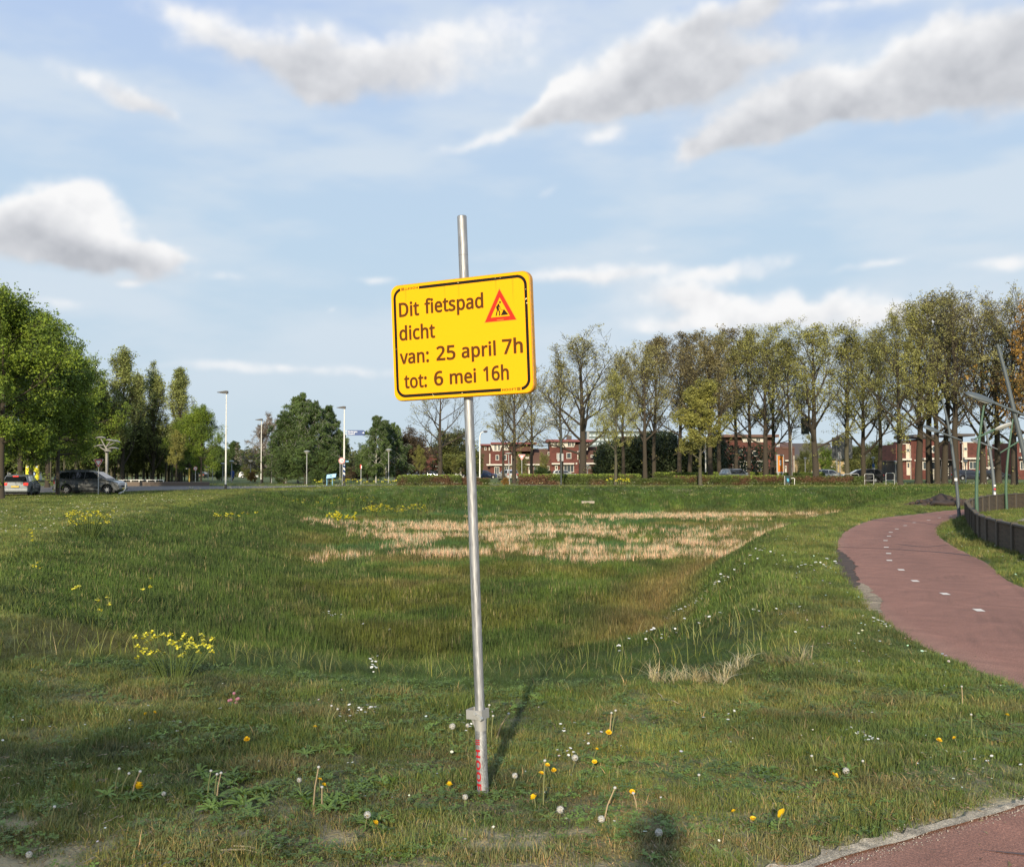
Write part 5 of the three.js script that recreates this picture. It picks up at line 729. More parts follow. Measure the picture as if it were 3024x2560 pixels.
{ // houses half hidden behind the row of trunks
  let o = building('terraced_house', 'brick house glimpsed between trunks in the middle of the tree row', 'house', 225, 1890); o.box('wall', 1846, 1313, 1990, 0, 0, 9, M_BRICK2); o.box('roof', 1838, 1289, 1985, 1295, 1, 9, M_REDROOF); o.box('attic_wall', 1850, 1295.2, 1975, 1312.8, -0.6, 7, M_BRICK2); dormer(o, 1868, 1295.4, 1900, 1312.6, 0.1, 5, [[1876, 1884], [1886, 1893]]); o.box('canopy', 1846, 1363, 1990, 1367, 0.9, 0.9, M_TRIM); o.box('stair_panel', 1855, 1325, 1862, 1360, 0.14, 0.14, M_TRIM); o.window(1885, 1331, 1893, 1341, 0.01); o.window(1936, 1333, 1946, 1348, 0.01); o.window(1972, 1326, 1982, 1345, 0.01); o.window(1850, 1378, 1866, 1400, 0.01, 2); o.door(1880, 1378, 1886, 1402, 0); o.window(1915, 1376, 1935, 1396, 0.01, 2); 
  o = building('terraced_house', 'brick house with a broad dark roof edge behind the grey estate car', 'house', 195, 2220); o.box('wall', 2140, 1305, 2292, 0, 0, 9, M_BRICK); o.box('roof', 2134, 1282.5, 2297, 1290, 1.2, 9, M_TILE); o.box('attic_wall', 2146, 1290.2, 2288, 1304.8, -0.5, 7, M_BRICK2); dormer(o, 2190, 1290.4, 2262, 1304.6, 0.2, 5, [[2204, 2216], [2232, 2246]]); o.box('canopy', 2158, 1358, 2262, 1363.5, 1, 1, M_TRIM); o.window(2178, 1325, 2194, 1343, 0.01); o.window(2222, 1330, 2238, 1346, 0.01); o.window(2164, 1366, 2172, 1396, 0.01, 1); o.window(2185, 1368, 2206, 1394, 0.01, 2); o.window(2238, 1366, 2252, 1390, 0.01, 2); o.box('stair_panel', 2280, 1321, 2283, 1356, 0.14, 0.14, M_TRIM);
  o = building('brick_house', 'plain red brick house end with a white chimney box, right of the poster case', 'house', 200, 2320); o.box('wall', 2283, 1318, 2347, 0, 0, 9, M_BRICK2); slopedRoof(o, 'roof', 2309, 1303, 2347, 1320, 0.2, 4, M_TILE); o.box('chimney_box', 2294, 1308, 2303, 1315, -1, 1, M_TRIM); part('flue', [bar(new V3(o.X(2305.5), o.Y(1318), -1), new V3(o.X(2306.5), o.Y(1286), -1), 0.12, 0.12)], M_STEEL, o.t); o.box('canopy', 2316, 1357, 2328, 1361, 0.8, 0.8, M_TRIM); o.box('downpipe', 2343.5, 1344, 2345.5, 1396, 0.15, 0.15, M_TRIM); o.door(2318, 1374, 2323, 1394, 0.0, M_TRIM); o.box('gutter', 2286, 1318, 2290, 1322, 0.4, 0.4, M_TRIM);
  o = building('low_house', 'low houses with dark tiled roofs and pale yellow walls between the thick oaks', 'house', 290, 2420); o.box('wall', 2346, 1352, 2600, 0, 0, 9, std([0.42, 0.31, 0.17], 0.9)); slopedRoof(o, 'roof', 2340, 1306, 2470, 1354, 1.0, 7, M_DARKTILE); slopedRoof(o, 'roof', 2470.5, 1318, 2606, 1356, 1.0, 7, M_DARKTILE); o.window(2385, 1347, 2395, 1367, 1.15, 1); o.window(2423, 1346, 2434, 1368, 1.15, 1); for (const s of [2466, 2479, 2492, 2510]) o.window(s, 1359, s + 4, 1368, 0.01, 1); o.box('garage', 2356, 1374, 2390, 0, 1.5, 1.4, M_DARK); o.box('shop_front', 2424, 1376, 2458, 0, 1.5, 1.4, M_DARK); o.box('shop_canopy', 2449, 1375, 2460, 1379, 2.0, 0.6, M_TRIM); o.box('lintel', 2360, 1366, 2386, 1371, 1.4, 0.3, std([0.5, 0.35, 0.2], 0.9));
}
{ // office block
  const o = building('office_block', 'grey-green office block with rows of bright windows behind the roofs', 'office building', 360, 1860), M = std([0.10, 0.14, 0.14], 0.6), sky = std([0.62, 0.70, 0.72], 0.12, 0.3);
  o.box('facade', 1733, 1274, 1992, 0, 0, 14, M); o.box('roof', 1728, 1271.5, 1997, 1274, 0.6, 15, std([0.16, 0.18, 0.18], 0.7));
  for (let r = 0; r < 6; r++) for (let k = 0; k < 20; k++) { const f = o.box('window', 1737 + k * 12.7, 1281 + r * 12.6, 1747 + k * 12.7, 1287.5 + r * 12.6, 0.12, 0.14, sky); f.userData.kind = undefined; delete f.userData.kind; }
  o.box('stair_tower', 1733, 1274.2, 1740, 0, 0.6, 0.6, std([0.30, 0.31, 0.31], 0.7));
}
{ // nearer brick houses at the right
  let o = building('brick_house', 'brick house with a cream panel and square window behind the stout lawn oak', 'house', 172, 2715), Z = 0;
  o.box('left_wall', 2652, 1310.5, 2694, 0, -0.8, 8, M_BRICK); o.box('wall', 2694.2, 1300, 2722, 0, -0.4, 8, M_BRICK); o.box('front_wall', 2719.8, 1294.5, 2762, 0, 0.6, 9, M_BRICK); o.box('roof', 2690, 1283, 2766, 1291, 1.4, 9, M_DARKTILE); o.box('parapet', 2719, 1291.5, 2762.5, 1294.3, 0.75, 0.4, M_TRIM); o.box('parapet', 2664, 1308.6, 2692, 1310.4, -0.6, 0.4, M_TRIM); o.box('chimney', 2679, 1300, 2691, 1308.4, -2, 1, M_DARKTILE);
  o.box('cream_panel', 2681, 1310.6, 2692, 1352, -0.66, 0.12, M_PANEL); o.window(2682, 1323, 2691.5, 1333, -0.64, 1, 0.08); o.box('downpipe', 2692.8, 1313, 2694.6, 0, -0.5, 0.12, M_TRIM); o.box('canopy', 2665, 1352.4, 2692.5, 1358, 0.1, 0.8, M_TRIM); o.door(2682.5, 1361, 2693.2, 1402, -0.79, M_PANEL); o.window(2730, 1315, 2744, 1336, 0.61, 1, 0.13); o.window(2748, 1315, 2760, 1336, 0.61, 1, 0.13); o.box('canopy', 2719.5, 1351, 2766, 1357, 1.5, 0.9, M_TRIM); o.window(2720, 1361, 2740, 1386, 0.61, 2, 0.13); o.window(2746, 1361, 2762, 1386, 0.61, 2, 0.13); o.box('wall_lamp', 2702, 1356, 2705, 1360, -0.1, 0.2, M_TRIM);
  o.box('garden_fence', 2722, 1384, 2764, 0, 4.0, 0.08, std([0.35, 0.32, 0.27], 0.9));
  { const s = thing('carport_shelves', 'dark open carport with pale stored boards between the right brick houses', 'carport', onGround(2800, 168)), X = (v) => xAt(v, 168) - s.position.x, Y = (v) => atS(2800, v, 168).y - s.position.y; part('back_wall', [bx(X(2826) - X(2776), Y(1358), 0.2, (X(2826) + X(2776)) / 2, Y(1358) / 2, -2)], M_DARK, s); part('roof', [bx(X(2828) - X(2774), 0.15, 3, (X(2826) + X(2776)) / 2, Y(1357), -0.6)], M_DARKTILE, s); for (const y of [1369, 1381, 1387, 1393, 1401]) part('board', [bx(X(2804) - X(2790), 0.16, 0.1, (X(2804) + X(2790)) / 2, Y(y), -0.3)], M_TRIM, s); for (const x of [2777, 2812, 2825]) part('post', [bx(0.12, Y(1358), 0.12, X(x), Y(1358) / 2, 0.5)], M_DARKTILE, s); }
  o = building('brick_house', 'brick house with a cream stair panel and door behind the leaning lamps', 'house', 172, 2870); o.box('wall', 2842, 1306, 2917, 0, 0, 9, M_BRICK); o.box('side_wall', 2826, 1300, 2841.8, 0, -0.8, 8, M_BRICK2); o.box('parapet', 2841, 1304, 2918, 1306, 0.12, 0.4, M_TRIM); o.box('roof', 2820, 1280, 2874, 1287, 1, 8, M_DARKTILE); o.box('chimney', 2842, 1288, 2857, 1303.8, -1.5, 1.4, M_DARKTILE); o.box('cream_panel', 2845, 1306.2, 2856.5, 1349, 0.12, 0.12, M_PANEL); o.window(2846, 1320, 2856, 1329, 0.13, 1, 0.07); o.box('downpipe', 2841.2, 1310, 2843, 0, 0.2, 0.14, M_TRIM); o.box('canopy', 2842, 1350, 2895, 1355.5, 1, 1, M_TRIM); o.door(2845.5, 1357, 2856.6, 1395, 0, M_PANEL); o.window(2906, 1318, 2910, 1338, 0.01, 1, 0.1); o.window(2862, 1361, 2884, 1384, 0.01, 2, 0.1); o.box('wall_lamp', 2838.5, 1359, 2842, 1363, 0.1, 0.2, M_TRIM);
  { const s = thing('wooden_pergola', 'red brown wooden pergola with a pale bench board, right of the brick house', 'pergola', onGround(2930, 165)), X = (v) => xAt(v, 165) - s.position.x, Y = (v) => atS(2930, v, 165).y - s.position.y; for (const x of [2912, 2926, 2940]) part('post', [bx(0.16, Y(1357), 0.16, X(x), Y(1357) / 2, 0)], M_BRICK2, s); part('beam', [bx(X(2943) - X(2908), 0.22, 0.2, (X(2943) + X(2908)) / 2, Y(1357), 0)], M_BRICK2, s); part('bench_board', [bx(X(2942) - X(2908), 0.16, 0.3, (X(2942) + X(2908)) / 2, Y(1380), 0.2)], M_TRIM, s); }
  o = building('brick_house', 'brick house cut off by the right edge of the picture', 'house', 172, 3030); o.box('wall', 3005, 1306, 3075, 0, 0, 9, M_BRICK); o.box('parapet', 3004, 1303.8, 3076, 1305.9, 0.12, 0.4, M_TRIM); o.box('canopy', 3008, 1347, 3040, 1353.5, 1, 1, M_TRIM); o.window(3012, 1316, 3022, 1334, 0.01); o.window(3012, 1360, 3030, 1386, 0.01, 2);
  o = building('white_gable_house', 'small pale gabled house far behind, between lamp and brick house', 'house', 260, 2932); o.box('wall', 2918, 1338, 2946, 0, 0, 6, M_TRIM); slopedRoof(o, 'roof', 2916, 1326, 2948, 1340, 0.5, 4, M_DARKTILE); o.window(2924, 1344, 2930, 1354, 0.01); o.window(2936, 1344, 2942, 1354, 0.01);
  o = building('pale_house', 'pale wall glimpsed between the trunks at the left edge', 'house', 190, 45); o.box('wall', 20, 1352, 66, 0, 0, 8, M_TRIM); slopedRoof(o, 'roof', 16, 1336, 70, 1354, 0.6, 5, M_DARKTILE); o.window(28, 1362, 36, 1376, 0.01); o.window(46, 1362, 54, 1376, 0.01);
}

// ---------------------------------------------------------------- cars
const paint = (c, metal = 0.35) => new THREE.MeshPhysicalMaterial({ color: new THREE.Color().setRGB(...c), metalness: metal, roughness: 0.42, clearcoat: 0.8, clearcoatRoughness: 0.08 });
const M_TAIL = new THREE.MeshStandardMaterial({ color: new THREE.Color().setRGB(0.45, 0.02, 0.015), roughness: 0.25, emissive: new THREE.Color(0.9, 0.05, 0.03), emissiveIntensity: 1.1 }), M_TAILOFF = std([0.42, 0.03, 0.025], 0.25), M_HEADL = std([0.7, 0.72, 0.74], 0.15, 0.3), M_PLATE = std([0.62, 0.45, 0.05], 0.5), M_PLASTIC = std([0.035, 0.036, 0.038], 0.7);
const CAR = {
  van: { W: 1.9, body: [[-2.36, 0.30], 'r', 'f', [2.28, 0.24], [2.42, 0.36], [2.42, 0.62], [2.30, 0.84], [1.95, 0.98], [1.42, 1.10], [-2.30, 1.12], [-2.40, 0.80], [-2.40, 0.36]], rear: -1.42, front: 1.55, wr: 0.335, roof: [[1.52, 1.07], [0.62, 1.62], [0.2, 1.72], [-0.8, 1.75], [-1.9, 1.70], [-2.16, 1.60], [-2.36, 1.09]], belt: 1.08, top: 1.75, taper: 0.20, side: [[[1.18, 1.14], [0.50, 1.58], [0.0, 1.61], [-0.05, 1.14]], [[-0.12, 1.14], [-0.10, 1.61], [-1.15, 1.62], [-1.15, 1.15]], [[-1.22, 1.15], [-1.22, 1.61], [-1.85, 1.58], [-2.08, 1.17]]], wind: [[1.43, 1.13], [0.66, 1.60]], back: [[-2.37, 1.13], [-2.19, 1.56]], tailY: 0.92, tailH: 0.34, headY: 0.74 },
  estate: { W: 1.78, body: [[-2.12, 0.28], 'r', 'f', [2.02, 0.22], [2.14, 0.34], [2.15, 0.56], [2.05, 0.74], [1.75, 0.84], [0.98, 0.94], [-2.08, 0.98], [-2.16, 0.74], [-2.15, 0.34]], rear: -1.28, front: 1.32, wr: 0.315, roof: [[1.06, 0.92], [0.30, 1.36], [-0.1, 1.45], [-0.9, 1.48], [-1.65, 1.43], [-1.92, 1.34], [-2.13, 0.95]], belt: 0.94, top: 1.48, taper: 0.24, side: [[[0.76, 0.99], [0.20, 1.34], [-0.28, 1.37], [-0.30, 0.99]], [[-0.37, 0.99], [-0.36, 1.37], [-1.15, 1.38], [-1.22, 1.0]], [[-1.29, 1.0], [-1.22, 1.38], [-1.66, 1.34], [-1.88, 1.02]]], wind: [[0.98, 0.98], [0.34, 1.35]], back: [[-2.14, 0.99], [-1.96, 1.32]], tailY: 0.82, tailH: 0.2, headY: 0.64 },
};
function makeCar(kind, name, label, color, p, turn, opt = {}) {
  const s = CAR[kind], t = thing(name, label, opt.category || 'car', p, turn, opt.group), M = paint(color), hw = s.W / 2, body = new THREE.Shape(), arch = s.wr + 0.07;
  body.moveTo(...s.body[0]);
  s.body.slice(1).forEach((q) => { if (q === 'r' || q === 'f') { const cx = q === 'r' ? s.rear : s.front, y0 = 0.26, a = Math.asin((s.wr - y0) / arch); body.lineTo(cx - Math.cos(a) * arch, y0); body.absarc(cx, s.wr, arch, Math.PI + a, -a, true); } else body.lineTo(...q); });
  const shrink = (g) => { const q = g.attributes.position; for (let k = 0; k < q.count; k++) { const y = q.getY(k), z = q.getZ(k), x = q.getX(k); let f = 1 - s.taper * clamp((y - s.belt) / (s.top - s.belt), 0, 1.1); f *= 1 - 0.10 * smoothstep(Math.abs(x), s.body[0][0] * -1 - 0.9, -s.body[0][0] + 0.1) ** 1; f *= 1 - 0.05 * smoothstep(0.55 - y, 0, 0.3); q.setZ(k, z * f); } g.computeVertexNormals(); return g; };
  const ext = (shape, w, bev = 0.05) => new THREE.ExtrudeGeometry(shape, { depth: w - 2 * bev, bevelEnabled: bev > 0, bevelThickness: bev, bevelSize: bev * 0.7, bevelOffset: -bev * 0.7, bevelSegments: 3, curveSegments: 14, steps: 1 }).translate(0, 0, -(w - 2 * bev) / 2);
  const bodyM = part('body', shrink(ext(body, s.W, 0.07)), M, t);
  const cab = part('cabin', shrink(ext(new THREE.Shape(s.roof.map(([x, y]) => new THREE.Vector2(x, y))), s.W - 0.04, 0.06)), M, t);
  for (const poly of s.side) part('side_window', shrink(ext(new THREE.Shape(poly.map(([x, y]) => new THREE.Vector2(x, y))), s.W - 0.012, 0)), M_GLASS, cab);
  const pane = (name, [a, b]) => { const f = (y) => (hw - 0.12) * (1 - s.taper * clamp((y - s.belt) / (s.top - s.belt), 0, 1)) * 0.94, g = new Geo(), nx = b[1] - a[1], ny = a[0] - b[0], l = Math.hypot(nx, ny), sg = a[0] > 0 ? 1 : -1, o = [sg * Math.abs(nx) / l * 0.035, Math.abs(ny) / l * 0.035]; const q = []; for (const e of [1, -0.2]) q.push([a[0] + o[0] * e, a[1] + o[1] * e, f(a[1])], [a[0] + o[0] * e, a[1] + o[1] * e, -f(a[1])], [b[0] + o[0] * e, b[1] + o[1] * e, -f(b[1])], [b[0] + o[0] * e, b[1] + o[1] * e, f(b[1])]); const v = q.map((c) => g.v(...c)); g.face(v[0], v[1], v[2], v[3]); g.face(v[7], v[6], v[5], v[4]); for (let k = 0; k < 4; k++) g.face(v[k], v[k + 4], v[(k + 1) % 4 + 4], v[(k + 1) % 4]); return part(name, g.build(false), M_GLASS, cab); };
  pane('windscreen', s.wind); pane('rear_window', s.back);
  for (const x of [s.rear, s.front]) for (const z of [-1, 1]) {
    const w = part('wheel', [new THREE.TorusGeometry(s.wr - 0.085, 0.085, 12, 28).scale(1, 1, 1.2).translate(x, s.wr, z * (hw - 0.13))], M_RUBBER, t); w.name = 'wheel';
    const rim = [new THREE.CylinderGeometry(s.wr * 0.66, s.wr * 0.66, 0.04, 24).rotateX(1.5708).translate(x, s.wr, z * (hw - 0.105))]; part('rim_disc', rim, M_PLASTIC, w);
    const sp = [new THREE.TorusGeometry(s.wr * 0.64, 0.02, 8, 28).translate(x, s.wr, z * (hw - 0.085)), new THREE.CylinderGeometry(0.06, 0.06, 0.03, 12).rotateX(1.5708).translate(x, s.wr, z * (hw - 0.08))]; for (let k = 0; k < 7; k++) { const a = k / 7 * 6.283; sp.push(bx(s.wr * 0.62, 0.055, 0.02, s.wr * 0.33, 0, 0).rotateZ(a).translate(x, s.wr, z * (hw - 0.082))); } part('rim', sp, M_RIM, w);
    part('axle_cap', [new THREE.CylinderGeometry(s.wr * 0.9, s.wr * 0.9, 0.16, 18).rotateX(1.5708).translate(x, s.wr, z * (hw - 0.22))], M_BLACK, w);
  }
  const x0 = s.body[0][0], x1 = -x0, tail = opt.brake ? M_TAIL : M_TAILOFF;
  for (const z of [-1, 1]) {
    part('tail_light', [rbx(0.14, s.tailH, 0.30, 0.04, x0 + 0.02, s.tailY, z * (hw - 0.24))], tail, t);
    part('headlight', [rbx(0.26, 0.16, 0.34, 0.05, x1 - 0.10, s.headY, z * (hw - 0.30))], M_HEADL, t);
    part('mirror', [rbx(0.14, 0.15, 0.20, 0.05, s.wind[0][0] - 0.32, s.belt + 0.10, z * (hw + 0.06))], M, t);
    for (const dx of kind === 'van' ? [-0.16, 0.16] : [-0.42, -1.28]) part('door_handle', [rbx(0.17, 0.035, 0.03, 0.01, dx, s.belt - 0.13, z * (hw - 0.005))], opt.handle || M_PLASTIC, t);
    part('sill_strip', [rbx(1.9, 0.07, 0.03, 0.012, 0.05, 0.50, z * (hw - 0.008))], M_PLASTIC, t);
    for (const dx of kind === 'van' ? [1.02, 0.0, -1.18] : [0.72, -0.33, -1.12]) part('door_seam', [bx(0.014, s.belt - 0.38, 0.012, dx, (s.belt + 0.36) / 2, z * (hw - 0.003))], M_BLACK, t);
  }
  part('rear_bumper', [rbx(0.22, 0.24, s.W * 0.90, 0.06, x0 - 0.0, 0.44, 0)], opt.bumper || M, t); part('front_bumper', [rbx(0.24, 0.22, s.W * 0.88, 0.06, x1 - 0.02, 0.42, 0)], opt.bumper || M, t); part('grille', [rbx(0.08, 0.12, 0.7, 0.02, x1 + 0.06, 0.60, 0)], M_PLASTIC, t);
  part('underbody', [bx(s.body[0][0] * -1.75, 0.16, s.W * 0.78, 0, 0.24, 0)], M_BLACK, t); part('number_plate', [rbx(0.02, 0.11, 0.5, 0.008, x0 - 0.10, kind === 'van' ? 0.75 : 0.66, 0)], M_PLATE, t); part('number_plate', [rbx(0.02, 0.11, 0.5, 0.008, x1 + 0.11, 0.42, 0)], M_PLATE, t);
  if (opt.brake) part('brake_light', [rbx(0.06, 0.07, 0.36, 0.02, s.back[1][0] - 0.06, s.back[1][1] + 0.03, 0)], M_TAIL, t);
  if (kind === 'van') { for (const z of [-0.62, 0.62]) part('roof_rail', [bar(new V3(0.1, 1.79, z), new V3(-1.8, 1.77, z), 0.022, 0.022)], M_BLACK, t); }
  return t;
}
makeCar('van', 'minivan', 'dark grey minivan seen from the side behind the give-way sign', [0.11, 0.118, 0.122], onGround(268, 80.5), -0.02, { brake: false, category: 'van', bumper: undefined });
makeCar('estate', 'silver_car', 'silver car with red brake lights seen from behind, between the left trunks', [0.22, 0.245, 0.265], onGround(66, 75.5, 0.0), Math.PI / 2 + 0.22, { brake: true });
makeCar('estate', 'grey_estate_car', 'blue-grey estate car behind the low hedge, its windscreen towards us', [0.20, 0.23, 0.25], onGround(2170, 103), -1.40);
makeCar('estate', 'dark_car', 'black hatchback parked behind the hoop barriers', [0.014, 0.015, 0.019], onGround(2541, 112), Math.PI - 0.10);
makeCar('estate', 'pale_car', 'pale silver car roof showing over the right end of the hedge', [0.34, 0.37, 0.39], onGround(2452, 135), -0.1);
makeCar('estate', 'white_car', 'small white car between two oak trunks before the brick houses', [0.68, 0.68, 0.68], onGround(1499, 150), Math.PI / 2 + 0.35);
makeCar('estate', 'blue_car', 'blue car parked just right of the notice pole before the houses', [0.05, 0.075, 0.16], onGround(1432, 185), 0.1);
makeCar('estate', 'silver_blue_car', 'light blue car roof over the left end of the long hedge', [0.16, 0.19, 0.27], onGround(1238, 170), 0.05);
makeCar('estate', 'dark_blue_car', 'dark car roof behind the hedge, left of the nearest bare oak', [0.05, 0.06, 0.08], onGround(1287, 175), 0);
makeCar('estate', 'white_parked_car', 'white car roof behind the bright green end of the hedge', [0.6, 0.6, 0.6], onGround(1333, 178), 0);
makeCar('estate', 'silver_parked_car', 'silver car roof over the hedge before the widest attic strip', [0.4, 0.42, 0.42], onGround(1668, 185), 0.1);
makeCar('estate', 'navy_parked_car', 'dark blue car parked before the right brick house door', [0.02, 0.025, 0.045], onGround(2862, 150), 0.05);
makeCar('estate', 'black_parked_car', 'black car between lawn trunks, right of the brick house with the pergola', [0.016, 0.016, 0.018], onGround(2935, 150), 0.02);
makeCar('estate', 'distant_black_car', 'tiny black car far off on the road, right of the round sign', [0.015, 0.015, 0.016], onGround(600, 260), Math.PI / 2);
makeCar('estate', 'distant_white_car', 'tiny white car far off, left of the blossoming tree', [0.65, 0.65, 0.65], onGround(734, 250), 0.2);

// ---------------------------------------------------------------- clipped hedges
const LEAFG = (seed, n, size, droop = 0) => { const r = rng(seed), g = new Geo(); for (let k = 0; k < n; k++) { const u = r() * 2 - 1, a = r() * 6.283, q = Math.cbrt(r()), c = new V3(Math.sqrt(1 - u * u) * Math.cos(a), u, Math.sqrt(1 - u * u) * Math.sin(a)).multiplyScalar(q), t = new V3(r() - 0.5, r() - 0.5 - droop, r() - 0.5).normalize(), b = new V3(r() - 0.5, r() - 0.5, r() - 0.5).cross(t).normalize(), L = size * (0.7 + 0.6 * r()) * 1.15, W = L * 0.62; const v = [c.clone().addScaledVector(t, -L), c.clone().addScaledVector(b, W).addScaledVector(t, L * 0.3), c.clone().addScaledVector(b, -W).addScaledVector(t, L * 0.55)].map((p) => g.v(p.x, p.y, p.z)); g.face(...v); } return g.build(false); };
const M_LEAF = new THREE.MeshStandardMaterial({ color: 0xffffff, roughness: 0.7, side: THREE.DoubleSide }), M_LEAFV = new THREE.MeshStandardMaterial({ vertexColors: true, roughness: 0.7, side: THREE.DoubleSide });
function leafMesh(clump, list) {                                       // every leaf of a crown in one mesh, [x, y, z, size, turn x, y, z, colour]
  const src = clump.attributes.position, n = src.count, P = new Float32Array(list.length * n * 3), C = new Float32Array(P.length), v = new V3(); let o = 0;
  for (const [x, y, z, s, rx, ry, rz, c] of list) { _m.compose(_p.set(x, y, z), _q.setFromEuler(_e.set(rx, ry, rz)), _s.set(s, s, s)); for (let k = 0; k < n; k++) { v.fromBufferAttribute(src, k).applyMatrix4(_m); P[o] = v.x; P[o + 1] = v.y; P[o + 2] = v.z; C[o] = c[0]; C[o + 1] = c[1]; C[o + 2] = c[2]; o += 3; } }
  const g = new THREE.BufferGeometry(); g.setAttribute('position', new THREE.BufferAttribute(P, 3)); g.setAttribute('color', new THREE.BufferAttribute(C, 3)); return g;
}
const M_TWIG = std([0.05, 0.042, 0.03], 0.9);
function hedge(label, pts, w, h, cols, n, seed) {                      // [x, d] line
  const r = rng(seed), t = thing('clipped_hedge', label, 'hedge', [pts[0][0], H(...pts[0]), -pts[0][1]], 0, undefined), o = t.position, f = [], core = [];
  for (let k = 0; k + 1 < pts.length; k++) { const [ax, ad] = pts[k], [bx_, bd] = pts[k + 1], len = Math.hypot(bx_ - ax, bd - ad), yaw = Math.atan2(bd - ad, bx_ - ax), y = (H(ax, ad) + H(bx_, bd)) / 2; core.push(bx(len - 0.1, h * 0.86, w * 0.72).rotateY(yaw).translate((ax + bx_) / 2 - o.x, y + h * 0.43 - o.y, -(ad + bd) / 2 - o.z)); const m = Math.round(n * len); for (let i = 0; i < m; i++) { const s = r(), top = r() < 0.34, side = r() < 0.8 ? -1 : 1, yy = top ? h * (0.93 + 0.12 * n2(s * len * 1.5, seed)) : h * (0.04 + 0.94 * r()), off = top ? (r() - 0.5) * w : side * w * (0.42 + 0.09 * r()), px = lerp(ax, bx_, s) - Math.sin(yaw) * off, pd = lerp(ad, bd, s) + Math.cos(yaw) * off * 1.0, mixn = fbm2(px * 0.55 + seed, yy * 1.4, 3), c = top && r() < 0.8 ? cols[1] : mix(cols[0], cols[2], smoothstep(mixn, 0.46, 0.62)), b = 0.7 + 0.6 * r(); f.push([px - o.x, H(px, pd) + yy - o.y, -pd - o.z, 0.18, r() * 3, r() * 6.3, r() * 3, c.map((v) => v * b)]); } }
  part('branches', core, M_TWIG, t); part('foliage', leafMesh(LEAFG(seed, 10, 0.30), f), M_LEAFV, t);
}
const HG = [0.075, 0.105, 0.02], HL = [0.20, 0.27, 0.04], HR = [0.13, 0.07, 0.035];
const hx = (sx, d) => [xAt(sx, d), d];
hedge('long hedge of green and red-brown leaves left of the notice pole', [hx(1176, 93.5), hx(1230, 93.5), hx(1300, 93.5), hx(1361, 93.5)], 0.9, 0.80, [HG, HL, HR], 190, 5);
hedge('low brownish stretch of hedge directly behind the notice pole', [hx(1363, 94), hx(1400, 94), hx(1445, 94)], 0.8, 0.55, [HR, HR, HG], 170, 6);
hedge('yellow-green front hedge left of the give-way sign oak', [hx(1531, 97), hx(1600, 97), hx(1680, 97), hx(1760, 97), hx(1850, 97), hx(1890, 97)], 0.9, 0.86, [HG, HL, HR], 190, 7);
hedge('low ragged hedge in front of the middle trunks', [hx(1868, 95), hx(1940, 95), hx(2030, 95)], 0.7, 0.5, [HG, HG, HR], 160, 8);
hedge('front hedge before the estate car and the poster case', [hx(1990, 96), hx(2080, 96), hx(2180, 96), hx(2290, 96), hx(2318, 96)], 0.8, 0.74, [HG, HL, HR], 190, 9);
hedge('front hedge from the litter bin to the hoop barriers', [hx(2336, 96), hx(2400, 96), hx(2470, 96), hx(2545, 96)], 0.8, 0.70, [HG, HG, HR], 190, 10);
hedge('taller second hedge row behind the middle trunks', [hx(1930, 112), hx(2010, 112), hx(2120, 112)], 0.9, 0.98, [HG, HL, HG], 170, 11);
hedge('taller second hedge row behind the bin and the thick oak', [hx(2215, 112), hx(2300, 112), hx(2430, 112)], 0.9, 0.98, [HG, HL, HG], 170, 12);

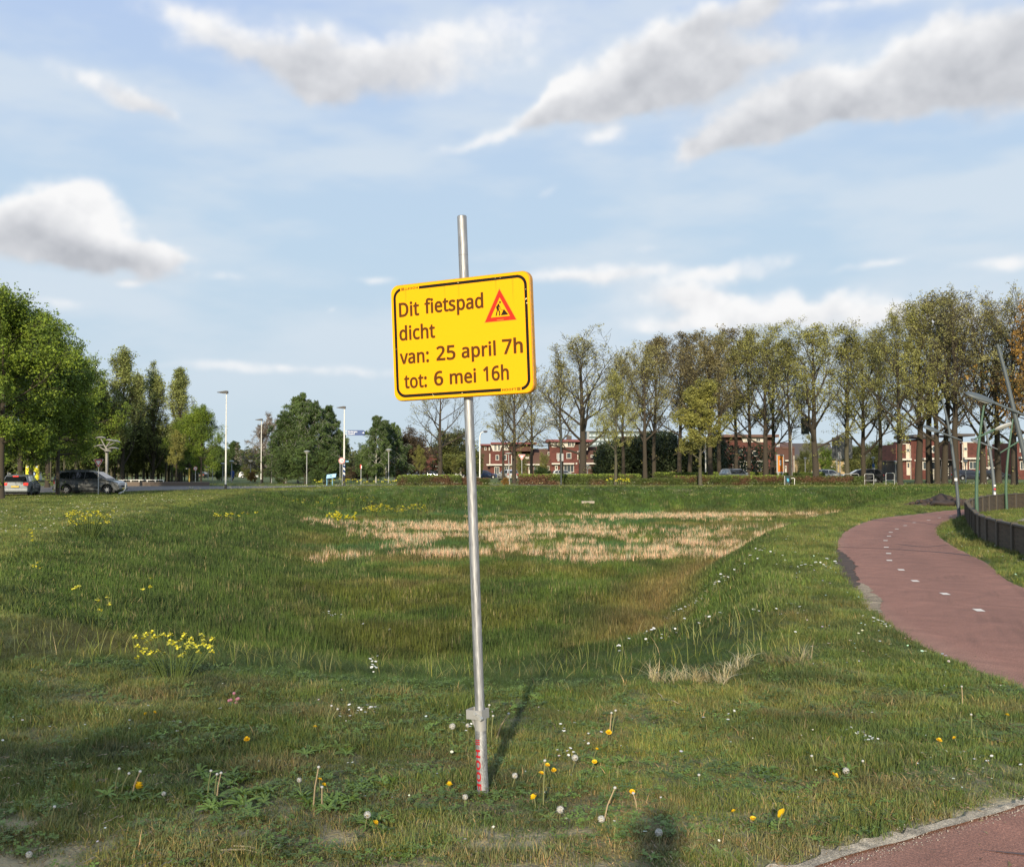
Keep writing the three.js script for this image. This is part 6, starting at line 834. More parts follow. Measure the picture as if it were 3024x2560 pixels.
// ---------------------------------------------------------------- trees
function growTree(seed, o) {                                           // wood and leaf places of one kind of tree, o.H metres tall
  const r = rng(seed), wood = new Geo(), sites = [], UP = new V3(0, 1, 0), rnd = () => r() - 0.5;
  const N = 9, tp = [], tr = []; let lx = 0, lz = 0;
  for (let k = 0; k <= N; k++) { const t = k / N; lx += rnd() * o.wob * o.H / N; lz += rnd() * o.wob * o.H / N; tp.push(new V3(lx * Math.min(1, k / 3), t * o.H * o.lead, lz * Math.min(1, k / 3))); tr.push(Math.max(0.02, o.r * (k === 0 ? 1.45 : 1) * Math.pow(1 - t * 0.96, o.taper || 0.9))); }
  tp.splice(1, 0, tp[0].clone().lerp(tp[1], 0.2)); tr.splice(1, 0, o.r * 1.02); tp[0].y = -0.2;
  wood.tube(tp, tr, 9);
  const trunkAt = (h) => { for (let k = 1; k < tp.length; k++) if (tp[k].y >= h) { const t = (h - tp[k - 1].y) / (tp[k].y - tp[k - 1].y); return [tp[k - 1].clone().lerp(tp[k], t), lerp(tr[k - 1], tr[k], t)]; } return [tp[tp.length - 1].clone(), tr[tr.length - 1]]; };
  const branch = (p, dir, len, rad, level) => {
    const seg = level === 1 ? 6 : level === 2 ? 3 : 2, pts = [p.clone()], rs = [rad], d = dir.clone(); let q = p.clone();
    for (let k = 1; k <= seg; k++) { d.x += rnd() * o.bendy; d.z += rnd() * o.bendy; d.y += rnd() * o.bendy * 0.6 + (level === 1 ? o.trop1 : level === 2 ? o.trop2 : o.trop3) / seg; d.normalize(); q = q.clone().addScaledVector(d, len / seg); pts.push(q); rs.push(rad * (1 - 0.86 * k / seg)); }
    wood.tube(pts, rs.map((x) => Math.max(x, o.minR)), level === 1 ? 6 : level === 2 ? 4 : 3);
    const along = (s) => { const f = s * seg, k = Math.min(seg - 1, Math.floor(f)); return [pts[k].clone().lerp(pts[k + 1], f - k), new V3().subVectors(pts[k + 1], pts[k]).normalize(), lerp(rs[k], rs[k + 1], f - k)]; };
    if (level < 3) {
      const n = level === 1 ? o.n2 : o.n3;
      for (let k = 0; k < n; k++) { const s = lerp(level === 1 ? o.from2 : 0.15, 1, (k + r()) / n), [pp, dd, rr] = along(s), side = new V3(rnd(), rnd() * 0.7, rnd()).cross(dd).normalize(), ang = lerp(o.fork * 0.6, o.fork * 1.25, r()); const nd = dd.clone().multiplyScalar(Math.cos(ang)).addScaledVector(side, Math.sin(ang)); nd.y += level === 1 ? o.lift : 0; nd.normalize(); branch(pp, nd, len * lerp(0.55, 0.30, s) * (0.7 + 0.6 * r()) * (level === 2 ? 1.15 : 1), Math.max(o.minR, rr * 0.55), level + 1); }
    }
    if (level >= 2) { const n = level === 3 ? o.leaves : Math.round(o.leaves * 0.6); for (let k = 0; k < n; k++) { const [pp] = along(lerp(o.leafFrom, 1.02, r())); sites.push(pp.add(new V3(rnd(), rnd() - o.hang, rnd()).multiplyScalar(o.loose))); } }
  };
  for (let k = 0; k < o.limbs; k++) {
    const t = Math.pow((k + 0.5 * r()) / o.limbs, 0.9), h = lerp(o.clear, o.H * o.lead * 0.97, t), [p, rad] = trunkAt(h), az = k * 2.39996 + r() * 0.9, ang = lerp(o.a0, o.a1, t) * (0.8 + 0.4 * r()) * RAD, len = o.reach * o.shape(t) * (0.6 + 0.75 * r());
    branch(p, new V3(Math.sin(ang) * Math.cos(az), Math.cos(ang), Math.sin(ang) * Math.sin(az)), len, clamp(rad * 0.62, o.minR, 0.022 * len + 0.04), 1);
  }
  // a few low twigs on the trunk
  for (let k = 0; k < (o.low || 0); k++) { const h = lerp(0.15, 1, r()) * o.clear, [p, rad] = trunkAt(h), az = r() * 6.283; branch(p, new V3(Math.cos(az), 0.5, Math.sin(az)).normalize(), o.reach * 0.16, 0.02, 3); }
  let top = 0; for (const q of sites) top = Math.max(top, q.y); return { wood: wood.build(), sites, top };
}
const OAK = { H: 15, r: 0.26, lead: 0.9, wob: 0.05, clear: 3.0, limbs: 19, a0: 60, a1: 20, reach: 6.3, shape: (t) => 0.95 - 0.52 * t * t, n2: 8, n3: 6, from2: 0.22, bendy: 0.26, trop1: 0.42, trop2: 0.25, trop3: 0.15, fork: 0.75, lift: 0.18, minR: 0.0085, leaves: 5, leafFrom: 0.25, loose: 0.45, hang: 0, low: 3, taper: 0.8 };
const KINDS = {
  bare: { ...OAK, clear: 3.0, limbs: 13, leaves: 2, a0: 66, reach: 6.2, low: 0 },
  oak: OAK,
  oak2: { ...OAK, clear: 4.2, limbs: 20, a0: 50, a1: 12, reach: 5.0, leaves: 6, wob: 0.09 },
  oak3: { ...OAK, clear: 3.2, limbs: 19, a0: 68, a1: 20, reach: 5.4, leaves: 6, trop1: 0.6, n2: 9 },
  slim: { ...OAK, r: 0.17, clear: 4.4, limbs: 16, a0: 44, a1: 12, reach: 3.9, leaves: 5, wob: 0.08 },
  young: { ...OAK, H: 10, r: 0.16, clear: 2.6, limbs: 18, a0: 60, a1: 18, reach: 3.4, leaves: 8, n2: 7, n3: 5, shape: (t) => 0.6 + 0.9 * t * (1 - t) - 0.2 * t },
  lime: { ...OAK, H: 13, r: 0.2, lead: 0.95, clear: 3.3, limbs: 30, a0: 92, a1: 22, reach: 4.5, shape: (t) => 0.62 + 1.5 * t * (1 - t) - 0.3 * t, n2: 8, n3: 6, trop1: 0.3, trop2: 0.0, trop3: -0.15, lift: 0.0, leaves: 8, leafFrom: 0, loose: 0.8, hang: 0.1, low: 2 },
  poplar: { ...OAK, H: 16, r: 0.17, lead: 0.96, clear: 1.8, limbs: 34, a0: 26, a1: 11, reach: 5.4, shape: (t) => 0.95 - 0.45 * t, n2: 8, n3: 4, trop1: 0.9, trop2: 0.7, trop3: 0.5, fork: 0.42, lift: 0.3, leaves: 7, leafFrom: 0.1, loose: 0.5, low: 0, bendy: 0.14 },
  birch: { ...OAK, H: 13, r: 0.15, lead: 0.97, clear: 1.6, limbs: 30, a0: 58, a1: 20, reach: 4.3, shape: (t) => 0.75 + 0.7 * t * (1 - t) - 0.45 * t, n2: 8, n3: 6, trop1: 0.1, trop2: -0.9, trop3: -2.2, lift: -0.05, fork: 0.7, leaves: 8, leafFrom: 0, loose: 0.4, hang: 0.5, low: 0 },
  cherry: { ...OAK, H: 10, r: 0.15, lead: 0.9, clear: 1.2, limbs: 20, a0: 74, a1: 30, reach: 4.4, shape: (t) => 1 - 0.55 * t, n2: 8, n3: 6, trop1: 0.2, trop2: 0.1, trop3: 0, leaves: 5, leafFrom: 0, loose: 0.3, low: 0 },
  parasol: { ...OAK, H: 8.8, r: 0.14, clear: 7.3, limbs: 16, a0: 95, a1: 60, reach: 2.1, shape: (t) => 1 - 0.3 * t, leaves: 4, leafFrom: 0, low: 0, trop1: 0.1, n2: 6, n3: 4 },
  bush: { ...OAK, H: 6, r: 0.1, lead: 0.7, clear: 0.25, limbs: 22, a0: 80, a1: 18, reach: 3.2, shape: (t) => 0.8, n2: 7, n3: 5, leaves: 7, leafFrom: 0, loose: 0.7, low: 0, trop1: 0.4 },
};
const LEAVES = { // [clump size, leaf geometry, colours light / mid / dark]
  spring: [0.19, LEAFG(101, 6, 0.31), [0.33, 0.33, 0.085], [0.25, 0.25, 0.065], [0.17, 0.17, 0.045]],
  sparse: [0.17, LEAFG(102, 5, 0.32), [0.35, 0.335, 0.12], [0.26, 0.25, 0.09], [0.18, 0.17, 0.06]],
  yellow: [0.21, LEAFG(103, 7, 0.34), [0.28, 0.275, 0.06], [0.20, 0.20, 0.045], [0.13, 0.135, 0.032]],
  brown: [0.18, LEAFG(104, 6, 0.32), [0.25, 0.215, 0.09], [0.18, 0.155, 0.065], [0.12, 0.10, 0.045]],
  copper: [0.25, LEAFG(105, 7, 0.33), [0.46, 0.25, 0.045], [0.32, 0.18, 0.035], [0.19, 0.115, 0.03]],
  green: [0.22, LEAFG(106, 7, 0.36), [0.20, 0.27, 0.022], [0.13, 0.195, 0.015], [0.08, 0.13, 0.011]],
  poplar: [0.21, LEAFG(107, 6, 0.34), [0.31, 0.35, 0.10], [0.23, 0.265, 0.075], [0.16, 0.19, 0.055]],
  birch: [0.21, LEAFG(108, 7, 0.36, 0.9), [0.10, 0.155, 0.036], [0.065, 0.11, 0.025], [0.042, 0.075, 0.02]],
  blossom: [0.22, LEAFG(109, 7, 0.32), [0.46, 0.42, 0.39], [0.22, 0.17, 0.13], [0.12, 0.10, 0.06]],
  shrub: [0.30, LEAFG(110, 8, 0.34), [0.14, 0.155, 0.032], [0.09, 0.105, 0.023], [0.055, 0.068, 0.016]],
  rusty: [0.28, LEAFG(111, 8, 0.34), [0.15, 0.10, 0.05], [0.105, 0.072, 0.036], [0.06, 0.045, 0.024]],
};
const barkMap = noiseMap(256, (u, v) => { const k = 0.72 + 0.75 * (tile(u * 1, v, 7, 4) - 0.5) + 0.45 * (n3(u * 60, v * 10, 2) - 0.5); return [104 * k, 88 * k, 70 * k]; }, 1); barkMap.colorSpace = THREE.SRGBColorSpace;
const M_BARK = std([0.058, 0.047, 0.034], 0.95), M_BARKG = std([0.09, 0.083, 0.055], 0.95), M_BIRCH = std([0.42, 0.41, 0.37], 0.8);
const BEHIND = [[-6.3, 20, 8.8, 81, 'parasol', 1.0, 'flat-crowned pruned tree standing behind the camera, shading the verge on the left'], [-8.6, 19, 8.9, 82, 'parasol', 1.15, 'second flat-crowned pruned tree behind the camera, further left']];
const treeCache = {};
function makeTree(kind, leafKind, seed, barkMat = M_BARK, thin = 1) {
  const key = [kind, leafKind, seed, thin, barkMat.uuid].join(); if (treeCache[key]) return treeCache[key];
  const o = KINDS[kind], { wood, sites, top } = growTree(seed, o), [size, geo, ...cols] = LEAVES[leafKind], r = rng(seed + 1), f = [];
  for (const s of sites) { if (r() > thin) continue; const n = fbm3(s.x * 0.35 + seed, s.y * 0.35, s.z * 0.35, 2), a = r() + 1.6 * (n - 0.5), c = a < 0.33 ? cols[2] : a < 0.8 ? cols[1] : cols[0], b = 0.75 + 0.5 * r(), k = size * (0.7 + 0.7 * r()) * (o.H > 11 ? 1 : 0.85); f.push([s.x, s.y, s.z, k, r() * 3, r() * 6.3, r() * 3, c.map((v) => v * b)]); }
  return treeCache[key] = { o, top, wood, crown: leafMesh(geo, f), barkMat };
}
const built = {};
function tree(name, kind, leafKind, seed, p, height, turn, label, group, wide = 1, barkMat = M_BARK, thin = 1, category = 'tree') {
  const d = makeTree(kind, leafKind, seed, barkMat, thin), key = [kind, leafKind, seed, thin, barkMat.uuid].join(), s = height / (d.top + 0.1); let t;
  if (built[key]) { t = built[key].clone(); t.userData = {}; t.name = numbered(name); t.position.copy(p); t.rotation.y = turn; scene.add(t); tag(t, label, category, group); }
  else { t = thing(name, label, category, p, turn, group); part('trunk', d.wood, d.barkMat, t); part('crown', d.crown, M_LEAFV, t); built[key] = t; }
  t.scale.set(s * wide, s, s * wide); return t;
}
const topOf = (sx, sy, D) => atS(sx, sy, D).y;
{
  const rowG = 'spring oaks in the row behind the hedges', R = [
    // src x, D, top y, kind, leaves, seed, wide, label
    [1300, 113, 1075, 'bare', 'sparse', 1, 1.1, 'nearly bare spreading tree left of the notice pole'],
    [1518, 105, 1035, 'oak3', 'sparse', 2, 0.92, 'oak with low spreading limbs just right of the notice pole', M_BARK, 0.9],
    [1486, 114, 1080, 'slim', 'sparse', 3, 0.9, 'thin trunk left beside the spreading oak, right of the notice pole', M_BARK, 0.7],
    [1569, 125, 1060, 'slim', 'sparse', 4, 1.0, 'thin leaning tree right of the low give-way sign', M_BARK, 0.8],
    [1720, 101, 960, 'oak', 'sparse', 5, 1.3, 'big oak with a thick forked trunk, first tall one right of the yellow notice'],
    [1660, 122, 1010, 'slim', 'sparse', 3, 1.0, 'slim tree behind the slim dark lamp post', M_BARK, 0.7],
    [1818, 92, 1080, 'young', 'spring', 6, 0.8, 'slender young tree standing in front of the hedge, grey green trunk', M_BARKG],
    [1840, 124, 1020, 'slim', 'sparse', 4, 1.0, 'slim tree behind the slender young tree'],
    [1905, 104, 1000, 'oak2', 'sparse', 7, 0.85, 'straight oak at the left end of the second hedge row'],
    [1932, 112, 985, 'slim', 'brown', 8, 1.0, 'brownish slim tree close beside the straight oak'],
    [2005, 118, 970, 'slim', 'brown', 9, 1.1, 'brownish tree just left of the yellow-green young tree', M_BARK],
    [2036, 124, 975, 'slim', 'sparse', 3, 1.1, 'slim tree behind the yellow-green young tree'],
    [2068, 93, 1108, 'young', 'yellow', 10, 1.05, 'small yellow-green tree in front of the row, low rounded crown', M_BARKG],
    [2098, 104, 965, 'oak2', 'brown', 11, 0.95, 'thick brownish oak behind the yellow-green young tree'],
    [2125, 113, 972, 'slim', 'sparse', 8, 1.0, 'slim tree right of the thick brownish oak'],
    [2175, 117, 960, 'slim', 'brown', 9, 1.0, 'slim tree over the roof of the estate car, left one'],
    [2212, 112, 955, 'slim', 'spring', 4, 1.0, 'slim tree over the bonnet of the estate car', M_BARK],
    [2262, 104, 945, 'oak', 'spring', 12, 0.9, 'oak left of the poster case'],
    [2280, 108, 950, 'slim', 'spring', 3, 1.0, 'slim companion trunk touching the oak by the poster case'],
    [2333, 98, 985, 'slim', 'spring', 8, 0.8, 'thin tree standing in front of the signal mast', M_BARK, 0.8],
    [2410, 96, 930, 'oak3', 'spring', 13, 0.96, 'stoutest oak of the row, right of the traffic signal'],
    [2503, 99, 945, 'slim', 'spring', 4, 1.1, 'straight slim tree in front of the large sign back', M_BARKG],
    [2550, 101, 955, 'oak', 'spring', 14, 0.85, 'dark oak trunk in front of the black hatchback'],
    [2598, 112, 960, 'slim', 'spring', 3, 1.1, 'thin dark trunk beside the orange banner'],
    [2658, 94, 895, 'oak3', 'spring', 15, 0.86, 'stout oak on the lawn with a low bough, left of the right brick houses'],
    [2712, 105, 870, 'oak2', 'spring', 16, 0.95, 'oak before the cream panel brick house, left trunk of its group'],
    [2745, 108, 850, 'slim', 'sparse', 8, 1.2, 'slim trunk in front of the square house window'],
    [2768, 103, 845, 'oak', 'spring', 17, 0.8, 'broad trunk of the group before the carport'],
    [2788, 107, 850, 'slim', 'sparse', 9, 1.2, 'slim trunk at the right of the carport group'],
    [2822, 100, 838, 'oak2', 'sparse', 18, 0.9, 'oak behind the leaning lamp at the fence end'],
    [2904, 100, 850, 'oak', 'sparse', 5, 0.85, 'oak behind the bright green leaning lamp'],
    [2948, 106, 860, 'oak2', 'brown', 11, 0.9, 'brownish oak between the two rear leaning lamps'],
    [2995, 96, 830, 'oak3', 'sparse', 19, 0.85, 'oak with thin pale leaves before the copper leaved oak at the right edge'],
    [3050, 92, 860, 'oak', 'copper', 20, 0.62, 'copper leaved oak cut by the right edge of the picture'],
    [3110, 96, 850, 'oak2', 'copper', 20, 1.0, 'copper leaved oak just outside the right edge'],
  ];
  for (const [sx, D, top, kind, lf, seed, wide, label, bark, thin] of R) { const p = onGround(sx, D), h = topOf(sx, top, D) - p.y; tree(kind === 'young' ? 'young_tree' : 'oak_tree', kind, lf, seed, p, h, sx * 1.7, label, undefined, wide * (kind === 'young' ? 1.2 : 1.3), bark || M_BARK, (thin ?? 1) * (lf === 'yellow' ? 0.75 : sx > 2690 ? 0.25 : 0.40)); }
  // the green trees on the left
  const L = [
    [4, 66, 840, 'lime', 'green', 31, 1.12, 'big green tree at the left edge of the picture, nearest trunk'],
    [92, 77, 900, 'lime', 'green', 32, 1.0, 'green tree whose trunk stands before the silver car'],
    [171, 77, 985, 'lime', 'green', 33, 0.95, 'green tree whose trunk stands at the tail of the grey minivan'],
    [-70, 72, 845, 'lime', 'green', 32, 1.2, 'green tree just outside the left edge'],
    [60, 96, 930, 'lime', 'green', 31, 1.1, 'green tree behind the yellow advertising board'],
    [140, 98, 950, 'lime', 'green', 33, 1.15, 'green tree behind the first trunks, over the minivan tail'],
    [225, 118, 1030, 'lime', 'green', 32, 1.0, 'green tree behind the minivan roof'],
    [280, 122, 1150, 'lime', 'shrub', 34, 1.1, 'dull green tree left behind the steel sculpture'],
    [340, 132, 1225, 'lime', 'shrub', 34, 1.2, 'dull green tree right behind the steel sculpture'],
    [425, 136, 1240, 'lime', 'shrub', 35, 1.2, 'dull green tree behind the white railing'],
    [500, 140, 1235, 'lime', 'green', 33, 1.0, 'green tree behind the small yellowish tree'],
    [300, 142, 1085, 'poplar', 'poplar', 41, 1.5, 'leftmost slender poplar, half behind the green trees'],
    [362, 128, 1012, 'poplar', 'poplar', 42, 1.6, 'tallest slender poplar with a square top'],
    [405, 138, 1090, 'poplar', 'poplar', 44, 1.5, 'lower slender poplar filling the gap right of the tallest one'],
    [250, 138, 1060, 'poplar', 'poplar', 43, 1.5, 'slender poplar half hidden behind the big green trees'],
    [452, 134, 1058, 'poplar', 'poplar', 43, 1.45, 'slender poplar between the tallest one and the right one'],
    [528, 132, 1070, 'poplar', 'poplar', 44, 1.5, 'right slender poplar with open lower branches'],
    [594, 122, 1190, 'lime', 'green', 31, 0.92, 'fresh green tree at the right end of the wood'],
    [560, 130, 1215, 'lime', 'green', 35, 1.0, 'fresh green tree beside the right slender poplar'],
    [520, 109, 1265, 'young', 'yellow', 36, 0.95, 'small yellowish green tree before the wood, right of the white railing'],
    [640, 215, 1310, 'lime', 'birch', 51, 1.1, 'distant grey-green tree left of the tall white lamp post'],
    [690, 225, 1300, 'birch', 'birch', 52, 1.2, 'distant open tree right of the tall white lamp post'],
    [740, 190, 1335, 'bush', 'shrub', 53, 1.2, 'distant low green bush before the blossoming tree'],
    [655, 170, 1350, 'bush', 'birch', 54, 1.3, 'distant dark bush behind the tall white lamp post'],
  ];
  for (const [sx, D, top, kind, lf, seed, wide, label] of L) { const p = onGround(sx, D), h = topOf(sx, top, D) - p.y; tree(kind === 'poplar' ? 'poplar_tree' : kind === 'bush' ? 'bush' : kind === 'young' ? 'young_tree' : 'leafy_tree', kind, lf, seed, p, h, sx * 2.3, label, undefined, wide, M_BARK, kind === 'poplar' ? 0.40 : 0.62); }
  const B = [
    [880, 134, 1155, 'birch', 'birch', 61, 1.15, 'tallest weeping birch, middle of the dark clump', M_BIRCH],
    [925, 128, 1180, 'birch', 'birch', 62, 1.2, 'weeping birch with a bright white upper trunk', M_BIRCH],
    [975, 132, 1195, 'birch', 'birch', 63, 1.0, 'weeping birch at the right side of the dark clump', M_BIRCH],
    [845, 132, 1215, 'birch', 'birch', 64, 1.2, 'weeping birch at the left side of the dark clump', M_BIRCH],
    [1003, 130, 1265, 'birch', 'birch', 62, 0.9, 'low right shoulder of the birch clump by the striped lamp post', M_BIRCH],
    [900, 124, 1290, 'bush', 'birch', 65, 1.3, 'dark bush under the tallest birch', M_BARK],
    [960, 124, 1310, 'bush', 'birch', 66, 1.3, 'dark bush behind the blue information panel', M_BARK],
    [840, 126, 1310, 'bush', 'birch', 65, 1.3, 'dark bush at the left foot of the birches', M_BARK],
    [775, 138, 1225, 'cherry', 'blossom', 67, 1.0, 'tree with faint whitish blossom left of the birches', M_BARK],
    [800, 142, 1210, 'cherry', 'blossom', 68, 0.9, 'second blossoming tree touching the birches', M_BARK],
    [1110, 126, 1225, 'birch', 'birch', 63, 0.95, 'birch with white trunk right of the blue direction sign', M_BIRCH],
    [1140, 130, 1238, 'birch', 'birch', 64, 0.9, 'birch behind the pale dome lamp', M_BIRCH],
    [1165, 134, 1245, 'birch', 'birch', 61, 0.95, 'rightmost birch of the second clump', M_BIRCH],
    [1085, 130, 1300, 'bush', 'birch', 66, 1.1, 'dark bush at the foot of the second birch clump', M_BARK],
    [1215, 140, 1255, 'bush', 'rusty', 69, 1.3, 'large reddish brown bush left of the bare tree', M_BARK],
    [1170, 150, 1290, 'bush', 'shrub', 70, 1.2, 'olive bush between the birches and the reddish bush', M_BARK],
    [1240, 118, 1310, 'young', 'yellow', 71, 1.0, 'light green young tree before the leftmost brick house', M_BARKG],
    [1330, 150, 1260, 'bush', 'shrub', 70, 1.4, 'dense olive green bush behind the bare tree', M_BARK],
    [1365, 155, 1290, 'bush', 'birch', 66, 0.9, 'dark evergreen bush just left of the notice pole', M_BARK],
    [1340, 132, 1345, 'young', 'yellow', 71, 0.9, 'small light green tree before the white-edged canopy', M_BARKG],
    [1050, 165, 1372, 'bush', 'rusty', 69, 1.8, 'low reddish bush seen between the two birch clumps', M_BARK],
    [1020, 180, 1376, 'bush', 'shrub', 70, 1.8, 'low olive bush seen behind the striped lamp post', M_BARK],
    [1540, 165, 1330, 'bush', 'yellow', 72, 0.9, 'light green shrub by the house, behind the give-way sign', M_BARK],
    [1605, 185, 1330, 'bush', 'yellow', 72, 0.7, 'light green shrub before the white stair windows', M_BARK],
    [1760, 135, 1372, 'bush', 'shrub', 70, 1.3, 'dark low bush behind the hedge, right of the thick forked oak', M_BARK],
    [2376, 210, 1325, 'bush', 'shrub', 70, 0.8, 'green bush before the dark tiled roof', M_BARK],
    [2395, 270, 1275, 'cherry', 'spring', 73, 1.0, 'distant pale tree in the gap right of the signal', M_BARK],
    [2440, 230, 1310, 'bush', 'green', 72, 1.2, 'green bush behind the stoutest oak', M_BARK],
    [2530, 230, 1305, 'bush', 'shrub', 70, 1.5, 'broad green bush behind the large sign back', M_BARK],
    [2600, 200, 1300, 'bush', 'shrub', 72, 1.4, 'broad green bush over the dark shed', M_BARK],
    [2640, 205, 1296, 'bush', 'green', 70, 1.2, 'green bush left of the brick house with the cream panel', M_BARK],
    [2800, 215, 1300, 'bush', 'green', 72, 1.1, 'green tree seen between the two right brick houses', M_BARK],
    [2965, 190, 1290, 'bush', 'green', 70, 1.2, 'green tree behind the pergola', M_BARK],
    [1410, 175, 1330, 'bush', 'shrub', 72, 0.8, 'olive shrub hidden behind the notice pole', M_BARK],
  ];
  for (const [sx, D, top, kind, lf, seed, wide, label, bark] of B) { const p = onGround(sx, D), h = topOf(sx, top, D) - p.y; tree(kind === 'birch' ? 'birch_tree' : kind === 'bush' ? 'bush' : kind === 'cherry' ? 'blossoming_tree' : 'young_tree', kind, lf, seed, p, h, sx * 3.1, label, undefined, wide, bark, kind === 'birch' ? 0.6 : 0.45); }
  // small forsythia by the white car
  { const p = onGround(1493, 95), t = tree('yellow_shrub', 'bush', 'copper', 75, p, 0.75, 0.4, 'small orange-yellow shrub at the foot of the thin trunk beside the white car', undefined, 1.3); t.userData.category = 'shrub'; const q = onGround(746, 150), u = tree('straw_shrub', 'bush', 'copper', 75, q, 1.5, 1.4, 'small tawny shrub at the foot of the blossoming tree', undefined, 1.1); u.userData.category = 'shrub'; }
  { const p = onGround(1600, 150), t = tree('evergreen_shrub', 'bush', 'birch', 66, p, 2.1, 2, 'dark rounded evergreen shrub before the lower brick wall', undefined, 1.9); t.userData.category = 'shrub'; }
  // dark trunks and undergrowth of the wood behind the left road, evergreen scrub behind the middle trunks, far tree line
  let tris = 0, uniq = new Set(), ut = 0; scene.traverse((m) => { if (m.isMesh && !uniq.has(m.geometry)) { uniq.add(m.geometry); ut += (m.geometry.index ? m.geometry.index.count : m.geometry.attributes.position.count) / 3; } if (m.isMesh && !m.isInstancedMesh) tris += (m.geometry.index ? m.geometry.index.count : m.geometry.attributes.position.count) / 3; }); console.log('triangles', Math.round(tris), 'unique', Math.round(ut), 'unique trees', Object.keys(treeCache).length);
  const r = rng(91), wood = new Field('woodland', [LEAFG(120, 14, 0.30)], M_LEAF, 'dense dark undergrowth of the wood behind the left road'); wood.category = 'woodland';
  for (let k = 0; k < 9000; k++) { const sx = lerp(-260, 590, r()), D = 150 + 26 * r(), x = xAt(sx, D), top = 4.5 + 4.5 * fbm2(x * 0.12, 3, 3), y = 2.2 + (top - 2.2) * r(); const b = 0.6 + 0.7 * r(); wood.add(r, x, y, -D, 0.7, 0.7, mix([0.05, 0.075, 0.016], [0.085, 0.10, 0.025], r()).map((v) => v * b), 3); }
  wood.build();
  const wt = new Geo(); for (let k = 0; k < 90; k++) { const D = 138 + 40 * r(), x = xAt(lerp(-250, 585, r()), D), y = H(x, D); wt.tube([new V3(x, y - 0.2, -D), new V3(x + (r() - 0.5) * 0.3, y + 3, -D), new V3(x + (r() - 0.5) * 0.8, y + 7, -D)], [0.16, 0.12, 0.08].map((v) => v * (0.6 + 0.8 * r())), 6); }
  { const m = part('woodland_trunks', wt.build(), M_BARKG, scene); m.userData.kind = 'stuff'; m.userData.label = 'thin grey trunks standing in the dark wood on the left'; }
  const scrub = new Field('evergreen_scrub', [LEAFG(121, 14, 0.30)], M_LEAF, 'dark evergreen scrub between the trunks in the middle of the row');
  for (let k = 0; k < 6500; k++) { const sx = lerp(1760, r() < 0.75 ? 2140 : 2290, r()), D = 128 + 14 * r(), x = xAt(sx, D), top = 3.2 + 6.2 * fbm2(x * 0.2 + 5, 8, 3) * (0.5 + 0.5 * smoothstep(Math.abs(sx - 1970), 300, 60)), y = 0.6 + (top - 0.4) * Math.pow(r(), 1.25); const b = 0.6 + 0.7 * r(); if (r() < 0.4 && fbm2(x * 0.6, y * 0.6, 2) > 0.5) continue; scrub.add(r, x, y, -D, 0.5, 0.5, mix([0.028, 0.048, 0.014], [0.06, 0.075, 0.02], r() ** 2).map((v) => v * b), 3); }
  scrub.build();
  const line = new Field('far_trees', [LEAFG(122, 16, 0.30)], M_LEAF, 'low far tree line along the horizon');
  for (let k = 0; k < 16000; k++) { const D = 330 + 60 * r(), x = (2 * r() - 1) * 0.62 * D, top = 4.5 + 7 * fbm2(x * 0.03, 1, 4), y = top * r(); const b = 0.6 + 0.7 * r(); line.add(r, x, y, -D, 1.5, 1.5, mix([0.06, 0.08, 0.03], [0.11, 0.115, 0.045], r()).map((v) => v * b), 3); }
  line.build();
  // trees behind the photographer, whose shade falls on the foreground
  for (const [x, z, h, seed, kind, w, label] of BEHIND) tree('leafy_tree', kind, 'green', seed, new V3(x, 0, z), h, x, label, undefined, w, M_BARK, 0.55);
}

// ---------------------------------------------------------------- flowers and weeds
const M_YEL = std([0.80, 0.52, 0.01], 0.6, 0, { side: THREE.DoubleSide }), M_MUST = std([0.66, 0.60, 0.04], 0.6, 0, { side: THREE.DoubleSide }), M_STEM = std([0.19, 0.20, 0.075], 0.7), M_STALK = std([0.40, 0.30, 0.17], 0.7), M_CLOCK = std([0.52, 0.51, 0.47], 0.9, 0, { side: THREE.DoubleSide }), M_DAISY = std([0.78, 0.77, 0.72], 0.7, 0, { side: THREE.DoubleSide }), M_MSTEM = std([0.10, 0.145, 0.03], 0.7), M_WEED = std([0.095, 0.155, 0.03], 0.6, 0, { side: THREE.DoubleSide }), M_PINK = std([0.42, 0.17, 0.22], 0.7, 0, { side: THREE.DoubleSide });
function petals(n, r0, r1, lift, w, rings = 1, seed = 1) { const r = rng(seed), g = new Geo(); for (let q = 0; q < rings; q++) for (let k = 0; k < n; k++) { const a = (k + 0.5 * q + 0.3 * r()) / n * 6.283, R = r1 * (1 - 0.25 * q), c = Math.cos(a), s = Math.sin(a), y = lift * (0.6 + q * 0.5), v = [[c * r0 - s * w * 0.5, 0.001 * q, s * r0 + c * w * 0.5], [c * r0 + s * w * 0.5, 0.001 * q, s * r0 - c * w * 0.5], [c * R + s * w * 0.6, y, s * R - c * w * 0.6], [c * R * 1.06, y * 0.95, s * R * 1.06], [c * R - s * w * 0.6, y, s * R + c * w * 0.6]].map((p) => g.v(...p)); g.face(...v); } return g.build(false); }
const G_DAND = petals(20, 0.002, 0.021, 0.006, 0.0062, 3, 4), G_SEED = (() => { const r = rng(8), g = new Geo(); for (let k = 0; k < 190; k++) { const u = 2 * r() - 1, a = r() * 6.283, s = Math.sqrt(1 - u * u), d = new V3(s * Math.cos(a), u, s * Math.sin(a)), t = new V3(r() - 0.5, r() - 0.5, r() - 0.5).cross(d).normalize(), b = new V3().crossVectors(d, t), c = d.clone().multiplyScalar(0.019 + 0.002 * r()); const v = [[1, 0], [-0.5, 0.87], [-0.5, -0.87]].map(([x, y]) => c.clone().addScaledVector(t, x * 0.0042).addScaledVector(b, y * 0.0042)).map((p) => g.v(p.x, p.y, p.z)); g.face(...v); } return g.build(false); })();
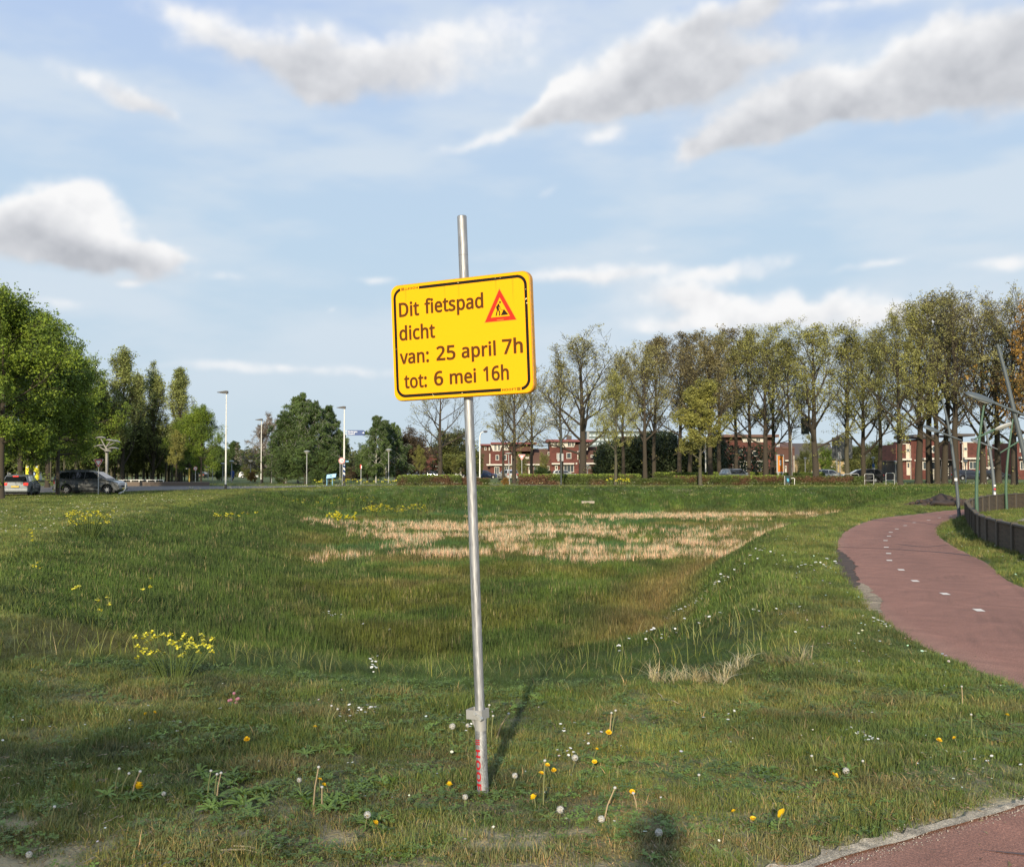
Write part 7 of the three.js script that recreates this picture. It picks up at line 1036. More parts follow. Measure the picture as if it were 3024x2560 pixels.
const G_RECEPT = new THREE.SphereGeometry(0.006, 8, 6);
function rosette(seed, n, len, w) { const r = rng(seed), g = new Geo(); for (let k = 0; k < n; k++) { const a = k / n * 6.283 + r(), L = len * (0.6 + 0.6 * r()), c = Math.cos(a), s = Math.sin(a), rise = 0.25 + 0.5 * r(); let p = null; for (let q = 0; q <= 4; q++) { const t = q / 4, R = L * t, y = L * rise * (t - 0.7 * t * t) + 0.004, ww = w * Math.sin(Math.PI * (0.12 + 0.88 * t)) * (q % 2 ? 1 : 0.75); const v = [g.v(c * R - s * ww, y + ww * 0.25, s * R + c * ww), g.v(c * R, y, s * R), g.v(c * R + s * ww, y + ww * 0.25, s * R - c * ww)]; if (p) { g.face(p[0], p[1], v[1], v[0]); g.face(p[1], p[2], v[2], v[1]); } p = v; } } return g.build(false); }
function groundHit(sx, sy) { let d = 1.66 * 3240 / Math.max(8, sy - 1395); for (let k = 0; k < 60; k++) { const y = H(xAt(sx, d), d), want = (1.66 - y) * 3240 / Math.max(8, sy - 1395); d += (want - d) * 0.25; } return new V3(xAt(sx, d), H(xAt(sx, d), d), -d); }
let ROS; 
{
  const r = rng(12); ROS = [rosette(1, 9, 0.13, 0.016), rosette(2, 7, 0.10, 0.024), rosette(3, 11, 0.16, 0.014)];
  const stem = (h, lean, az) => { const e = new V3(Math.cos(az) * lean, h, Math.sin(az) * lean); return [new Geo().tube([new V3(0, -0.01, 0), new V3(e.x * 0.35, h * 0.55, e.z * 0.35), e], [0.0028, 0.0026, 0.0024], 5).build(), e]; };
  // [x, y] of the flower in the photograph, stem height
  const yellow = [[422, 2317, 0.05, 'large yellow dandelion in the worn grass at lower left, widest of all'], [430, 2098, 0.05, 'yellow dandelion in the left shade, leaning half closed one'], [473, 2092, 0.05, 'small yellow dandelion in the left shade, right of the half closed one'], [742, 2172, 0.06, 'yellow dandelion above the dark leafy weed patch, left of centre'], [948, 2294, 0.10, 'yellow dandelion beside two tall bare stalks, upper one'], [965, 2310, 0.08, 'yellow dandelion beside two tall bare stalks, lower one'], [1321, 2309, 0.05, 'orange-yellow dandelion just left of the lettered pole foot'], [942, 2136, 0.05, 'yellow dandelion half hidden in the grass below the white daisies'], [1114, 2418, 0.04, 'yellow dandelion right of the seed clock below the pole'], [1591, 2274, 0.06, 'yellow dandelion right of the pole, lower of the close pair'], [1627, 2250, 0.07, 'yellow dandelion right of the pole, upper of the close pair'], [1646, 2267, 0.05, 'small yellow dandelion beside the close pair right of the pole'], [1581, 2352, 0.04, 'yellow dandelion below the close pair, beside a tall bent stalk'], [1740, 2242, 0.08, 'yellow dandelion seen edge-on, leaning right beside thin stalks'], [1752, 2202, 0.05, 'yellow dandelion above the edge-on one'], [1785, 2153, 0.06, 'yellow dandelion beneath two long thin stalks'], [2164, 2385, 0.05, 'yellow dandelion near the red path, left of the tallest upright one'], [2286, 2402, 0.10, 'upright yellow dandelion facing us near the red path'], [2748, 2175, 0.04, 'yellow dandelion on the right bank, left one of two'], [2815, 2171, 0.04, 'yellow dandelion on the right bank, right one of two'], [2960, 2098, 0.05, 'yellow dandelion close to the red path at the right edge'], [2451, 2281, 0.04, 'yellow dandelion by the green leaf clump at lower right'], [2203, 2404, 0.03, 'half open yellow dandelion between the two by the red path'], [1852, 2327, 0.04, 'small yellow dandelion by the short brown stalk right of the pole']];
  const DG = 'yellow dandelions in the short foreground grass';
  yellow.forEach(([sx, sy, h, label], k) => { const p = groundHit(sx, sy + h * 3240 / 5.5 * 0.9), t = thing('dandelion', label, 'flower', p, r() * 6, DG), [g, e] = stem(h, 0.01 + 0.02 * r(), r() * 6.28); part('stem', g, M_STEM, t); const big = sx === 422 ? 1.3 : sx === 2286 ? 1.05 : k % 3 ? 0.66 : 0.85, f = part('flower_head', G_DAND.clone().scale(big, big * (1.2 + 1.6 * r()), big).rotateZ((r() - 0.5) * 0.9).rotateX(sx === 2286 ? 1.2 : 0.2 + 0.6 * r()).translate(e.x, e.y, e.z), M_YEL, t); f.rotation.y = 0; part('leaf_rosette', ROS[k % 3].clone().scale(0.4, 0.4, 0.4), M_WEED, t); });
  const clocks = [[500, 2342, 0.04, 'white dandelion clock right of the large yellow dandelion'], [98, 2523, 0.03, 'flattened white dandelion clock in the lower left corner'], [898, 2303, 0.10, 'grey round dandelion clock left of two tall bare stalks'], [1082, 2406, 0.07, 'grey dandelion clock below and left of the pole foot'], [1512, 2288, 0.07, 'grey dandelion clock right of the lettered socket'], [1651, 2386, 0.05, 'white ragged dandelion clock under the bent stalk'], [1763, 2415, 0.03, 'white dandelion clock at the foot of the slanted brown stalk'], [1944, 2461, 0.05, 'ragged dandelion clock inside the photographer shadow'], [1374, 2353, 0.04, 'small white dandelion clock left of the pole foot'], [1385, 2133, 0.10, 'white dandelion clock just left of the clamp'], [1688, 2234, 0.08, 'ragged dandelion clock beside the edge-on yellow flower'], [1337, 2136, 0.09, 'brownish dandelion clock left of the clamp'], [2480, 2271, 0.03, 'ragged dandelion clock near the green leaf clump at lower right']];
  clocks.forEach(([sx, sy, h, label]) => { const p = groundHit(sx, sy + h * 3240 / 5.5 * 0.9), t = thing('dandelion_clock', label, 'seed head', p, r() * 6, 'dandelion seed heads in the foreground grass'), [g, e] = stem(h, 0.015, r() * 6.28), big = 0.55 + 0.4 * r(); part('stem', g, M_STEM, t); part('seed_ball', G_SEED.clone().scale(big, big, big).translate(e.x, e.y + 0.012, e.z), M_CLOCK, t); part('seed_base', G_RECEPT.clone().translate(e.x, e.y + 0.010, e.z), M_STALK, t); });
  // bare stalks: [foot x, foot y, tip x, tip y]
  const stalks = [[930, 2380, 941, 2263, 'tall bare dandelion stalk beside the grey seed clock, taller left one'], [957, 2384, 951, 2322, 'shorter bare dandelion stalk beside the grey seed clock'], [1603, 2370, 1609, 2244, 'tall upright bare stalk right of the pole with a bent foot'], [1776, 2424, 1816, 2324, 'slanted brown bare stalk right of the bent one'], [1878, 2380, 1870, 2340, 'short brown bare stalk left of the shadow'], [1797, 2174, 1806, 2103, 'long thin bare stalk above the small yellow dandelion, left one'], [1802, 2176, 1818, 2096, 'long thin bare stalk above the small yellow dandelion, right one'], [622, 2350, 623, 2274, 'bare stalk in the dark leafy weed patch, left one'], [643, 2352, 641, 2284, 'bare stalk in the dark leafy weed patch, middle one'], [648, 2355, 653, 2280, 'bare stalk in the dark leafy weed patch, right one'], [350, 2338, 352, 2268, 'bare stalk left of the large yellow dandelion, first of three'], [367, 2338, 381, 2282, 'bare stalk left of the large yellow dandelion, middle of three'], [399, 2348, 414, 2276, 'bare stalk touching the large yellow dandelion'], [164, 2430, 161, 2380, 'single thin brown stalk at lower left'], [968, 2140, 979, 2082, 'pale stalk left of the white daisies, upright one'], [979, 2130, 997, 2092, 'pale stalk left of the white daisies, slanted one'], [1439, 2165, 1445, 2080, 'pale stalk right of the clamp, nearest'], [1451, 2175, 1456, 2112, 'pale stalk right of the clamp, second'], [1464, 2177, 1502, 2105, 'pale slanted stalk right of the clamp, third'], [1408, 2180, 1428, 2100, 'pale slanted stalk hugging the clamp on its right'], [2399, 2266, 2397, 2230, 'pale stalk in the grass left of the lower right leaf clump'], [2546, 2268, 2548, 2245, 'short pale stalk above the ragged clock at lower right'], [2832, 2078, 2840, 2025, 'pale stalk on the right bank near the red path'], [2857, 2158, 2868, 2108, 'pale stalk above the two right bank dandelions'], [2060, 2310, 2064, 2286, 'short green stalk with a white tip in the middle right grass']];
  stalks.forEach(([fx, fy, tx, ty, label]) => { const p = groundHit(fx, fy), tip = atS(tx, ty, -p.z), e = tip.clone().sub(p), t = thing('flower_stalk', label, 'flower stalk', p, 0, 'bare dandelion stalks in the foreground grass'); part('stem', new Geo().tube([new V3(0, -0.01, 0), new V3(e.x * 0.4, e.y * 0.55, 0.005), e], [0.0042, 0.0036, 0.003], 6).build(), fx % 3 ? M_STEM : M_STALK, t); part('seed_base', G_RECEPT.clone().scale(1.3, 1.1, 1.3).translate(e.x, e.y, e.z), M_CLOCK, t); });
  // red clover
  { const p = groundHit(697, 2085), t = thing('red_clover', 'small group of pink clover heads at the edge of the tall grass, left of centre', 'flower', p); for (const [x, y] of [[-0.035, 0.05], [-0.02, 0.055], [0.0, 0.10], [0.02, 0.06], [0.03, 0.065], [0.015, 0.035]]) { part('stem', bar(new V3(x * 0.6, 0, 0), new V3(x, y, 0), 0.0016), M_STEM, t); part('flower_head', new THREE.IcosahedronGeometry(0.011, 1).translate(x, y + 0.006, 0), M_PINK, t); } part('leaves', ROS[1].clone().scale(0.9, 1.2, 0.9), M_WEED, t); }
  // daisies, buttercup specks and other small flowers nobody counts
  const dz = new Field('daisies', [petals(9, 0.001, 0.012, 0.003, 0.006, 1, 6)], M_DAISY, 'tiny white daisies scattered in the grass'), put = (f, x, d, up, s, c) => { if (!blocked(x, d)) f.add(r, x, H(x, d) + up, -d, s, s, c, 0.8); };
  const W1 = [1, 1, 1], spots = [[1080, 2095, 14, 0.12, 0.05], [1050, 2110, 6, 0.1, 0.05], [2530, 2165, 10, 0.12, 0.03], [2560, 2178, 6, 0.05, 0.03], [2125, 2120, 8, 0.12, 0.04], [1700, 2140, 10, 0.2, 0.05], [2605, 1836, 26, 0.16, 0.05], [1390, 2140, 10, 0.1, 0.07], [1700, 2212, 12, 0.12, 0.05], [240, 2200, 8, 0.5, 0.03], [530, 2105, 6, 0.3, 0.03], [990, 1800, 14, 0.25, 0.2], [1120, 1835, 16, 0.3, 0.2], [1370, 1735, 0, 0.2, 0.2], [2100, 1720, 18, 0.7, 0.16], [2140, 1680, 30, 0.9, 0.16], [2060, 1755, 12, 0.6, 0.14], [2030, 1830, 16, 0.5, 0.15], [1910, 1890, 16, 0.4, 0.15], [2400, 1655, 30, 0.8, 0.05], [2330, 1790, 14, 0.4, 0.05], [1105, 1985, 12, 0.03, 0.22], [2850, 2260, 10, 0.3, 0.02], [2900, 2230, 8, 0.2, 0.02]];
  for (const [sx, sy, n, spread, up] of spots) { const p = groundHit(sx, sy + up * 0.5 * 3240 / 8); for (let k = 0; k < n; k++) put(dz, p.x + (r() - 0.5) * spread * 2, -p.z + (r() - 0.5) * spread * 3, up * (0.6 + 0.6 * r()), Math.max(0.6, Math.min(1.9, -p.z / 10)) * (0.7 + 0.6 * r()), W1); }
  for (let k = 0; k < 300; k++) { const d = 4.8 + 5 * r(), x = (2 * r() - 1) * (0.5 * d + 0.4); if (fbm2(x * 1.2, d * 1.2, 2) < 0.45) continue; put(dz, x, d, 0.025 + 0.02 * r(), 0.3 + 0.65 * r() * r(), W1.map((v) => v * (0.7 + 0.3 * r()))); }
  for (let k = 0; k < 480; k++) { const d = 9 + 22 * r(), x = lerp(2.6, 0.5 * d, r()); if (crestAt(x, d) > 0.2) continue; put(dz, x, d, 0.05, 0.4 + 0.5 * r() + d * 0.025, W1.map((v) => v * (0.5 + 0.5 * r()))); }
  for (let k = 0; k < 2600; k++) { const d = 27 + 44 * r(), x = -0.5 * d * r() - 6; if (crestAt(x, d) > 0.5 || fbm2(x * 0.3, d * 0.2, 3) < 0.47) continue; put(dz, x, d, 0.10 + 0.08 * r(), 1.1 + d * 0.026, r() < 0.12 ? [0.8, 0.7, 0.25] : [0.62, 0.60, 0.44]); }
  for (let k = 0; k < 2300; k++) { const d = 85.5 + 5 * r(), x = lerp(-26, 40, r()); if (fbm2(x * 0.5, d, 2) < 0.44) continue; put(dz, x, d, 0.22 + 0.12 * r(), 2.5, r() < 0.3 ? [0.8, 0.75, 0.3] : [0.62, 0.62, 0.42]); }
  dz.build();
  const wd = new Field('broad_leaved_weeds', [ROS[0]], new THREE.MeshStandardMaterial({ roughness: 0.6, side: THREE.DoubleSide }), 'broad leaved weeds pressed into the verge');
  for (let k = 0; k < 300; k++) { const d = 4.5 + 5 * r() * r() + 0.4 * r(), x = (2 * r() - 1) * (0.52 * d + 0.4); if (blocked(x, d) || bareAt(x, d) > 0.5) continue; const s = 0.22 + 0.3 * r(), b = 0.7 + 0.7 * r(); wd.add(r, x, H(x, d) + 0.006, -d, s, s * (0.7 + r()), mix([0.105, 0.165, 0.03], [0.18, 0.23, 0.06], r() * r()).map((v) => v * b), 0.3); }
  for (const [sx, sy, n, sp] of [[690, 2360, 26, 0.17], [660, 2300, 14, 0.16], [420, 2340, 12, 0.16], [960, 2370, 14, 0.13], [960, 2215, 10, 0.15], [1560, 2060, 6, 0.1], [2460, 2270, 12, 0.12], [2240, 2280, 6, 0.08], [1120, 2320, 8, 0.1], [1830, 2280, 12, 0.2], [1090, 2430, 8, 0.12]]) { const p = groundHit(sx, sy); for (let k = 0; k < n; k++) { const b = 0.7 + 0.6 * r(); wd.add(r, p.x + (r() - 0.5) * 2 * sp, p.y + 0.01, p.z + (r() - 0.5) * 2 * sp, 0.35 + 0.3 * r(), 0.6 + 0.9 * r(), [0.10 * b, 0.165 * b, 0.03 * b], 0.6); } }
  wd.build();
  const cv = new Field('clover', [(() => { const q = rng(77), g = new Geo(); for (let k = 0; k < 9; k++) { const cx = (q() - 0.5) * 0.09, cz = (q() - 0.5) * 0.09, y = 0.012 + 0.022 * q(), t = q() * 6; for (let l = 0; l < 3; l++) { const a = t + l * 2.094, c = Math.cos(a), s = Math.sin(a), R = 0.009 + 0.004 * q(), up = (q() - 0.4) * 0.006; g.face(...[[0, 0], [R * 0.7, -R * 0.5], [R * 1.2, 0], [R * 0.7, R * 0.5]].map(([u, v]) => g.v(cx + c * u - s * v, y + up * u / R, cz + s * u + c * v))); } } return g.build(false); })()], new THREE.MeshStandardMaterial({ roughness: 0.65, side: THREE.DoubleSide }), 'clover leaves among the short grass');
  for (let k = 0; k < 5200; k++) { const d = 4.3 + 5.2 * r(), x = (2 * r() - 1) * (0.52 * d + 0.4); if (blocked(x, d) || bareAt(x, d) > 0.6 || fbm2(x * 1.3 + 4, d * 1.6, 3) < 0.47) continue; const s = 0.8 + 0.7 * r(), b = 0.6 + 0.8 * r(); cv.add(r, x, H(x, d), -d, s, s * (0.7 + 0.8 * r()), [0.11 * b, 0.175 * b, 0.028 * b], 0.4); }
  cv.build();
  const lf = new Field('fallen_leaf_bits', [LEAFG(131, 1, 1)], M_LEAF, 'small brown leaf bits blown on to the cycle path');
  for (let k = 0; k < 700; k++) { const d = 4 + 30 * r() * r(), x = lerp(1, 0.56 * d, r()), p = pathDist(x, d); if (p < 0.02 || (p > 0.5 && r() > 0.25)) continue; const b = 0.5 + 0.7 * r(), s = 0.006 + 0.010 * r(); lf.lists[0].push([x, 0.017, -d, s, s * 0.5, 1.4 + 0.3 * r(), r() * 6, 0, mix([0.20, 0.14, 0.07], [0.30, 0.27, 0.12], r()).map((v) => v * b)]); }
  lf.build();
  const lit = new Field('straw_litter', [bladeGeo(61, { n: 3, spread: 0.5, h0: 0.5, bend: 0.25, w: 0.02, seg: 2, dry: 0 })], M_BLADE, 'dry straw litter on the worn verge');
  for (let k = 0; k < 2600; k++) { const d = 4.4 + 3.4 * r() * r(), x = (2 * r() - 1) * (0.52 * d + 0.3); if (pathDist(x, d) > -0.02) continue; const l = lit.lists[0], b = 0.6 + 0.6 * r(); l.push([x, H(x, d) + 0.012, -d, 0.10, 0.05 + 0.13 * r() * r(), 1.45, r() * 6.283, 0.0, mix([0.42, 0.35, 0.20], [0.28, 0.21, 0.12], r()).map((v) => v * b)]); }
  lit.build();
  // fallen pale straw stems seen as single pieces
  for (const [a, b, c, d, label] of [[664, 2510, 795, 2520, 'long pale straw lying in the bare patch at lower left'], [700, 2498, 790, 2516, 'second pale straw crossing the first in the bare patch'], [1955, 2068, 2016, 2086, 'fallen pale stem in the grass of the right bank'], [1940, 2050, 1958, 2070, 'bent upper end of the fallen pale stem on the right bank']]) { const p = groundHit(a, b), q = groundHit(c, d), e = q.clone().sub(p); const t = thing('fallen_straw', label, 'straw', p); part('stem', new Geo().tube([new V3(0, 0.025, 0), e.clone().multiplyScalar(0.5).add(new V3(0, 0.035, 0)), e.clone().add(new V3(0, 0.02, 0))], [0.004, 0.004, 0.002], 5).build(), std([0.46, 0.38, 0.22], 0.8), t); }
  // pebbles in the sand edge
  const pb = new Field('gravel', [new THREE.IcosahedronGeometry(1, 0)], std([1, 1, 1], 0.95), 'crumbs of sand and gravel along the path edge'); const near = PATH_LEFT.filter(([x, d]) => x > -0.6 && d < 6.4);
  for (let k = 0; k < 2600; k++) { const i = (r() * (near.length - 1)) | 0, t = r(), x = lerp(near[i][0], near[i + 1][0], t), d = lerp(near[i][1], near[i + 1][1], t), o = -0.12 + 0.30 * r() * r() + 0.06 * r(), s = 0.0015 + 0.005 * r() * r() * r(), b = 0.30 + 0.2 * r(); pb.add(r, x - o * 0.55, Math.max(0.015, H(x - o * 0.55, d + o * 0.83) * 0.7 + 0.02), -(d + o * 0.83), s, s * 0.7, [b, b * 0.91, b * 0.76], 3); }
  pb.build();
  // mustard plants
  const flowerClump = (n, rad, size, seed) => { const q = rng(seed), g = []; for (let k = 0; k < n; k++) { const a = q() * 6.283, R = rad * Math.sqrt(q()); g.push(petals(4, 0.001, size, size * 0.2, size * 1.1, 1, k).rotateX((q() - 0.3) * 1.4).rotateY(q() * 6).translate(Math.cos(a) * R, (q() - 0.5) * rad * 1.1, Math.sin(a) * R)); } return merged(g); };
  function mustard(sx, sy, spread, h, n, size, label, seed) { const q = rng(seed), p = groundHit(sx, sy), t = thing('mustard_plant', label, 'wild flower', p), k0 = spread > 0.8 ? 0.96 : 0.35, stems = new Geo(), fl = flowerClump(9, size * 2.2, size, seed), lv = []; for (let k = 0; k < n; k++) { const x = (q() - 0.5) * 2 * spread, z = (q() - 0.5) * 1.4 * spread, y = h * (0.55 + 0.5 * q()); stems.tube([new V3(x * k0, -0.03, z * k0), new V3(x * (0.5 + 0.5 * k0), y * 0.55, z * (0.5 + 0.5 * k0)), new V3(x, y, z)], [0.0035, 0.003, 0.0022].map((v) => v * Math.max(1, -p.z / 12)), 4); part('flower_cluster', fl.clone().rotateY(q() * 6).translate(x, y + size, z), M_MUST, t); lv.push(rosette(k + seed, 4, h * 0.13, h * 0.02).translate(x * 0.6, y * (0.3 + 0.3 * q()), z * 0.6)); } part('stems', stems.build(), M_MSTEM, t); part('leaves', lv, M_WEED, t); return t; }
  mustard(262, 1590, 0.62, 0.72, 70, 0.019, 'tall bright yellow mustard clump on the left bank, biggest of all', 3);
  mustard(520, 1998, 0.31, 0.33, 46, 0.0095, 'yellow mustard flowers in the tall grass at left centre', 5);
  for (const [sx, sy, h, label, seed] of [[100, 1650, 0.55, 'two-stemmed mustard plant left of the big yellow clump', 7], [112, 1712, 0.35, 'single yellow flower on a long stem at the left', 8], [440, 1790, 0.45, 'single mustard stem in the tall grass below the big clump', 9], [300, 1860, 0.40, 'mustard stem leaning in the brownish grass at left', 10], [230, 1775, 0.25, 'low single yellow flower in the grass at left', 11]]) mustard(sx, sy, 0.10, h, 4, 0.014, label, seed);
  mustard(700, 1545, 0.9, 0.5, 16, 0.035, 'sparse yellow mustard on the dark left slope', 12); mustard(1170, 1535, 2.0, 1.0, 70, 0.05, 'wide yellow mustard clump on the far bank left of the pole', 13); mustard(1010, 1560, 0.9, 0.9, 22, 0.05, 'smaller yellow clump at the left corner of the basin floor', 14);
  mustard(2032, 1455, 1.0, 0.6, 40, 0.05, 'bright yellow clump on the top edge of the far bank at right', 15); mustard(1826, 1455, 1.0, 0.6, 16, 0.045, 'faint yellow flowers on the top edge below the young tree', 16); mustard(940, 1500, 4.2, 0.8, 46, 0.04, 'scattered yellow flowers across the left end of the far bank', 17);
  mustard(1050, 1475, 3.6, 0.6, 36, 0.04, 'scattered yellow flowers along the far bank top under the information panel', 18);
  // soil heap by the fence end
  { const p = groundHit(2785, 1492), t = thing('soil_heap', 'small heap of dark brown soil beside the cycle path bend', 'soil heap', p), g = new THREE.SphereGeometry(1, 40, 20, 0, 6.2832, 0, Math.PI / 2), q = g.attributes.position; for (let k = 0; k < q.count; k++) { const x = q.getX(k), y = q.getY(k), z = q.getZ(k), n = fbm3(x * 2.2 + 5, y * 2.2, z * 2.2, 4) - 0.5; q.setXYZ(k, x * 1.35 * (1 + 0.9 * n), Math.max(-0.1, y * 0.42 * (1 + 2.0 * n) - 0.06), z * 1.5 * (1 + 0.9 * n)); } g.computeVertexNormals(); part('heap', g, std([0.055, 0.038, 0.03], 0.97), t); const clods = []; for (let k = 0; k < 60; k++) { const a = r() * 6.283, R = 0.4 + 1.6 * r(), s = 0.05 + 0.09 * r(); clods.push(new THREE.IcosahedronGeometry(s, 0).translate(Math.cos(a) * R, Math.max(0.02, 0.5 - 0.26 * R), Math.sin(a) * R * 0.75)); } const c = part('clods', clods, std([0.075, 0.052, 0.04], 0.97), t); c.userData.kind = 'stuff'; }
}
// puddles in the basin
{ const M = std([0.03, 0.032, 0.03], 0.05); for (const [sx, sy, label] of [[1697, 1920, 'small puddle glinting in the grass at the bottom of the basin, upper right one'], [1637, 2000, 'small puddle in the grass right of the pole, middle one'], [1249, 2015, 'small puddle left of the pole in the basin bottom'], [1650, 2020, 'small dark puddle nearest us, right of the pole']]) { const D = 3.12 * 3240 / (sy - 1395), p = onGround(sx, D), s = new THREE.Shape(); for (let k = 0; k < 22; k++) { const a = k / 22 * 6.283, q = 0.13 + 0.10 * n2(k * 0.9, sx); s[k ? 'lineTo' : 'moveTo'](Math.cos(a) * q * 0.8, Math.sin(a) * q * 1.6); } const m = structure('puddle', new THREE.ShapeGeometry(s).rotateX(-Math.PI / 2).translate(p.x, p.y + 0.03, p.z), M, label); m.userData.kind = 'structure'; } }

// ---------------------------------------------------------------- people and a dog
function smin(a, b, k) { const h = clamp(0.5 + 0.5 * (b - a) / k, 0, 1); return lerp(b, a, h) - k * h * (1 - h); }
function bodyMesh(bones, c, size, res, k, scale = 1) {                 // one continuous skin round tapered bones
  const mc = new MarchingCubes(res, new THREE.MeshStandardMaterial(), false, false, 200000); mc.isolation = 0; const p = new V3(), ab = new V3(), ap = new V3();
  for (let z = 0; z < res; z++) for (let y = 0; y < res; y++) for (let x = 0; x < res; x++) {
    p.set((x - res / 2) / (res / 2), (y - res / 2) / (res / 2), (z - res / 2) / (res / 2)).multiplyScalar(size / 2).add(c); let d = 9;
    for (const [a, b, ra, rb, fx = 1] of bones) { ab.subVectors(b, a); ap.subVectors(p, a); const t = clamp(ap.dot(ab) / Math.max(1e-9, ab.lengthSq()), 0, 1), q = ap.addScaledVector(ab, -t); q.x *= fx; d = smin(d, q.length() - lerp(ra, rb, t), k); }
    mc.field[x + y * res + z * res * res] = -d;
  }
  mc.update(); const n = mc.count, g = new THREE.BufferGeometry(), P = new Float32Array(n * 3); for (let i = 0; i < n; i++) { P[i * 3] = mc.positionArray[i * 3] * size / 2 + c.x; P[i * 3 + 1] = mc.positionArray[i * 3 + 1] * size / 2 + c.y; P[i * 3 + 2] = mc.positionArray[i * 3 + 2] * size / 2 + c.z; }
  g.setAttribute('position', new THREE.BufferAttribute(P, 3)); g.setAttribute('normal', new THREE.BufferAttribute(mc.normalArray.slice(0, n * 3).map((v) => v), 3)); g.computeVertexNormals(); return g;
}
function person(name, label, p, turn, o) {
  const t = thing(name, label, 'person', p, turn), v = (x, y, z) => new V3(x, y, z), s = o.stride || 0, arm = o.arms;
  const torso = [[v(0, 0.96, 0), v(0, 1.18, -0.01), 0.150, 0.135, 0.82], [v(0, 1.18, -0.01), v(0, 1.38, 0.0), 0.140, 0.150, 0.78], [v(-0.15, 1.41, 0), v(0.15, 1.41, 0), 0.075, 0.075], [v(0, 1.42, 0), v(0, 1.54, 0.015), 0.062, 0.055]];
  const legs = [-1, 1].flatMap((e) => [[v(e * 0.09, 0.94, 0), v(e * 0.095, 0.52, e * s * 0.5 + 0.02), 0.095, 0.062], [v(e * 0.095, 0.52, e * s * 0.5 + 0.02), v(e * 0.10, 0.10, e * s), 0.060, 0.042], [v(e * 0.10, 0.05, e * s - 0.04), v(e * 0.115, 0.04, e * s + 0.15), 0.046, 0.036]]);
  const head = [[v(0, 1.62, 0.015), v(0, 1.685, 0.005), 0.078, 0.088], [v(0, 1.575, 0.045), v(0, 1.60, 0.05), 0.045, 0.055], [v(0, 1.615, 0.105), v(0, 1.635, 0.092), 0.012, 0.009], [v(-0.082, 1.625, 0.0), v(-0.082, 1.64, 0), 0.018, 0.018], [v(0.082, 1.625, 0.0), v(0.082, 1.64, 0), 0.018, 0.018]];
  const arms = arm.flatMap(([a, b, c]) => [[v(...a), v(...b), 0.052, 0.042], [v(...b), v(...c), 0.040, 0.028]]);
  const fingers = arm.flatMap(([, b, c]) => { const d = v(...c).sub(v(...b)).normalize(), side = v(1, 0, 0).sub(d.clone().multiplyScalar(d.x)).normalize(), up = new V3().crossVectors(side, d), w = v(...c), palm = w.clone().addScaledVector(d, 0.085), out = [[w, palm, 0.028, 0.033]]; [-0.028, -0.010, 0.010, 0.028].forEach((q, i) => { const k0 = palm.clone().addScaledVector(side, q), L = [0.055, 0.072, 0.068, 0.05][i], k1 = k0.clone().addScaledVector(d, L * 0.55).addScaledVector(up, -0.012), k2 = k1.clone().addScaledVector(d, L * 0.35).addScaledVector(up, -0.03); out.push([k0, k1, 0.0095, 0.009], [k1, k2, 0.009, 0.008]); }); const sg = Math.sign(c[0]) || 1, th0 = w.clone().addScaledVector(d, 0.03).addScaledVector(side, -sg * 0.026), th1 = th0.clone().addScaledVector(side, -sg * 0.03).addScaledVector(d, 0.035); out.push([th0, th1, 0.012, 0.0095]); return out; });
  part('body', bodyMesh([...torso, ...legs, ...head, ...arms, ...fingers], v(0, 0.9, 0.1), 1.96, o.res, 0.03), o.skin || std([0.42, 0.26, 0.19], 0.7), t);
  const grow = (b, q) => b.map(([a, c, ra, rb, fx]) => [a, c, ra + q, rb + q, fx]);
  part('jacket', bodyMesh([...grow(torso.slice(0, 3), 0.022), ...grow(arms, 0.018), [v(0, 0.97, 0), v(0, o.hem || 0.86, 0), 0.17, 0.18, 0.82]], v(0, 1.1, 0.1), 1.3, Math.round(o.res * 0.8), 0.03), std(o.jacket, 0.85), t);
  part('trousers', bodyMesh([...grow(legs.filter((_, k) => k % 3 < 2), 0.012), [v(0, 0.98, 0), v(0, 0.92, 0), 0.155, 0.15, 0.82]], v(0, 0.55, 0.05), 1.2, Math.round(o.res * 0.7), 0.03), std(o.trousers, 0.9), t);
  part('hair', bodyMesh([[v(0, 1.675, -0.012), v(0, 1.70, 0), 0.094, 0.094], [v(0, 1.62, -0.04), v(0, 1.66, -0.03), 0.065, 0.08]], v(0, 1.66, 0), 0.34, 28, 0.02), std(o.hair, 0.9), t);
  for (const e of [-1, 1]) { part('shoe', new THREE.SphereGeometry(1, 14, 8).scale(0.05, 0.045, 0.13).translate(e * 0.11, 0.04, e * s + 0.06), std([0.04, 0.035, 0.03], 0.7), t); part('eye', new THREE.SphereGeometry(0.011, 10, 8).translate(e * 0.033, 1.645, 0.088), std([0.05, 0.04, 0.035], 0.2), t); }
  part('mouth', bx(0.045, 0.008, 0.012, 0, 1.578, 0.098), std([0.28, 0.11, 0.09], 0.6), t);
  return t;
}
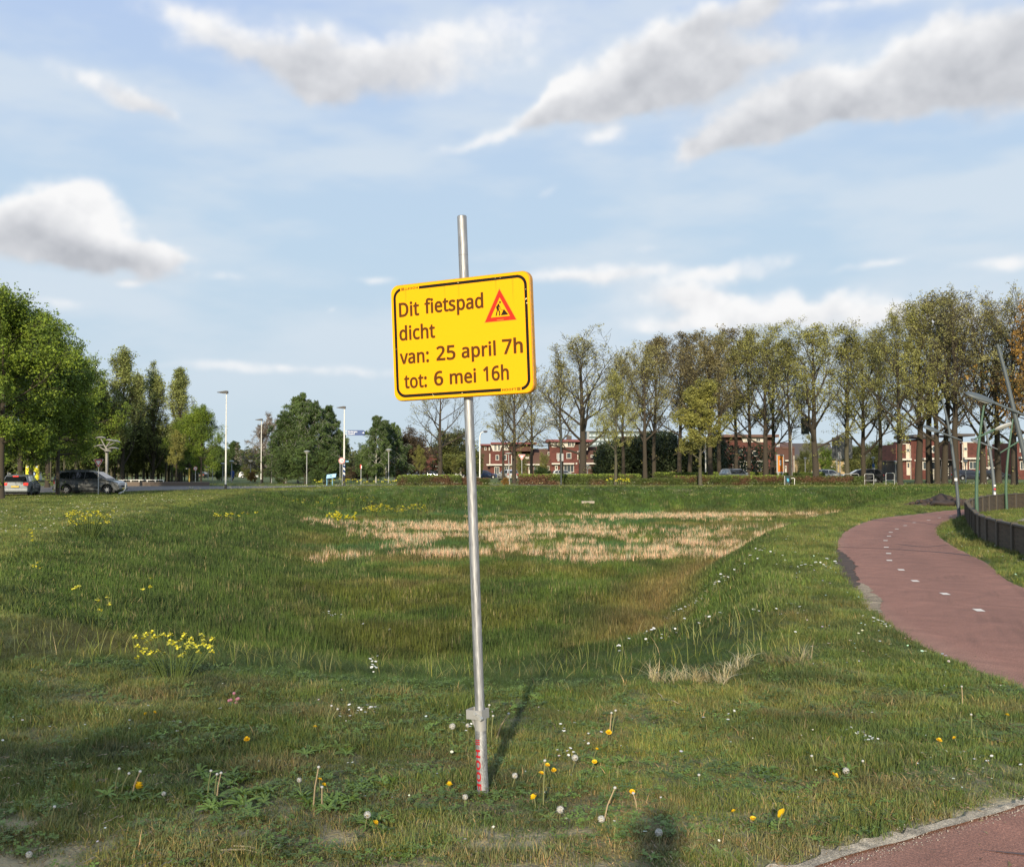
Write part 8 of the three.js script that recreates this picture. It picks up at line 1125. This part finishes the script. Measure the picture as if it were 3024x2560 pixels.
{
  const p = onGround(686, 165); person('person', 'person in a long blue coat walking by the distant dome lamp, seen from behind', p, Math.PI, { res: 64, stride: 0.10, hem: 0.62, jacket: [0.02, 0.055, 0.20], trousers: [0.02, 0.02, 0.028], hair: [0.10, 0.08, 0.06], arms: [[[-0.2, 1.40, 0], [-0.27, 1.13, -0.02], [-0.27, 0.90, 0.07]], [[0.2, 1.40, 0], [0.27, 1.13, 0.02], [0.26, 0.92, 0.12]]] });
  const q = onGround(680, 164.5), dog = thing('dog', 'small white dog at the feet of the walker in blue', 'dog', q, 1.2), v = (x, y, z) => new V3(x, y, z);
  part('body', bodyMesh([[v(0, 0.34, 0.16), v(0, 0.36, -0.14), 0.095, 0.075], [v(0, 0.40, 0.2), v(0, 0.5, 0.27), 0.06, 0.05], [v(0, 0.53, 0.28), v(0, 0.50, 0.39), 0.062, 0.028], [v(0, 0.40, -0.2), v(0, 0.54, -0.30), 0.028, 0.014], ...[-1, 1].flatMap((e) => [[v(e * 0.055, 0.3, 0.16), v(e * 0.055, 0.16, 0.15), 0.04, 0.026], [v(e * 0.055, 0.16, 0.15), v(e * 0.055, 0.02, 0.17), 0.024, 0.026], [v(e * 0.055, 0.32, -0.14), v(e * 0.06, 0.22, -0.09), 0.05, 0.032], [v(e * 0.06, 0.22, -0.09), v(e * 0.06, 0.12, -0.17), 0.028, 0.02], [v(e * 0.06, 0.12, -0.17), v(e * 0.06, 0.02, -0.15), 0.02, 0.025], [v(e * 0.045, 0.58, 0.27), v(e * 0.07, 0.53, 0.27), 0.022, 0.016]])], v(0, 0.33, 0.02), 0.9, 52, 0.025), std([0.62, 0.59, 0.54], 0.9), dog);
  // the photographer, whose shadow lies in the grass
  person('photographer', 'person standing behind the camera holding up a phone, casting the shadow in the grass', new V3(0.055, 0, 0.30), Math.PI, { res: 84, stride: 0.03, jacket: [0.05, 0.055, 0.07], trousers: [0.04, 0.045, 0.06], hair: [0.08, 0.06, 0.04], arms: [[[-0.2, 1.40, 0], [-0.27, 1.16, 0.08], [-0.06, 1.42, 0.26]], [[0.2, 1.40, 0], [0.27, 1.16, 0.08], [0.09, 1.42, 0.26]]] });
  const ph = thing('phone', 'dark phone held up by the photographer', 'phone', new V3(0.0, 1.60, 0.05)); part('case', rbx(0.15, 0.075, 0.009, 0.004), M_BLACK, ph); part('screen', bx(0.135, 0.066, 0.001, 0, 0, 0.0052), M_GLASS, ph);
}
camera.lookAt; camera.updateMatrixWorld();
renderer.render(scene, camera);
